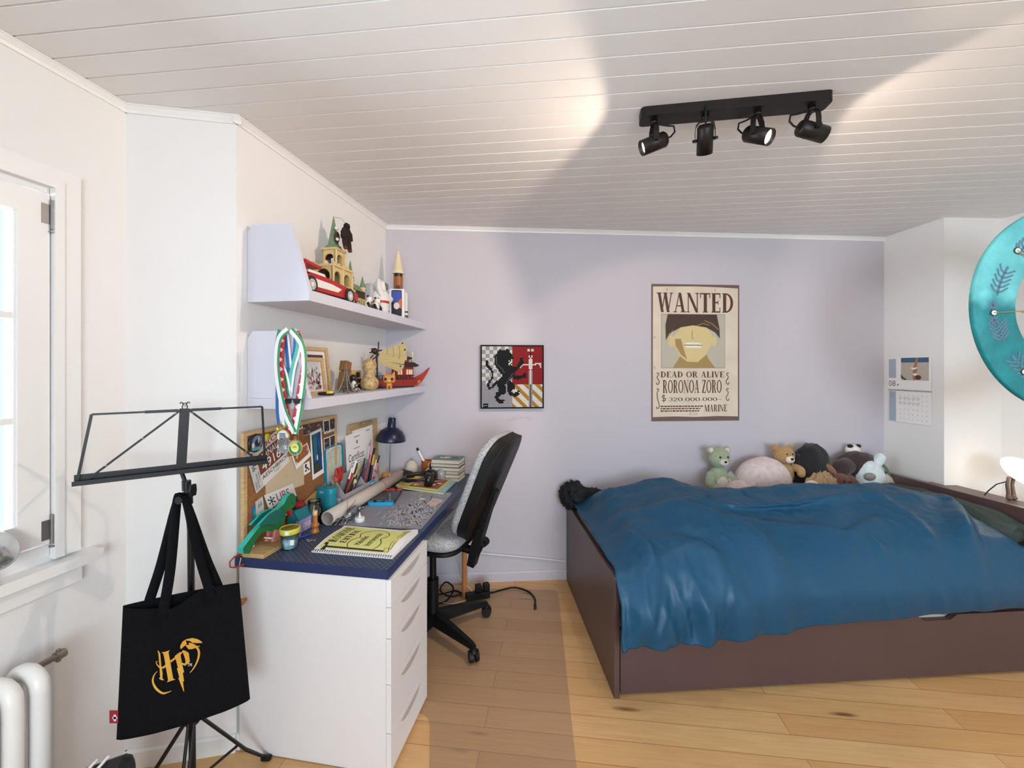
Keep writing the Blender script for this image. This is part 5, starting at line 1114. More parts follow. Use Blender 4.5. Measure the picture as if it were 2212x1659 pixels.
for lab, off, c, r, rib, dm, kind in MED:
    BASEM = atV(c[0], 800, .045-off); t = thing('medal', lab, 'medal', BASEM, -TH, 'medals on ribbons over the lower shelf end'); Rm = Matrix.Rotation(TH, 3, 'Z')
    g = G()
    for m, sd, cr, pts in rib: ribbon(g, pts, off, .023, m, cr, sd)
    g.v = [Rm @ v for v in g.v]; o = g.build('ribbon', t, False); s_ = o.modifiers.new('thickness', 'SOLIDIFY'); s_.thickness = .0006
    C0 = Rm @ (atV(c[0], c[1], .040-off)-BASEM); rr = r*.0018; Md = Matrix.Translation(C0) @ Matrix.Rotation(R(90), 4, 'X')
    rim = mat('medal_rim_gold', 'B9A25C', .3, .8) if kind != 'S' else dm
    g = G(rim); g.lathe([(0, -.0025), (rr, -.0025), (rr, .0025), (rr*.93, .0032), (rr*.9, .002), (0, .002)], 32, Md); g.tube([C0+Vector((.004*math.cos(R(a)), 0, rr+.006+.005*math.sin(R(a)))) for a in range(0, 360, 40)], .001, 6, True); dk_ = g.build('disc', t)
    p = Print(lambda x, y, h: C0+Vector((x*rr, -.0022-h, y*rr)))
    if kind == 'Y':
        p.disc(0, 0, .86, .86, C_('medal_champagne', 'B8AF8C', .35, metal=.4)); p.lay(2)
        for a0, a1 in ((-60, 60), (170, 290)): p.poly([(.82*math.cos(R(a0+(a1-a0)*k/10)), .82*math.sin(R(a0+(a1-a0)*k/10))) for k in range(11)]+[(.55*math.cos(R(a1+(a0-a1)*k/10)), .55*math.sin(R(a1+(a0-a1)*k/10))) for k in range(11)], C_('medal_enamel_green', '1F7A3C', .35))
        p.lay(3).disc(0, 0, .5, .5, RWt).lay(4); p.disc(0, .08, .47, .40, C_('medal_yellow', 'E4DC3A', .4)); p.lay(5).rect(-.3, .02, .3, .09, C_('medal_enamel_green', '1F7A3C', .35)); p.rect(-.15, .16, .15, .22, INK)
    elif kind == 'S':
        for k in range(7): p.line([(.8*(j/10)*math.cos(R(k*51+j*12)), .8*(j/10)*math.sin(R(k*51+j*12))) for j in range(2, 11)], .05, C_('medal_engraving', '5E5C5E', .4, metal=.6))
    elif kind == 'B':
        p.disc(0, 0, .86, .86, C_('medal_cream', 'E9DFC0', .4)); p.lay(2)
        for k in range(3): p.rect(-.55, -.35+.28*k, .4, -.15+.28*k, C_('ribbon_blue', '2A63A8', .5))
    p.build(dk_)
sg_ = atV(632, 866, .02); t = thing('sunglasses', 'black sunglasses hooked on the medal ribbons', 'sunglasses', sg_, -TH)
for s in (-1, 1):
    g = G(C_('black_lens', '0B0B0D', .12)); g.prism([(s*.004, .008), (s*.028, .008), (s*.031, .002), (s*.028, -.009), (s*.020, -.012), (s*.010, -.011), (s*.005, -.004)], -.003, .001, 'y'); g.build('lens', t)
g = G(BLACKP); g.tube([(-.005, -.001, .005), (0, -.002, .007), (.005, -.001, .005)], .0018, 6)
for s in (-1, 1): g.tube([(s*.029, 0, .006), (s*.030, .010, .004), (s*.028, .018, .0)], .0016, 6)
g.build('frame', t)

# ================================================================== cork board and what is pinned on it
BP = .034                                                          # plane of the board's face
def uz(px, py, u=BP): return atU(px, py, u)
t = thingD('cork_board', 'wood framed cork board leaning on the wall at the near end of the desk', 'notice board', .0165, .008, DZ+.001)
g = G(OAK)
for a in ((-.008, .010, 0, .462), (.578, .596, 0, .462), (.010, .578, 0, .016), (.010, .578, .446, .462)): g.box(0, .0145, a[0], a[1], a[2], a[3], .001)
g.build('frame', t)
g = G(mat('cork', '8F5E34', .9, var=.3, vscale=160, bump=.3, bscale=200)); g.box(.002, .0095, .010, .578, .016, .446); g.build('cork_panel', t)
def pinned(name, lab, cat_, TL, TR, BL, m, lay, group=None):
    u = .0265+.0016*lay; return sheet(name, lab, cat_, atU(*TL, u), atU(*TR, u), atU(*BL, u), .0012, m, -TH, group)
GREYP = C_('bib_paper', 'DAD5D3', .75); BRWN = C_('bib_brown', '6E3A2C', .7); DRED = C_('dark_red_ink', '8C1F2B', .7)
t, f, a = pinned('letter', 'plain tan note with a pencilled heart pinned low on the cork board', 'note', (572, 1000), (655, 978), (574, 1078), C_('tan_note', 'C7B295', .8), 0)
p = Print(f); p.line([(.52+.06*math.sin(x)**3, .44+.05*(13*math.cos(x)-5*math.cos(2*x)-2*math.cos(3*x)-math.cos(4*x))/16) for x in [k*.3 for k in range(22)]], .006, C_('pencil_grey', '8E8070', .8), a); p.build(t)
t, f, a = pinned('race_bib', 'large tilted race bib with a brown number panel on the cork board', 'race bib', (531, 984), (607, 922), (553, 1066), GREYP, 2)
p = Print(f); p.rect(.04, .30, .98, .80, BRWN); p.lay(2).rect(.0, .0, .20, 1, C_('bib_side_strip', 'BFBFC0', .75)); p.rect(.20, .30, 1, .80, BRWN); p.rect(.20, .82, 1, .98, C_('bib_pink', 'D6C6C2', .75))
p.lay(3).text('ROS', .50, .84, .95, .97, DRED); p.text('ARNAUD', .30, .60, .92, .76, WHITEP); p.text('49160', .28, .34, .95, .57, WHITEP); p.text('AESCHBACH', .22, .16, .98, .26, INK); p.text('1904', .55, .07, .72, .12, C_('pencil_grey', '8E8070', .8))
sp_ = Print(lambda x, y, h: f(.20-.20*y, x, h)); sp_.lay(3).text('99', .52, .25, .66, .8, INK); sp_.text('de l\'Escalade', .06, .40, .44, .62, INK); sp_.text('Course', .22, .12, .44, .32, INK); sp_.text('Gen\u00e8ve', .06, .70, .26, .9, INK); sp_.text('66', .82, .3, .95, .8, INK); sp_.build(t, 'side_print'); p.build(t)
t, f, a = pinned('race_bib', 'lower race bib with a snowflake and red lettering behind the green bird', 'race bib', (570, 1070), (632, 1044), (590, 1128), GREYP, 3)
p = Print(f)
for k in range(6): p.line([(.16, .72), (.16+.11*math.cos(R(60*k+30)), .72+.16*math.sin(R(60*k+30)))], .03, INK, a); c = (.16+.10*math.cos(R(60*k+30)), .72+.14*math.sin(R(60*k+30))); p.disc(c[0], c[1], .025, .03, INK, 8)
p.text('UBS', .34, .60, .80, .90, DRED); p.rect(.12, .06, 1, .50, C_('bib_dark_panel', '3B1F22', .7)); p.lay(2).text('ARNA', .2, .12, .78, .42, WHITEP); p.build(t)
t, f, a = pinned('race_bib_corner', 'grey white side strip of a race bib at the left edge of the cork board', 'paper strip', (551, 1085), (567, 1072), (556, 1130), C_('bib_side_strip', 'BFBFC0', .75), 1)
p = Print(f); p.text('64', .3, .62, .75, .85, INK); p.text('D', .25, .05, .7, .3, DRED); p.build(t)
t, f, a = pinned('sticker', 'blue and green sticker at the bottom left of the cork board', 'sticker', (543, 1096), (556, 1088), (545, 1125), C_('sticker_blue', '2A6BB0', .5), 0)
p = Print(f); p.disc(.6, .45, .35, .3, C_('sticker_green', '4FA95A', .5)); p.build(t)
PHT = 'photo prints on the cork board'
def photo(lab, TL, TR, BL, base, seed, cols, n, lay, m0=(.08, .08), border=None):
    t, f, a = pinned('photo_print', lab, 'photo', TL, TR, BL, border or PAPER, lay, PHT); p = Print(f); photo_print(p, seed, cols, n, m0[0], m0[1], 1-m0[0], .94, base); p.build(t); return t, f
photo('dark photo of two people in sunglasses at the top of the cork board', (651, 913), (697, 904), (653, 942), C_('photo_brown', '4A3A34', .5), 2, [C_('photo_dark', '2B2526', .5), C_('photo_red', '8E3A36', .5), C_('photo_tan', 'A98A78', .5)], 22, 0, (.02, .03))
t, f = photo('tall blue underwater photo with white border on the cork board', (669, 936), (694, 924), (675, 1037), C_('deep_blue_print', '0F3F78', .5), 3, [C_('deep_blue_print', '0F3F78', .5), C_('blue_print', '1C66A8', .5)], 8, 2, (.12, .10))
p = Print(f); p.lay(7).poly([(.15, .93), (.55, .93), (.45, .6), (.5, .4), (.2, .35)], C_('teal_print', '1C6A72', .5)); p.lay(8).poly([(.14, .11), (.7, .11), (.6, .28), (.35, .33), (.16, .25)], C_('reef_print', '3A3A20', .5)); p.disc(.45, .42, .05, .06, C_('photo_white', 'E2DEDA', .5)); p.build(t, 'scene')
k = 0
for (lab, TL, TR, BL) in (('small portrait photo, top left of the four strip photos', (698, 909), (710, 906), (700, 938)), ('small portrait photo, top right of the four strip photos', (711, 905), (724, 901), (712, 934)), ('small portrait photo, bottom left of the four strip photos', (699, 947), (711, 943), (701, 978)), ('small portrait photo, bottom right of the four strip photos', (712, 942), (724, 938), (713, 970))):
    k += 1; t, f = photo(lab, TL, TR, BL, C_('photo_dark', '2B2526', .5), 10+k, [C_('photo_tan', 'A98A78', .5), C_('photo_grey', '8A8589', .5), C_('photo_dark', '2B2526', .5)], 7, 1, (.05, .18))
    p = Print(f); p.lay(6).line([(.1, .08), (.3, .12), (.45, .06), (.6, .13), (.85, .08)], .03, INK); p.build(t, 'caption')
photo('tilted instant photo with an orange scene behind the medals', (630, 985), (663, 956), (640, 1014), C_('orange_print', '9E5A30', .5), 21, [C_('photo_tan', 'A98A78', .5), C_('photo_white', 'E2DEDA', .5), C_('rust_print', '7A3A20', .5)], 14, 3, (.06, .28))
photo('orange wooden photo strip behind the front medal', (643, 926), (654, 922), (645, 975), C_('orange_print', '9E5A30', .5), 22, [C_('tank_orange', '9E5A22', .4), C_('photo_tan', 'A98A78', .5)], 5, 1, (.02, .02))
t, f, a = pinned('photo_print', 'small black and white panda print on the cork board', 'photo', (655, 1003), (668, 995), (657, 1027), PAPER, 1, PHT); p = Print(f); random.seed(8); [p.disc(random.uniform(.25, .75), random.uniform(.15, .85), .16, .08, INK, 8) for _ in range(8)]; p.build(t)
def badge(lab, px, py, r, m, draw=None):
    c = atU(px, py, .032); t = thing('button_badge', lab, 'badge', c, -TH, 'badges on the cork board'); M = Matrix.Translation((0, 0, 0)) @ Matrix.Rotation(R(90), 4, 'Y'); g = G(m); g.lathe([(r, -.004), (r, .001), (r*.9, .003), (0, .004)], 26, M); g.build('badge', t)
    if draw: p = Print(lambda x, y, h: Vector((.0042+h, x*r, y*r))); draw(p); p.build(t)
badge('yellow smiling face badge on the cork board', 578, 944, .014, C_('smiley_yellow', 'DCC428', .4), lambda p: (p.disc(-.25, .25, .09, .16, INK, 10), p.disc(.25, .25, .09, .16, INK, 10), p.line([(-.5, -.15), (-.3, -.42), (0, -.5), (.3, -.42), (.5, -.15)], .08, INK)))
def dish(p):
    p.disc(.1, .1, .7, .72, C_('badge_lilac', '7F7FA6', .4)); p.lay(2).disc(.15, .0, .4, .42, C_('photo_dark', '2B2526', .5)); p.poly([(-.8, -.5), (.8, -.5), (.6, -.75), (-.5, -.8)], C_('badge_teal', '58B0B0', .4)); p.lay(3).disc(-.5, -.2, .2, .3, C_('photo_white', 'E2DEDA', .5)); p.disc(.3, .3, .12, .35, C_('badge_pale', 'B9BBD6', .4))
badge('large glossy dark lilac badge in the top left of the cork board', 552, 957, .036, C_('badge_dark', '22242C', .25), dish)
t, f, a = pinned('paper_scrap', 'small curled grey paper scrap at the left frame of the cork board', 'paper', (522, 988), (531, 984), (524, 998), GREYP, 3)

# ================================================================== behind and along the wall
t, f, a = sheet('clipboard', 'pale wooden clipboard leaning on the wall behind the certificates', 'clipboard', D(.012, .735, 1.122), D(.012, 1.06, 1.122), D(.028, .735, DZ+.001), .005, OAK, -TH)
g = G(mat('oak_edge', 'A98A5C', .5)); g.box(.0, .02, .12, .22, .375, .392, .003); g.build('clip', t)
t, f, a = sheet('certificate', 'white certificate with script lettering, rear of the two papers', 'certificate', D(.024, .76, 1.085), D(.024, .985, 1.09), D(.040, .76, DZ+.001), .0006, PAPER, -TH, 'certificates behind the organizer')
p = Print(f); p.rect(.55, .93, .85, .945, C_('pencil_grey', '8E8070', .8)); p.line([(.75, .66), (.8, .72), (.82, .66), (.9, .76), (.86, .66)], .008, INK, a); p.build(t)
t, f, a = sheet('certificate', 'white certificate with script lettering, front of the two papers', 'certificate', D(.036, .672, 1.072), D(.036, .885, 1.082), D(.052, .672, DZ+.001), .0006, PAPER, -TH, 'certificates behind the organizer')
p = Print(f); CGI = C_('pencil_grey', '8E8070', .8); p.rect(.40, .92, .68, .935, CGI); p.disc(.53, .84, .045, .03, CGI, 14); p.rect(.36, .74, .66, .752, CGI); p.text('Certificat', .10, .56, .86, .68, INK); p.rect(.2, .52, .72, .532, CGI); p.rect(.18, .48, .74, .492, CGI); p.rect(.3, .3, .6, .31, CGI); p.build(t)
t = thingD('framed_board', 'blue framed drawing board with a geometric line drawing in front of the cork board', 'board', .034, .50, DZ+.001)
q = Matrix.Rotation(R(-2.5), 4, 'Y'); g = G(C_('blue_frame_plastic', '157FA0', .4)); out = qd([(0, 0), (.158, 0), (.158, .312), (0, .312)], .025); inn = qd([(.009, .009), (.149, .009), (.149, .303), (.009, .303)], .018); n = len(out); vs = []
for x in (0, .010): vs += [Vector((x, y, z)) for y, z in out]+[Vector((x, y, z)) for y, z in inn]
g.add(vs, [(i, (i+1) % n, n+(i+1) % n, n+i) for i in range(n)]+[(2*n+i, 2*n+(i+1) % n, 3*n+(i+1) % n, 3*n+i) for i in range(n)]+[(i, (i+1) % n, 2*n+(i+1) % n, 2*n+i) for i in range(n)]+[(n+i, n+(i+1) % n, 3*n+(i+1) % n, 3*n+i) for i in range(n)])
g.prism([(.055, .310), (.105, .310), (.095, .330), (.065, .330)], .001, .009, 'x'); g.v = [q @ v for v in g.v]; g.build('frame', t)
g = G(C_('board_pale_green', 'C6CDBF', .35)); g.prism(inn, .002, .006, 'x'); g.v = [q @ v for v in g.v]; bd_ = g.build('board', t)
p = Print(lambda x, y, h: q @ Vector((.0061+h, .158*x, .312*y))); LN_ = C_('drawing_green_grey', '6C7A6C', .7)
for L in ([(.1, .72), (.3, .80), (.9, .82)], [(.1, .72), (.25, .90), (.3, .80), (.5, .93), (.6, .80), (.8, .93), (.9, .82)], [(.25, .9), (.5, .93), (.8, .93)], [(.1, .72), (.45, .42)], [(.3, .80), (.45, .42), (.6, .80)], [(.9, .82), (.45, .42)], [(.05, .36), (.45, .42), (.95, .52)]): p.line(L, .004, LN_, .5)
p.build(bd_)

# ---- grey organizer and its contents
t = thingD('desk_organizer', 'grey slanted desk organizer full of pens behind the poster tube', 'desk organizer', .055, .520, DZ+.001)
OGM = C_('grey_card', 'A8A1A6', .6); SL = [(0, 0), (.070, 0), (.070, .078), (.018, .155), (0, .155)]
for nm, v0, v1 in (('side_panel', 0, .003), ('divider', .20, .203), ('side_panel', .345, .348)):
    g = G(OGM); g.prism(SL, v0, v1, 'y'); g.build(nm, t)
g = G(OGM); g.box(.067, .070, .0031, .3449, 0, .078); fp = g.build('front_panel', t)
g = G(OGM); g.box(0, .003, .0031, .3449, 0, .155); g.build('back_panel', t); g = G(OGM); g.box(.003, .067, .0031, .3449, 0, .003); g.build('bottom', t)
g = G(C_('sticker_cyan', '2F9DBE', .5)); g.box(.0701, .0712, .245, .30, .045, .075); g.use(WHITEP); g.box(.0712, .0714, .255, .29, .058, .064); g.build('sticker', fp)
for k, v in enumerate((.12, .22)):
    g = G(PAPER); g.tube([(.0705, v+.02*math.cos(R(a)), .035+.014*math.sin(R(a))) for a in range(20, 330, 30)], .0012, 5); g.build('drawing', fp)
def pen(lab, px, py, u, v, col, tip, ln=.15, r=.0042, name='pen', capf=.28):
    """a pen standing in the organizer with its top at the pixel"""
    base = D(u, v, DZ+.006); topw = atU(px, py, u); d = (topw-base)
    if abs(d.length) > .3: d = d.normalized()*.3
    t = thing(name, lab, name.split('_')[-1], base, 0, 'pens in the grey organizer'); g = G(col); g.cyl((0, 0, 0), d*(1-capf), r, n=10); g.build('barrel', t); g = G(tip); g.cyl(d*(1-capf), d, r*1.08, r*.85, n=10); g.build('cap', t)
PK = lambda n, c: C_('pen_'+n, c, .4)
for a in (('white marker pen with red band in the organizer', 769, 996, .085, .558, PK('red', 'B5251F'), WHITEP, .15, .007),
          ('black pen with gold clip leaning near the front of the organizer', 775, 1008, .095, .548, PK('black', '121214'), PK('gold', 'C6A95A')),
          ('black and white pen at the near corner of the organizer', 760, 1012, .095, .533, PK('black', '121214'), WHITEP),
          ('purple pen in the near part of the organizer', 784, 1015, .10, .573, PK('purple', '3D2266'), PK('black', '121214')),
          ('cream pen standing near the organizer divider', 772, 1001, .08, .598, PK('cream', 'D8C9A0'), PK('black', '121214')),
          ('slim dark pencil near the organizer divider', 781, 1000, .075, .618, PK('black', '121214'), PK('gold', 'C6A95A'), .15, .003),
          ('grey blue pencil, tallest beside the pink pencil', 798, 963, .085, .758, PK('greyblue', '4A6470'), PK('pale', 'B9C3C6'), .15, .0038),
          ('long pink pencil in the far part of the organizer', 805, 950, .080, .778, PK('pink', 'C2436E'), PK('pinktip', 'D98AA0'), .15, .0042),
          ('red pen in the far part of the organizer', 795, 988, .075, .748, PK('red', 'B5251F'), PK('cream', 'D8C9A0')),
          ('dark green pen in the far part of the organizer', 788, 990, .075, .733, PK('green', '1E3A28'), PK('black', '121214')),
          ('thick black brush pen in the far part of the organizer', 809, 968, .09, .798, PK('black', '121214'), PK('black', '121214'), .15, .008),
          ('yellow tipped black pen in the far part of the organizer', 808, 982, .10, .788, PK('black', '121214'), PK('yellow', 'D9A93A'), .15, .006),
          ('dark pencil at the far end of the organizer', 820, 984, .085, .838, PK('darkred', '4A1A1E'), PK('black', '121214'), .15, .0045),
          ('pink and red marker at the far end of the organizer', 815, 1000, .10, .833, PK('red', 'B5251F'), PK('pinktip', 'D98AA0'), .15, .005),
          ('pale pink pen at the far end of the organizer', 813, 994, .095, .813, PK('pinktip', 'D98AA0'), WHITEP, .15, .004)): pen(*a)
t = thingD('scissors', 'red handled scissors standing in the organizer', 'scissors', .078, .548, DZ+.006, 'scissors')
for s in (-1, 1):
    g = G(C_('handle_red', 'B0211C', .35)); g.tube([(0, s*.016+.013*math.cos(R(a)), .165+.032*math.sin(R(a))) for a in range(0, 360, 24)], .0058, 8, True); g.build('handle', t)
g = G(mat('steel', '8A8A8C', .35, .9)); g.box(-.002, .002, -.010, .010, 0, .135); g.build('blade', t)
t = thingD('toy_flower', 'small red and green toy figure at the near end of the organizer', 'toy', .078, .532, DZ+.006)
g = G(C_('toy_green', '4FB03A', .4)); g.tube([(0, 0, 0), (.003, -.004, .05), (-.002, -.006, .10), (0, -.012, .13)], [.006, .007, .006, .005], 8); g.build('stem', t); g = G(C_('toy_coral', 'C9503F', .4)); g.sph((0, -.013, .145), (.010, .010, .015), 12); g.sph((0, -.024, .158), (.008, .012, .006), 10); g.sph((0, -.008, .172), (.007, .008, .008), 10); g.build('flower', t)
t = thingD('pompom', 'pale yellow ball on a stick in the middle of the organizer', 'ball', .095, .66, DZ+.006)
g = G(C_('pale_yellow', 'D9CB84', .7)); g.sph((0, 0, .10), .014, 16); g.build('ball', t); g = G(OAK); g.cyl((0, 0, 0), (0, 0, .09), .003, n=8); g.build('stick', t)
t = thingD('small_box', 'small clear and grey box between the teal speaker and the organizer', 'box', .100, .495, DZ+.001, None, R(15))
g = G(C_('grey_clear_plastic', 'A5ABB6', .3)); g.box(-.018, .018, -.010, .010, .022, .068, .002); g.build('upper_box', t); g = G(C_('dark_olive', '2C2A20', .5)); g.box(-.018, .018, -.0105, .0105, .0, .021, .002); g.build('lower_box', t)

# ---- desk lamp
t = thingD('desk_lamp', 'dark navy dome desk lamp standing in the back left corner of the desk', 'lamp', .10, 1.055, DZ+.001)
NAVY = C_('navy_enamel', '15183A', .3); g = G(NAVY); g.lathe([(.055, 0), (.055, .010), (.045, .016), (.006, .018)], 30); g.build('base', t)
g = G(CHROME); g.cyl((0, 0, .015), (.014, -.006, .27), .0042, n=12); g.build('pole', t)
Ms = Matrix.Translation((.010, 0, .243)) @ Matrix.Rotation(R(4), 4, 'Y')
g = G(NAVY); g.lathe([(.082, .012), (.090, .010), (.091, .014), (.084, .040), (.066, .070), (.040, .088), (.027, .093), (.026, .098), (.023, .150), (.018, .154), (.0, .155)], 40, Ms, True, False); sh_ = g.build('shade', t)
g = G(CHROME); g.lathe([(.006, .155), (.006, .160), (0, .162)], 12, Ms); g.build('cap', sh_)
g = G(C_('unlit_bulb', 'D8D4CC', .3)); g.sph(Ms @ Vector((0, 0, .035)), (.022, .022, .028), 14); g.build('bulb', sh_)

# ---- teal speaker, jar, poster tube, box, pawn, tub
t = thingD('speaker', 'rounded teal portable speaker standing behind the glass jar', 'speaker', .084, .435, DZ+.001, None, R(-14))
sq = lambda k, a: (k*.050*(1 if math.cos(R(a)) > 0 else -1)*abs(math.cos(R(a)))**.55+0, k*.026*(1 if math.sin(R(a)) > 0 else -1)*abs(math.sin(R(a)))**.7)
g = G(mat('teal_mesh', '0F8296', .6, bump=.3, bscale=400)); ang = range(0, 360, 8); n = len(ang); vs = []
for k, z in ((.93, 0), (1, .006), (1, .110), (.995, .112)): vs += [Vector((*sq(k, a), z)) for a in ang]
g.add(vs, [(k*n+i, k*n+(i+1) % n, (k+1)*n+(i+1) % n, (k+1)*n+i) for k in range(3) for i in range(n)], True); g.add(vs, [tuple(range(n-1, -1, -1)), tuple(range(3*n, 4*n))], False); g.build('body', t)
g = G(TEAL); vs = []
for k, z in ((1.01, .1121), (1.01, .131), (.96, .137)): vs += [Vector((*sq(k, a), z)) for a in ang]
g.add(vs, [(k*n+i, k*n+(i+1) % n, (k+1)*n+(i+1) % n, (k+1)*n+i) for k in range(2) for i in range(n)], True); g.add(vs, [tuple(range(n)), tuple(range(2*n, 3*n))], False); g.build('top', t)
p = Print(lambda x, y, h: Vector((-.014+.022*x, -.0264-h, -.0+.1165+.009*y))); p.text('BOSE', 0, 0, 1, .9, WHITEP); p.build(t, 'logo')
t = thingD('glass_jar', 'empty clear glass jar with a threaded neck beside the teal speaker', 'jar', .090, .335, DZ+.001)
g = G(GLASS); g.lathe([(0, 0), (.030, .0), (.034, .004), (.035, .07), (.032, .082), (.026, .090), (.0265, .094), (.028, .096), (.0265, .099), (.028, .102), (.0265, .108), (.024, .108), (.024, .088), (.032, .07), (.031, .004), (0, .004)], 32); g.build('body', t)
t = thingD('poster_tube', 'long rolled beige poster lying along the desk', 'poster tube', .158, .33, DZ+.0325)
g = G(mat('beige_roll', 'C9BBB0', .7)); L_ = .765; q = Matrix.Translation((0, 0, 0)) @ Matrix.Rotation(R(-90), 4, 'X')
g.lathe([(.027, 0), (.032, 0), (.032, L_), (.027, L_), (.027, 0)], 36, q, True, False); g.build('roll', t)
g = G(C_('rubber_band', '8A5A4A', .6)); g.lathe([(.0322, .50), (.0330, .501), (.0330, .503), (.0322, .504), (.0322, .50)], 36, q, True, False); g.build('rubber_band', t)
t = thingD('sweets_box', 'lilac and teal packet lettered on the side behind the yellow lidded tub', 'packet', .085, .225, DZ+.001)
g = G(C_('packet_lilac', 'A99BCB', .5)); g.box(-.005, .012, 0, .095, 0, .052); g.build('band', t)
g = G(C_('packet_teal', '17747E', .5)); g.prism([(-.048, 0), (-.0055, 0), (-.0055, .050), (.010, .0525), (-.015, .092), (-.035, .092), (-.048, .06)], .001, .094, 'y'); g.build('packet', t)
p = Print(lambda x, y, h: Vector((.0121+h, .022+.05*x, .014+.026*y))); p.text('ma', 0, 0, 1, .8, WHITEP); p.build(t)
t = thingD('red_pompom', 'small fluffy red pompom on the teal packet', 'pompom', .058, .275, DZ+.093)
g = G(mat('red_fluff', '8E1F1C', .95)); blob(g, (0, 0, .014), (.020, .022, .014), .4, 5, 28, 5); g.build('fluff', t)
t = thingD('kraft_envelope', 'tan kraft paper envelope leaning behind the teal speaker', 'envelope', .034, .30, DZ+.001)
g = G(C_('kraft_paper', 'B08F5E', .8)); g.prism([(0, 0), (.20, 0), (.20, .135), (.17, .135), (0, .085)], .0, .004, 'x'); g.build('paper', t)
t = thingD('wooden_pawn', 'turned wooden chess pawn beside the end of the poster tube', 'pawn', .155, .245, DZ+.001)
g = G(C_('turned_wood', 'A8692F', .35)); g.lathe([(.0, 0), (.017, 0), (.018, .006), (.013, .016), (.011, .022), (.016, .028), (.018, .034), (.014, .040), (.010, .043), (.0095, .075), (.0, .075)], 28); g.build('body', t)
g = G(C_('turned_wood_pale', 'D9B48C', .4)); g.lathe([(.0098, .0755), (.010, .092), (.007, .095), (0, .095)], 24); g.build('top', t)
t = thingD('slime_tub', 'clear tub of blue beads with a lime yellow lid near the desk edge', 'tub', .150, .095, DZ+.001)
g = G(GLASS); g.lathe([(0, 0), (.027, 0), (.029, .003), (.034, .062)], 30, None, True, False); g.build('body', t)
g = G(mat('blue_beads', 'B4D6DE', .3, bump=.5, bscale=120, var=.35, vscale=120)); g.lathe([(0, .002), (.026, .002), (.030, .036), (.024, .040), (0, .038)], 28); g.build('beads', t)
g = G(C_('lime_lid', 'C9C84A', .4)); g.lathe([(.0352, .058), (.0368, .060), (.0368, .078), (.0340, .080), (.0340, .070), (.0352, .058)], 32, None, True, False); ld = g.build('lid', t); g = G(mat('gold_slime', '8E7634', .25, .3, bump=.6, bscale=60)); g.lathe([(.0335, .077), (.02, .081), (0, .080)], 28); g.build('lid_top', ld)
g = G(PAPER); g.box(.012, .026, -.0355, -.0345, .022, .042); g.box(-.006, .008, -.0378, -.0370, .062, .076); g.v = [Matrix.Rotation(R(20), 4, 'Z') @ v for v in g.v]; g.build('sticker', t)
t = thingD('pen', 'blue ballpoint pen lying beside the wooden pawn', 'pen', .128, .165, DZ+.005)
g = G(C_('pen_blue', '1F3FA8', .3)); g.cyl((0, 0, 0), (.025, .055, 0), .0042, n=12); g.build('barrel', t); g = G(WHITEP); g.cyl((-.012, -.026, 0), (0, 0, 0), .0043, n=12); g.build('cap', t)
t = thingD('key_ring', 'small metal key ring on the desk in front of the pawn', 'key ring', .180, .165, DZ+.0025)
g = G(CHROME); g.tube([(.010*math.cos(R(a)), .008*math.sin(R(a)), 0) for a in range(0, 360, 30)], .0015, 6, True); g.tube([(.010, 0, 0), (.016, .008, 0), (.022, .004, 0), (.026, .010, 0)], .0016, 6); g.build('ring', t)

# ---- wooden bird on its base, charger with red cable
t = thingD('bird_base', 'small pale wood plank under the green wooden bird', 'wood plank', .035, -.010, DZ+.001)
g = G(mat('plank_wood', 'B99A6A', .6, var=.2, vscale=20, stretch=(1, 6, 1))); g.box(0, .088, 0, .205, 0, .016, .001); g.build('plank', t)
BU = .088; bz = DZ+.0175
t = thingD('wooden_bird', 'green painted wooden bird standing on a pale plank at the near desk corner', 'wooden bird', BU, .06, bz)
def bo(X, Y, u=BU): P = atU(500+X/9.217, 1040+Y/9.217, u); a_ = uv(P); return (a_[1]-.06, P.z-bz)
GR1, GR2 = C_('bird_green', '1E6B3A', .45), C_('bird_turquoise', '27B3A4', .45); HD = C_('bird_dark_teal', '12635C', .45)
body = [bo(*q) for q in ((240, 1440), (360, 1440), (430, 1290), (520, 1130), (600, 1030), (700, 990), (830, 1000), (960, 960), (1010, 880), (1060, 760), (1100, 600), (1160, 560), (1230, 530), (1285, 430), (1285, 300), (1235, 240), (1180, 235), (1110, 320), (1050, 450), (950, 530), (820, 640), (600, 860), (480, 1000), (230, 1330))]
def slab(g, out, x0, x1, face, edge):
    n = len(out); vs = [Vector((x0, y, max(z, 0))) for y, z in out]+[Vector((x1, y, max(z, 0))) for y, z in out]; g.use(face).add(vs, [tuple(range(n)), tuple(range(2*n-1, n-1, -1))], False); g.use(edge).add(vs, [(i, n+i, n+(i+1) % n, (i+1) % n) for i in range(n)], False)
g = G(); slab(g, body, -.022, 0, GR1, GR2); bb_ = g.build('body', t)
wing = [bo(*q) for q in ((490, 880), (560, 800), (700, 650), (850, 560), (960, 545), (1000, 600), (985, 700), (920, 780), (820, 850), (650, 850), (570, 880))]
for x0, x1 in ((.0002, .010), (-.032, -.0222)): g = G(); slab(g, wing, x0, x1, HD, GR2); g.build('wing', t)
g = G(C_('beak_red', 'B5302A', .4)); slab(g, [bo(*q) for q in ((1150, 580), (1225, 535), (1232, 670), (1195, 690))], -.018, -.004, REDM, REDM); g.build('beak', t)
g = G(INK); e = bo(1213, 437); g.cyl((.0001, e[0], e[1]), (.0012, e[0], e[1]), .0022, n=12); g.build('eye', bb_)
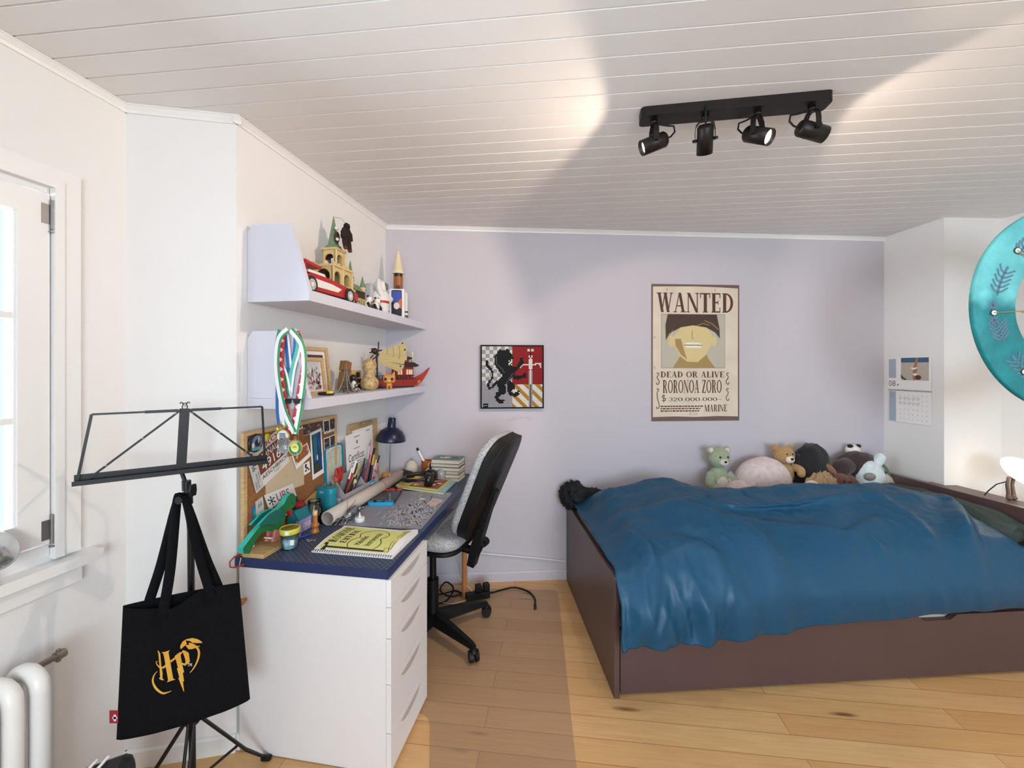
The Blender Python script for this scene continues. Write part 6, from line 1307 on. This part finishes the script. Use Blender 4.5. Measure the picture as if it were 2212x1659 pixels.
for x0, x1, sh_ in ((-.004, .006, 0), (-.032, -.022, 0)):
    g = G(C_('leg_pink', 'CF7A70', .45)); A_ = [bo(*q) for q in ((850, 960), (920, 960), (915, 1110), (860, 1200), (800, 1205), (840, 1090))]; g.prism([(y, max(0.0, z)) for y, z in A_], x0, x1, 'x'); g.build('leg', t)
g = G(WHITEP); c_ = bo(830, 1110); g.cyl((-.031, c_[0]-.01, max(.01, c_[1])), (.004, c_[0]-.01, max(.01, c_[1])), .0025, n=10); g.build('axle', t)
t = thingD('usb_charger', 'white charger plug with a red cable at the near left desk corner', 'charger', .010, .004, DZ+.001)
g = G(WHITEP); g.box(0, .022, 0, .05, 0, .022, .003); g.build('plug', t)
g = G(C_('cable_red', 'C0322E', .4)); g.box(.006, .016, -.020, -.001, .006, .014, .002); g.tube([(.011, -.02, .010), (.008, -.034, .009), (.001, -.046, -.004), (.004, -.048, -.022), (.02, -.040, -.026), (.045, -.0285, -.018)], .0028, 8); g.build('cable', t)
t = thingD('charging_cable', 'thin white cord hanging from the near edge of the desk', 'cable', .032, -.0165, DZ-.15); g = G(WHITEP); g.tube([(0, .003, .152), (-.0, -.004, .13), (.001, -.002, .06), (.0, .002, .0)], .0013, 6); g.build('cord', t)

# ---- music book, desk pad, console, candle, metal gadget
t = thingD('music_book', 'spiral bound music book with a yellow guitar cover at the near edge of the desk', 'music book', 0, 0, DZ+.001)
m00, m10, m01, m11 = (.264, .069), (.244, .324), (.591, .066), (.593, .308)         # (x = away from the spine, y = towards the aisle)
def bk(x, y, h):
    u = (m00[0]*(1-x)+m10[0]*x)*(1-y)+(m01[0]*(1-x)+m11[0]*x)*y; v = (m00[1]*(1-x)+m10[1]*x)*(1-y)+(m01[1]*(1-x)+m11[1]*x)*y
    return Vector((u, v, .007+.008*math.sin(math.pi*min(1, x*1.15))*(1-.35*y)+.010*sst(.75, 1, y)*sst(.1, .6, x)+h))
g = G(PAPER); g.grid(lambda a, b: bk(a, b, -.0015), 16, 16); g.grid(lambda a, b: Vector((*bk(a, b, 0)[:2], .0)), 16, 16)
for k in range(16):
    for e in (0, 1):
        q0, q1 = bk(k/16, e, -.0015), bk((k+1)/16, e, -.0015); g.add([q0, q1, Vector((q1.x, q1.y, 0)), Vector((q0.x, q0.y, 0))], [(0, 1, 2, 3)]); q0, q1 = bk(e, k/16, -.0015), bk(e, (k+1)/16, -.0015); g.add([q0, q1, Vector((q1.x, q1.y, 0)), Vector((q0.x, q0.y, 0))], [(0, 1, 2, 3)])
g.build('pages', t)
YC = C_('yellow_cover', 'E2E08A', .5); g = G(PAPER); g.grid(lambda a, b: bk(a, b, 0), 20, 20); g.use(YC); g.grid(lambda a, b: bk(.10+.86*a, .03+.88*b, .0004), 20, 20); cv = g.build('cover', t, False)
p = Print(lambda x, y, h: bk(x, 1-y, h+.0006)); DG_ = C_('dark_green_ink', '1D2B22', .6)
for k in range(8): y0, y1 = .16+.74*k/8, .16+.74*(k+1)/8; p.poly([(.12, y0), (.165, y0), (.165, y1), (.12, y1)], DG_)
p.poly([(.05, .86), (.26, .90), (.26, .94), (.20, .94), (.19, .91), (.05, .92)], DG_)
def wtext(s, x0, y0, x1, y1, m):
    for k, ch in enumerate(s): a = (x1-x0)/len(s); p.serif(ch, x0+a*k, y0, x0+a*(k+.86), y1, m)
p.lay(2); wtext('ROMONE', .28, .82, .95, .93, DG_); wtext('EMTINE', .28, .70, .84, .78, DG_)
gt = [(.17, .62), (.26, .66), (.40, .66), (.52, .60), (.58, .62), (.70, .64), (.84, .58), (.90, .47), (.86, .36), (.74, .29), (.60, .30), (.52, .33), (.40, .28), (.28, .27), (.17, .30)]
c_ = [cat(gt, k/40) for k in range(41)]; p.line(c_, .010, DG_); p.line([(.03+.05*k/6*0+.02*math.sin(k)+.06, .58-.03*k) for k in range(2)], .006, DG_)
for s, y in (('M\u00e9lodies', .50), ('Instrumentals', .38)): p.text(s, .26, y, .26+.035*len(s)+.05, y+.08, DG_)
p.line([(.2, .12), (.40, .15), (.66, .14), (.92, .12)], .006, DG_); p.line([(.2, .09), (.40, .11), (.66, .10), (.92, .09)], .006, DG_); p.line([(.13, .10), (.24, .12), (.24, .17), (.13, .16), (.13, .10)], .006, DG_); p.line([(.84, .07), (.93, .07), (.93, .15), (.84, .15), (.84, .07)], .005, DG_); p.build(cv)
g = G(BLACKP)
for k in range(34): y = .02+.96*k/33; q0 = bk(.035, y, .0005); q1 = bk(0, y, 0); g.tube([q0, q0+Vector((0, -.006, .004)), Vector((q1.x, q1.y-.004, q0.z-.002)), Vector((q1.x, q1.y-.001, .002))], .0011, 5)
g.use(WHITEP); g.tube([Vector((*bk(0, y/12, 0)[:2], .005))+Vector((0, -.002, 0)) for y in range(13)], .0025, 6); g.build('spiral', t)
t = thingD('desk_pad', 'grey desk pad with a pastel eagle drawing on the desk', 'desk pad', 0, 0, DZ+.0005)
pd = [(.205, .338), (.588, .352), (.563, .888), (.185, .868)]; g = G(C_('grey_pad', '8E8F98', .4)); g.prism(qd(pd, .02), 0, .0025, 'z'); g.build('pad', t)
def pdf(x, y, h): return Vector(((pd[0][0]*(1-x)+pd[1][0]*x)*(1-y)+(pd[3][0]*(1-x)+pd[2][0]*x)*y, (pd[0][1]*(1-x)+pd[1][1]*x)*(1-y)+(pd[3][1]*(1-x)+pd[2][1]*x)*y, .0026+h))
p = Print(pdf); random.seed(12); FC = [C_('pastel_'+c, c, .6) for c in ('B4B9CA', 'BBADBD', 'A9BDBE', '9297A6', 'C3BBC4', '9DB0BA', 'C9B8B2')]
for k in range(420):
    x, y = random.gauss(.68, .15), random.gauss(.42, .22); 
    if not (.25 < x < .95 and .04 < y < .95): continue
    a_ = R(-60+random.uniform(-25, 25)+120*(x-.6)); l = random.uniform(.05, .13); p.lay(1+k % 5); x1, y1 = min(.97, max(.2, x+l*math.cos(a_))), min(.97, max(.03, y+l*math.sin(a_))); p.line([(x, y), ((x+x1)/2+.008, (y+y1)/2), (x1, y1)], .014, random.choice(FC))
p.lay(7).poly([(.80, .78), (.95, .74), (.97, .66), (.93, .60), (.95, .55), (.86, .55), (.78, .62)], FC[6]); p.disc(.66, .74, .045, .028, C_('pastel_white', 'D9DCE2', .6)); p.line([(.75, .85), (.79, .72), (.77, .58)], .008, C_('pastel_dark', '4E5460', .6)); p.line([(.80, .70), (.95, .66)], .006, C_('pastel_dark', '4E5460', .6)); p.build(t, 'drawing')
t = thingD('game_console', 'handheld game console with one blue and one red controller on the desk', 'game console', .238, .735, DZ+.0035, None, R(13))
g = G(C_('console_black', '14110F', .25)); g.box(-.068, .068, -.092, .092, 0, .014, .003); sc_ = g.build('tablet', t); g = G(C_('screen_glass', '0B0808', .08)); g.box(-.060, .060, -.085, .085, .0141, .0146); g.build('screen', sc_)
for s, nm, c in ((-1, 'blue', '1FA3D0'), (1, 'red', 'D9402F')):
    g = G(C_('controller_'+nm, c, .4)); o_ = qd([(-.066, s*.0925), (.066, s*.0925), (.066, s*.130), (-.066, s*.130)][::s], .022); g.prism(o_, .0, .016, 'z'); cc = tag(g.build('controller', t), nm+' controller')
    g = G(BLACKP); g.cyl((.030*s, s*.111, .016), (.030*s, s*.111, .023), .008, n=14)
    for dx, dy in ((0, .007), (0, -.007), (.007, 0), (-.007, 0)): g.cyl((-.012*s+dx, s*.111+dy, .016), (-.012*s+dx, s*.111+dy, .0185), .0032, n=10)
    g.build('button', cc)
t = thingD('tealight', 'white electric tealight candle on the corner of the desk pad', 'candle', .278, .392, DZ+.0035)
g = G(C_('candle_white', 'E6E4E4', .4)); g.lathe([(.0205, 0), (.0215, .002), (.0215, .018), (.0195, .0195), (.006, .0175)], 28); g.build('body', t); g = G(C_('flame_white', 'EDEBE4', .35)); g.lathe([(.0055, .0175), (.005, .026), (.002, .040), (0, .042)], 14); g.build('flame', t)
t = thingD('metal_insect', 'shiny metal insect model with four long prongs between the tube and the book', 'metal model', .215, .40, DZ+.001, None, R(4))
g = G(mat('polished_steel', '9FA3A8', .2, .95)); g.lathe([(0, -.055), (.016, -.045), (.024, -.02), (.024, .01), (.016, .04), (.006, .055), (0, .056)], 20, Matrix.Translation((0, .03, .026)) @ Matrix.Rotation(R(-80), 4, 'X')); g.build('shell', t)
g = G(mat('polished_steel', '9FA3A8', .2, .95)); g.sph((.008, .10, .022), (.010, .013, .010), 12); g.sph((.018, .118, .020), (.007, .009, .007), 10); g.tube([(-.02, -.02, .012), (.0, -.03, .014), (.02, -.012, .012), (.03, .03, .014), (.022, .08, .018)], .003, 6); g.build('head', t)
for k in range(4):
    g = G(mat('polished_steel', '9FA3A8', .2, .95)); x = -.030+.018*k; g.tube([(x*.9+.004, -.02+.003*k, .016), (x-.002, -.045, .022), (x-.010, -.085+.005*k, .004)], [.0032, .0036, .0026], 8); g.build('leg', t)
for s in (-1, 1): g = G(BLACKM); g.tube([(.004*s, .0, .048), (-.012+.03*(s > 0), .03+.01*s, .085)], .0009, 5); g.build('antenna', t)

# ---- magazines, headphones, globe, books, pot
t = thingD('magazine', 'lower magazine with a pale blue cover under the headphones', 'magazine', 0, 0, DZ+.0035, 'magazines under the headphones')
MG = [(.215, .915), (.526, .842), (.520, 1.085), (.215, 1.165)]
g = G(C_('mag_blue', '8FB6C0', .4)); g.prism(MG, 0, .008, 'z'); g.build('cover', t); g = G(C_('mag_pages', 'E2D8A8', .7)); g.prism([(.2155, .9142), (.5255, .8412), (.5253, .8406), (.2153, .9136)], .001, .0075, 'z'); g.build('spine', t)
t = thingD('magazine', 'upper magazine with a yellow and red picture cover under the headphones', 'magazine', 0, 0, DZ+.012, 'magazines under the headphones')
MG2 = [(.205, .925), (.485, .872), (.487, 1.085), (.200, 1.15)]; g = G(C_('mag_yellow', 'D9C25A', .4)); g.prism(MG2, 0, .007, 'z'); g.build('cover', t)
def mgf(x, y, h): return Vector(((MG2[0][0]*(1-x)+MG2[1][0]*x)*(1-y)+(MG2[3][0]*(1-x)+MG2[2][0]*x)*y, (MG2[0][1]*(1-x)+MG2[1][1]*x)*(1-y)+(MG2[3][1]*(1-x)+MG2[2][1]*x)*y, .0071+h))
p = Print(mgf); p.rect(.30, .06, .97, .95, C_('mag_red', '8C4A3C', .4)); p.lay(2); random.seed(31)
for k in range(16): p.lay(2+k % 4).disc(random.uniform(.4, .9), random.uniform(.15, .85), random.uniform(.03, .09), random.uniform(.04, .12), random.choice([C_('mag_pink', 'C98A80', .4), C_('mag_dark', '2B2426', .4), C_('mag_cream', 'E2D6B4', .4)]), 9)
p.lay(7).text('MAX', .36, .12, .62, .30, C_('mag_lettering', 'E3D23E', .4)); p.line([(.05, .2), (.25, .3)], .02, INK); p.build(t)
t = thingD('headphones', 'black over-ear headphones lying on the magazines', 'headphones', .36, .965, DZ+.020, None, R(10))
HB = C_('headphone_black', '121114', .3)
for x, y, rz in ((.035, -.035, 60), (.03, .055, 110)):
    M_ = Matrix.Translation((x, y, .036)) @ Matrix.Rotation(R(rz-90-40), 4, 'Z') @ Matrix.Rotation(R(78), 4, 'X')
    g = G(HB); g.lathe([(.0, .020), (.030, .020), (.037, .012), (.038, -.004), (.036, -.010)], 30, M_); cu_ = g.build('ear_cup', t); g = G(C_('headphone_pad', '1A1617', .7)); g.lathe([(.036, -.010), (.037, -.020), (.030, -.027), (.022, -.022), (.022, -.012)], 30, M_); g.build('ear_pad', cu_)
    g = G(C_('cup_blue_grey', '3E4E66', .25, metal=.5)); g.lathe([(0, .0225), (.016, .0225), (.022, .0205)], 24, M_); g.build('badge', cu_)
g = G(HB); g.tube([(.035, -.045, .045), (-.01, -.06, .04), (-.075, -.055, .034), (-.115, -.015, .03), (-.11, .035, .034), (-.06, .065, .045), (.0, .07, .052), (.03, .06, .05)], [.006, .007, .011, .013, .013, .011, .007, .006], 12); g.build('headband', t)
t = thingD('snow_globe', 'small clear domed snow globe in front of the book stack', 'snow globe', .405, 1.11, DZ+.012)
t.location = D(.415, 1.125, DZ+.001)
g = G(C_('globe_white', 'DAD6DA', .4)); g.lathe([(.032, 0), (.033, .008), (.030, .014), (0, .014)], 26); g.build('base', t); g = G(sheer('frosty_glass', 'EDEAF0', .35, .08, .28)); g.lathe([(.031, .0142), (.033, .035), (.031, .055), (.022, .072), (.010, .079), (0, .080)], 26); g.build('dome', t); g = G(C_('globe_figure', 'B9AEB8', .5)); blob(g, (0, 0, .036), (.018, .018, .020), .3, 3, 20, 6); g.build('figure', t)
BL_ = [('bottom book of the stack in the back right corner of the desk', 'C9BFAE', .0), ('second book from the bottom of the desk stack', '7E7468', .004), ('third book from the bottom of the desk stack', 'B5A992', -.003), ('fourth book from the bottom of the desk stack', '6E7A78', .006), ('second book from the top of the desk stack', '4A4A50', .0), ('top book of the desk stack with a teal grey cover', '58777C', .004)]
zb = DZ+.001
for k, (lab, col, off) in enumerate(BL_):
    t = thingD('book', lab, 'book', .44+off, 1.178-off, zb, 'stacked books at the back of the desk', R(3*off*100-2)); h_ = .021 if k != 5 else .026; cm = C_('book_cover_'+col, col, .45)
    g = G(cm); g.box(-.092, .092, -.062, .062, 0, .002); g.box(-.092, .092, -.062, .062, h_-.002, h_); g.box(-.092, .092, .0605, .062, .002, h_-.002); g.build('cover', t); g = G(C_('book_pages', 'DDD3C0', .8)); g.box(-.089, .089, -.060, .0604, .0021, h_-.0021); g.build('pages', t); zb += h_+.0004
p = Print(lambda x, y, h: Vector((-.092+.184*x, -.062+.124*y, h_+h))); p.disc(.38, .55, .2, .2, C_('cover_cream', 'DCC9A8', .5)); p.lay(2).poly([(.6, .3), (.9, .4), (.8, .8), (.65, .7)], C_('cover_dark_teal', '35545A', .5)); p.disc(.3, .6, .05, .08, C_('cover_dark_teal', '35545A', .5), 8); p.build(t)
t = thingD('pen_pot', 'orange brown wooden pot behind the headphones', 'pot', .285, 1.135, DZ+.013); t.location = D(.29, 1.205, DZ+.001)
g = G(C_('orange_wood', 'A35A24', .45, var=.2)); g.lathe([(.0, 0), (.033, 0), (.036, .05), (.037, .105), (.032, .105), (.030, .012), (0, .012)], 10, None, False); g.build('pot', t)
t = thing('marker', 'white marker with a black tip sticking out of the wooden pot', 'marker', D(.29, 1.205, DZ+.014), -TH, None); g = G(WHITEP); a0_, a1_ = Vector((.022, 0, 0)), Vector((-.055, -.012, .155)); g.cyl(a0_, a1_, .0085, n=14); g.build('barrel', t); g = G(BLACKP); g.cyl(a1_, a1_+(a1_-a0_).normalized()*.018, .0075, n=14); g.build('tip', t)
t = thingD('plug_adapter', 'white adapter with a looped cord hanging on the wooden pot', 'adapter', .30, 1.165, DZ+.0135); t.location = D(.318, 1.15, DZ+.012)
g = G(WHITEP); g.prism([(-.022, 0), (.024, 0), (.016, .045), (-.002, .058), (-.012, .045)], -.008, .008, 'y'); g.build('body', t); g = G(WHITEP); g.tube([(0, 0, .055), (.004, 0, .085), (.022, .004, .095), (.035, .01, .07), (.04, .012, .035)], .002, 6); g.build('cord', t)
t = thingD('brown_pouch', 'crumpled dark brown leather pouch at the foot of the desk lamp', 'pouch', .19, 1.11, DZ+.001)
g = G(C_('dark_brown_leather', '2A1B16', .55)); blob(g, (-.01, 0, .028), (.060, .050, .028), .25, 2.5, 36, 4); g.build('pouch', t)
t = thingD('wooden_pig', 'small tan wooden animal figure beside the dark pouch', 'wooden figure', .118, .97, DZ+.001, None, R(-10))
g = G(C_('tan_animal', 'B9854C', .5)); blob(g, (0, 0, .055), (.030, .020, .022), .12, 2, 28, 2); g.sph((.030, -.004, .062), (.014, .013, .013), 12); g.cyl((.04, -.006, .06), (.052, -.008, .058), .006, n=10); g.build('body', t)
for x in (-.016, .016):
    for y in (-.009, .009): g = G(C_('tan_animal', 'B9854C', .5)); g.cyl((x, y, 0), (x, y, .045), .006, n=10); g.build('leg', t)
for y in (-.008, .006): g = G(C_('tan_animal', 'B9854C', .5)); g.cyl((.028, y, .070), (.026, y*1.3, .082), .005, .001, 8); g.build('ear', t)
t = thingD('felt_ball', 'off-white felt ball behind the dark pouch', 'ball', .195, 1.175, DZ+.001); g = G(mat('felt_white', 'CFC6B4', .95, bump=.4, bscale=120)); g.sph((0, 0, .055), (.042, .042, .055), 24); g.build('ball', t)

# ---- cables and power strip under the desk
t = thing('power_strip', 'black power strip with plugs on the floor under the desk', 'power strip', (-.19, 2.60, .003), R(20))
g = G(BLACKP); g.box(-.10, .05, -.025, .025, 0, .04, .004); g.build('strip', t)
for x in (-.02, .03): g = G(BLACKP); g.box(x-.02, x+.02, -.02, .02, .0405, .085, .006); g.build('plug', t)
g = G(BLACKP); g.cyl((.05, 0, .02), (.075, 0, .02), .006, n=10); g.build('plug', t)
def cab(name, lab, pts, r, m): o_ = Vector(pts[0]); t = thing(name, lab, 'cable', o_, 0); g = G(m); K = 60; g.tube([Vector(cat([tuple(p) for p in pts], k/K))-o_ for k in range(K+1)], r, 8); g.build('cable', t); return t
t = cab('black_cable', 'black cable curving across the floor from the power strip', [(-.13, 2.62, .02), (-.05, 2.68, .012), (.02, 2.70, .012), (.10, 2.66, .010), (.14, 2.58, .010), (.138, 2.50, .010)], .0055, BLACKP)
g = G(BLACKP); q_ = Vector((.138, 2.50, .010))-Vector((-.13, 2.62, .02)); g.box(q_.x-.008, q_.x+.008, q_.y-.03, q_.y+.005, q_.z-.006, q_.z+.006, .002); g.build('plug', t)
cab('black_cable', 'coiled black cable behind the chair column', [(-.30, 2.62, .02), (-.38, 2.58, .02), (-.43, 2.50, .10), (-.40, 2.52, .14), (-.36, 2.56, .08), (-.40, 2.55, .012), (-.47, 2.5, .012), (-.50, 2.42, .012)], .005, BLACKP)
cab('black_cable', 'straight black cable lying under the desk', [(-.29, 2.60, .012), (-.36, 2.66, .012), (-.45, 2.62, .012), (-.58, 2.60, .012)], .005, BLACKP)
t = thing('white_cable', 'white cable slung along the lavender wall above the skirting', 'cable', B(.45, .012, .21), AB); g = G(mat('white_cable', 'E9E6E6', .5)); g.tube([(0, 0, .005), (.10, 0, .004), (.17, 0, -.012), (.35, 0, -.034), (.55, 0, -.058), (.74, 0, -.084), (.752, 0, -.086)], .004, 8); g.build('cable', t)
cab('white_cable', 'thin white cable hanging behind the wooden desk leg', [(-.36, 2.66, .30), (-.37, 2.65, .22), (-.35, 2.66, .17), (-.33, 2.64, .10), (-.25, 2.60, .045), (-.27, 2.57, .012), (-.36, 2.52, .010), (-.45, 2.55, .008)], .0022, C_('white_wire', 'D9D0CC', .5))
t = thing('wire_bow', 'knotted white wire hanging at the back wall under the desk', 'wire', B(.48, .02, .29), AB); g = G(C_('white_wire', 'D9D0CC', .5))
for L in ([(0, 0, 0), (.02, 0, .025), (.035, 0, .01), (.0, 0, -.01)], [(0, 0, 0), (-.02, 0, .03), (-.03, 0, .06)], [(0, 0, 0), (-.01, 0, -.06), (-.06, 0, -.11)], [(0, 0, 0), (.03, 0, -.03), (.10, 0, -.07), (.20, 0, -.09)]): g.tube(L, .0016, 5)
g.build('wire', t)

# ================================================================== soft toys along the wall on the bed
def fur(n, c, b=.6): return mat('plush_'+n, c, .95, bump=b, bscale=130, var=.12, vscale=40, sheen=.3)
MZ = .522                                                          # top of the mattress
def toy(name, lab, px, d):
    p = atB(px, 1000, d); p.z = MZ; return thing(name, lab, 'plush toy', p, AB, 'soft toys along the wall on the bed')
def tz(py, d=.17): return HC-(py-HY)*2.78/FPX-MZ                     # height above the mattress of a photo row at the toys' distance
def eyes(par, pts, r=.006):
    for p in pts: g = G(C_('toy_eye', '0E0D0E', .15)); g.sph(p, r, 10); g.build('eye', par)
def limb(par, name, pts, rs, m): g = G(m); K = 14; P = [cat([tuple(p) for p in pts], k/K) for k in range(K+1)]; rr = [cat([(r, 0) for r in rs], k/K)[0] for k in range(K+1)]; g.tube(P, rr, 14); g.sph(P[-1], rr[-1]*1.02, 14); return g.build(name, par)

SG = fur('sage', '9DA98C', .4); CRW = fur('cream_tummy', 'D8CCC0')
t = toy('plush_bear', 'pale sage green plush bear sitting at the left end of the soft toys', 1552, .13)
g = G(SG); g.sph((0, 0, .13), (.075, .062, .135), 24); g.build('body', t); g = G(CRW); g.sph((0, -.034, .125), (.052, .034, .09), 18); g.build('tummy', t)
for sg in (-1, 1):
    limb(t, 'arm', [(sg*.055, -.01, .21), (sg*.085, -.045, .16), (sg*.06, -.075, .12)], [.03, .028, .026], SG); limb(t, 'leg', [(sg*.045, -.03, .05), (sg*.06, -.08, .04), (sg*.065, -.115, .045)], [.036, .034, .034], SG)
g = G(SG); g.sph((0, -.01, .315), (.070, .062, .066), 24); hd = g.build('head', t)
for sg in (-1, 1):
    g = G(SG); g.sph((sg*.055, .0, .365), (.026, .014, .026), 14); g.use(CRW); g.sph((sg*.055, -.010, .364), (.017, .008, .017), 12); g.build('ear', hd)
eyes(hd, [(-.026, -.066, .33), (.026, -.066, .33)], .007); g = G(CRW); g.sph((0, -.064, .297), (.030, .020, .024), 14); g.build('muzzle', hd); g = G(C_('nose_brown', '2A1614', .4)); g.sph((0, -.084, .303), (.010, .006, .008), 10); g.build('nose', hd)

PK_ = fur('pale_pink', 'DDC9C6')
t = toy('plush_bear', 'large pale pink plush bear lying on its belly with its head to the left', 1645, .165)
g = G(PK_); g.sph((.01, 0, .165), (.185, .125, .155), 30, None, .06, 20); bd = g.build('body', t)
g = G(PK_); g.sph((-.185, -.06, .105), (.095, .085, .085), 26); g.sph((-.235, -.115, .075), (.05, .045, .04), 18); hd = g.build('head', t)
for p in ((-.125, -.10, .155), (-.21, .0, .17)): g = G(PK_); g.sph(p, (.03, .016, .030), 14); g.build('ear', hd)
eyes(hd, [(-.205, -.135, .115), (-.262, -.10, .115)], .008); g = G(C_('toy_eye', '0E0D0E', .15)); g.sph((-.262, -.15, .085), (.012, .010, .009), 10); g.build('nose', hd)
for a, b in (((-.07, -.10, .10), (-.12, -.135, .02)), ((.13, -.09, .12), (.16, -.12, .02)), ((.16, .06, .1), (.19, .04, .02))): limb(t, 'leg', [a, ((a[0]+b[0])/2+.005, (a[1]+b[1])/2-.01, (a[2]+b[2])/2), b], [.05, .045, .035], PK_)

HB_ = fur('honey', 'B58E5C', .9); IV = fur('ivory', 'E3D6C0', .3)
t = toy('teddy_bear', 'honey brown teddy bear sitting with a white muzzle and red trousers', 1692, .12)
g = G(HB_); g.sph((.005, 0, .20), (.062, .055, .085), 22); g.build('body', t)
g = G(C_('red_cloth', 'B0241C', .8)); g.sph((.0, -.005, .10), (.072, .066, .085), 20); g.build('trousers', t)
g = G(HB_); blob(g, (-.005, -.01, .325), (.066, .058, .060), .05, 3, 30, 7); hd = g.build('head', t)
for s in (-1, 1): g = G(HB_); g.sph((s*.052-.005, .0, .375), (.022, .014, .022), 12); g.build('ear', hd)
g = G(IV); g.sph((0, -.062, .305), (.030, .022, .025), 14); g.build('muzzle', hd); g = G(C_('nose_brown', '2A1614', .4)); g.sph((.0, -.083, .312), (.011, .007, .009), 10); g.build('nose', hd); eyes(hd, [(-.022, -.063, .34), (.018, -.063, .34)], .0055)
limb(t, 'arm', [(.045, -.02, .25), (.07, -.06, .235), (.06, -.085, .215)], [.026, .027, .024], HB_); limb(t, 'arm', [(-.05, -.02, .25), (-.07, -.05, .21), (-.05, -.08, .18)], [.026, .027, .024], HB_)

t = toy('plush_dome', 'black dome shaped plush behind the honey brown teddy bear', 1752, .13)
BK = fur('black', '17151A', .4); g = G(BK); blob(g, (.0, 0, .20), (.135, .075, .20), .06, 1.6, 44, 5, 2.2); g.build('body', t); g = G(BK); g.sph((-.105, -.01, .28), (.045, .03, .055), 16); g.build('fin', t)
DBF = fur('dark_brown', '33201E', .6)
t = toy('plush_dog', 'dark brown long plush dog lying against the wall', 1845, .11)
g = G(DBF); blob(g, (.02, .0, .24), (.155, .060, .095), .08, 2, 40, 3); g.sph((.02, 0, .12), (.14, .06, .12), 20); g.build('body', t); limb(t, 'leg', [(-.08, -.03, .25), (-.14, -.05, .235), (-.19, -.07, .19)], [.055, .055, .045], DBF)
t = toy('plush_panda', 'small white and black plush head peeking over the dark brown dog', 1842, .055)
t.location.z = MZ+.30
g = G(fur('white', 'E4E0DC', .3)); g.sph((0, 0, .035), (.052, .035, .042), 18); hd = g.build('head', t)
for s in (-1, 1): g = G(BK); g.sph((s*.03, -.012, .066), (.020, .016, .014), 12); g.build('ear', hd)
CUR = fur('curly_cream', 'C7A47A', 1.0)
t = toy('curly_bear', 'curly cream plush lying with a red heart shaped foot sole', 1765, .20)
g = G(CUR); blob(g, (.02, 0, .10), (.11, .085, .125), .22, 6, 56, 9); g.build('body', t); g = G(IV); g.sph((-.085, -.055, .135), (.052, .03, .052), 20); ft = g.build('foot', t); g = G(C_('red_cloth', 'B0241C', .8)); g.sph((-.087, -.076, .135), (.037, .014, .038), 18); g.build('sole', ft)
RD = fur('reddish_brown', '6E4636', .8)
t = toy('plush_rabbit', 'reddish brown plush rabbit with one long ear up and colourful face', 1815, .20)
g = G(RD); blob(g, (.045, 0, .10), (.08, .06, .105), .12, 3, 36, 6); g.build('body', t); g = G(RD); g.sph((-.025, -.03, .165), (.055, .048, .055), 20); hd = g.build('head', t)
limb(hd, 'ear', [(-.03, 0, .20), (-.06, .01, .235), (-.085, .01, .262)], [.014, .022, .016], fur('reddish_brown_ear', '8E6048')); eyes(hd, [(-.04, -.074, .18), (-.005, -.078, .175)], .006)
g = G(C_('plush_mauve', 'B56A9C', .8)); g.sph((-.065, -.055, .14), (.022, .02, .024), 12); g.build('muzzle', hd); 
t = toy('plush_bluebird', 'tiny blue and pink plush beside the brown rabbit', 1783, .26)
g = G(C_('plush_blue', '5D86C2', .8)); g.sph((0, 0, .085), (.034, .03, .09), 16); g.build('body', t); g = G(C_('plush_mauve', 'B56A9C', .8)); g.sph((.022, -.014, .14), (.018, .015, .022), 12); g.build('wing', t)
WH = fur('blue_white', 'D5DFE2', .3)
t = toy('plush_lamb', 'white plush with a raised round ear and a green collar at the right end', 1876, .15)
g = G(WH); g.sph((0, 0, .135), (.105, .085, .15), 26); bd = g.build('body', t); limb(t, 'ear', [(.05, 0, .24), (.075, 0, .285), (.085, 0, .30)], [.026, .034, .032], WH)
g = G(C_('grey_patch', '8E8880', .8)); g.sph((-.055, -.066, .19), (.038, .022, .026), 14); g.build('face', bd); g = G(C_('teal_scarf', '3E8C8C', .8)); g.sph((-.03, -.075, .135), (.05, .024, .022), 14); g.build('scarf', t)
g = G(C_('green_collar', '4E6A58', .8)); g.tube([(.085+.015*math.cos(R(a))*0, .078*math.cos(R(a)), .13+.13*math.sin(R(a))) for a in range(0, 360, 20)], .008, 8, True); g.build('collar', t)
t = toy('plush_mouse', 'small grey beige plush lying beside the headboard', 1915, .20)
g = G(fur('grey_beige', 'B9ADA0')); g.sph((0, 0, .10), (.05, .05, .105), 18); g.build('body', t); g = G(fur('grey_beige', 'B9ADA0')); g.sph((.045, -.04, .145), (.036, .03, .03), 16); hd = g.build('head', t); g = G(fur('grey_beige', 'B9ADA0')); g.sph((.03, -.03, .18), (.012, .008, .014), 10); g.build('ear', hd); eyes(hd, [(.062, -.062, .152)], .005)
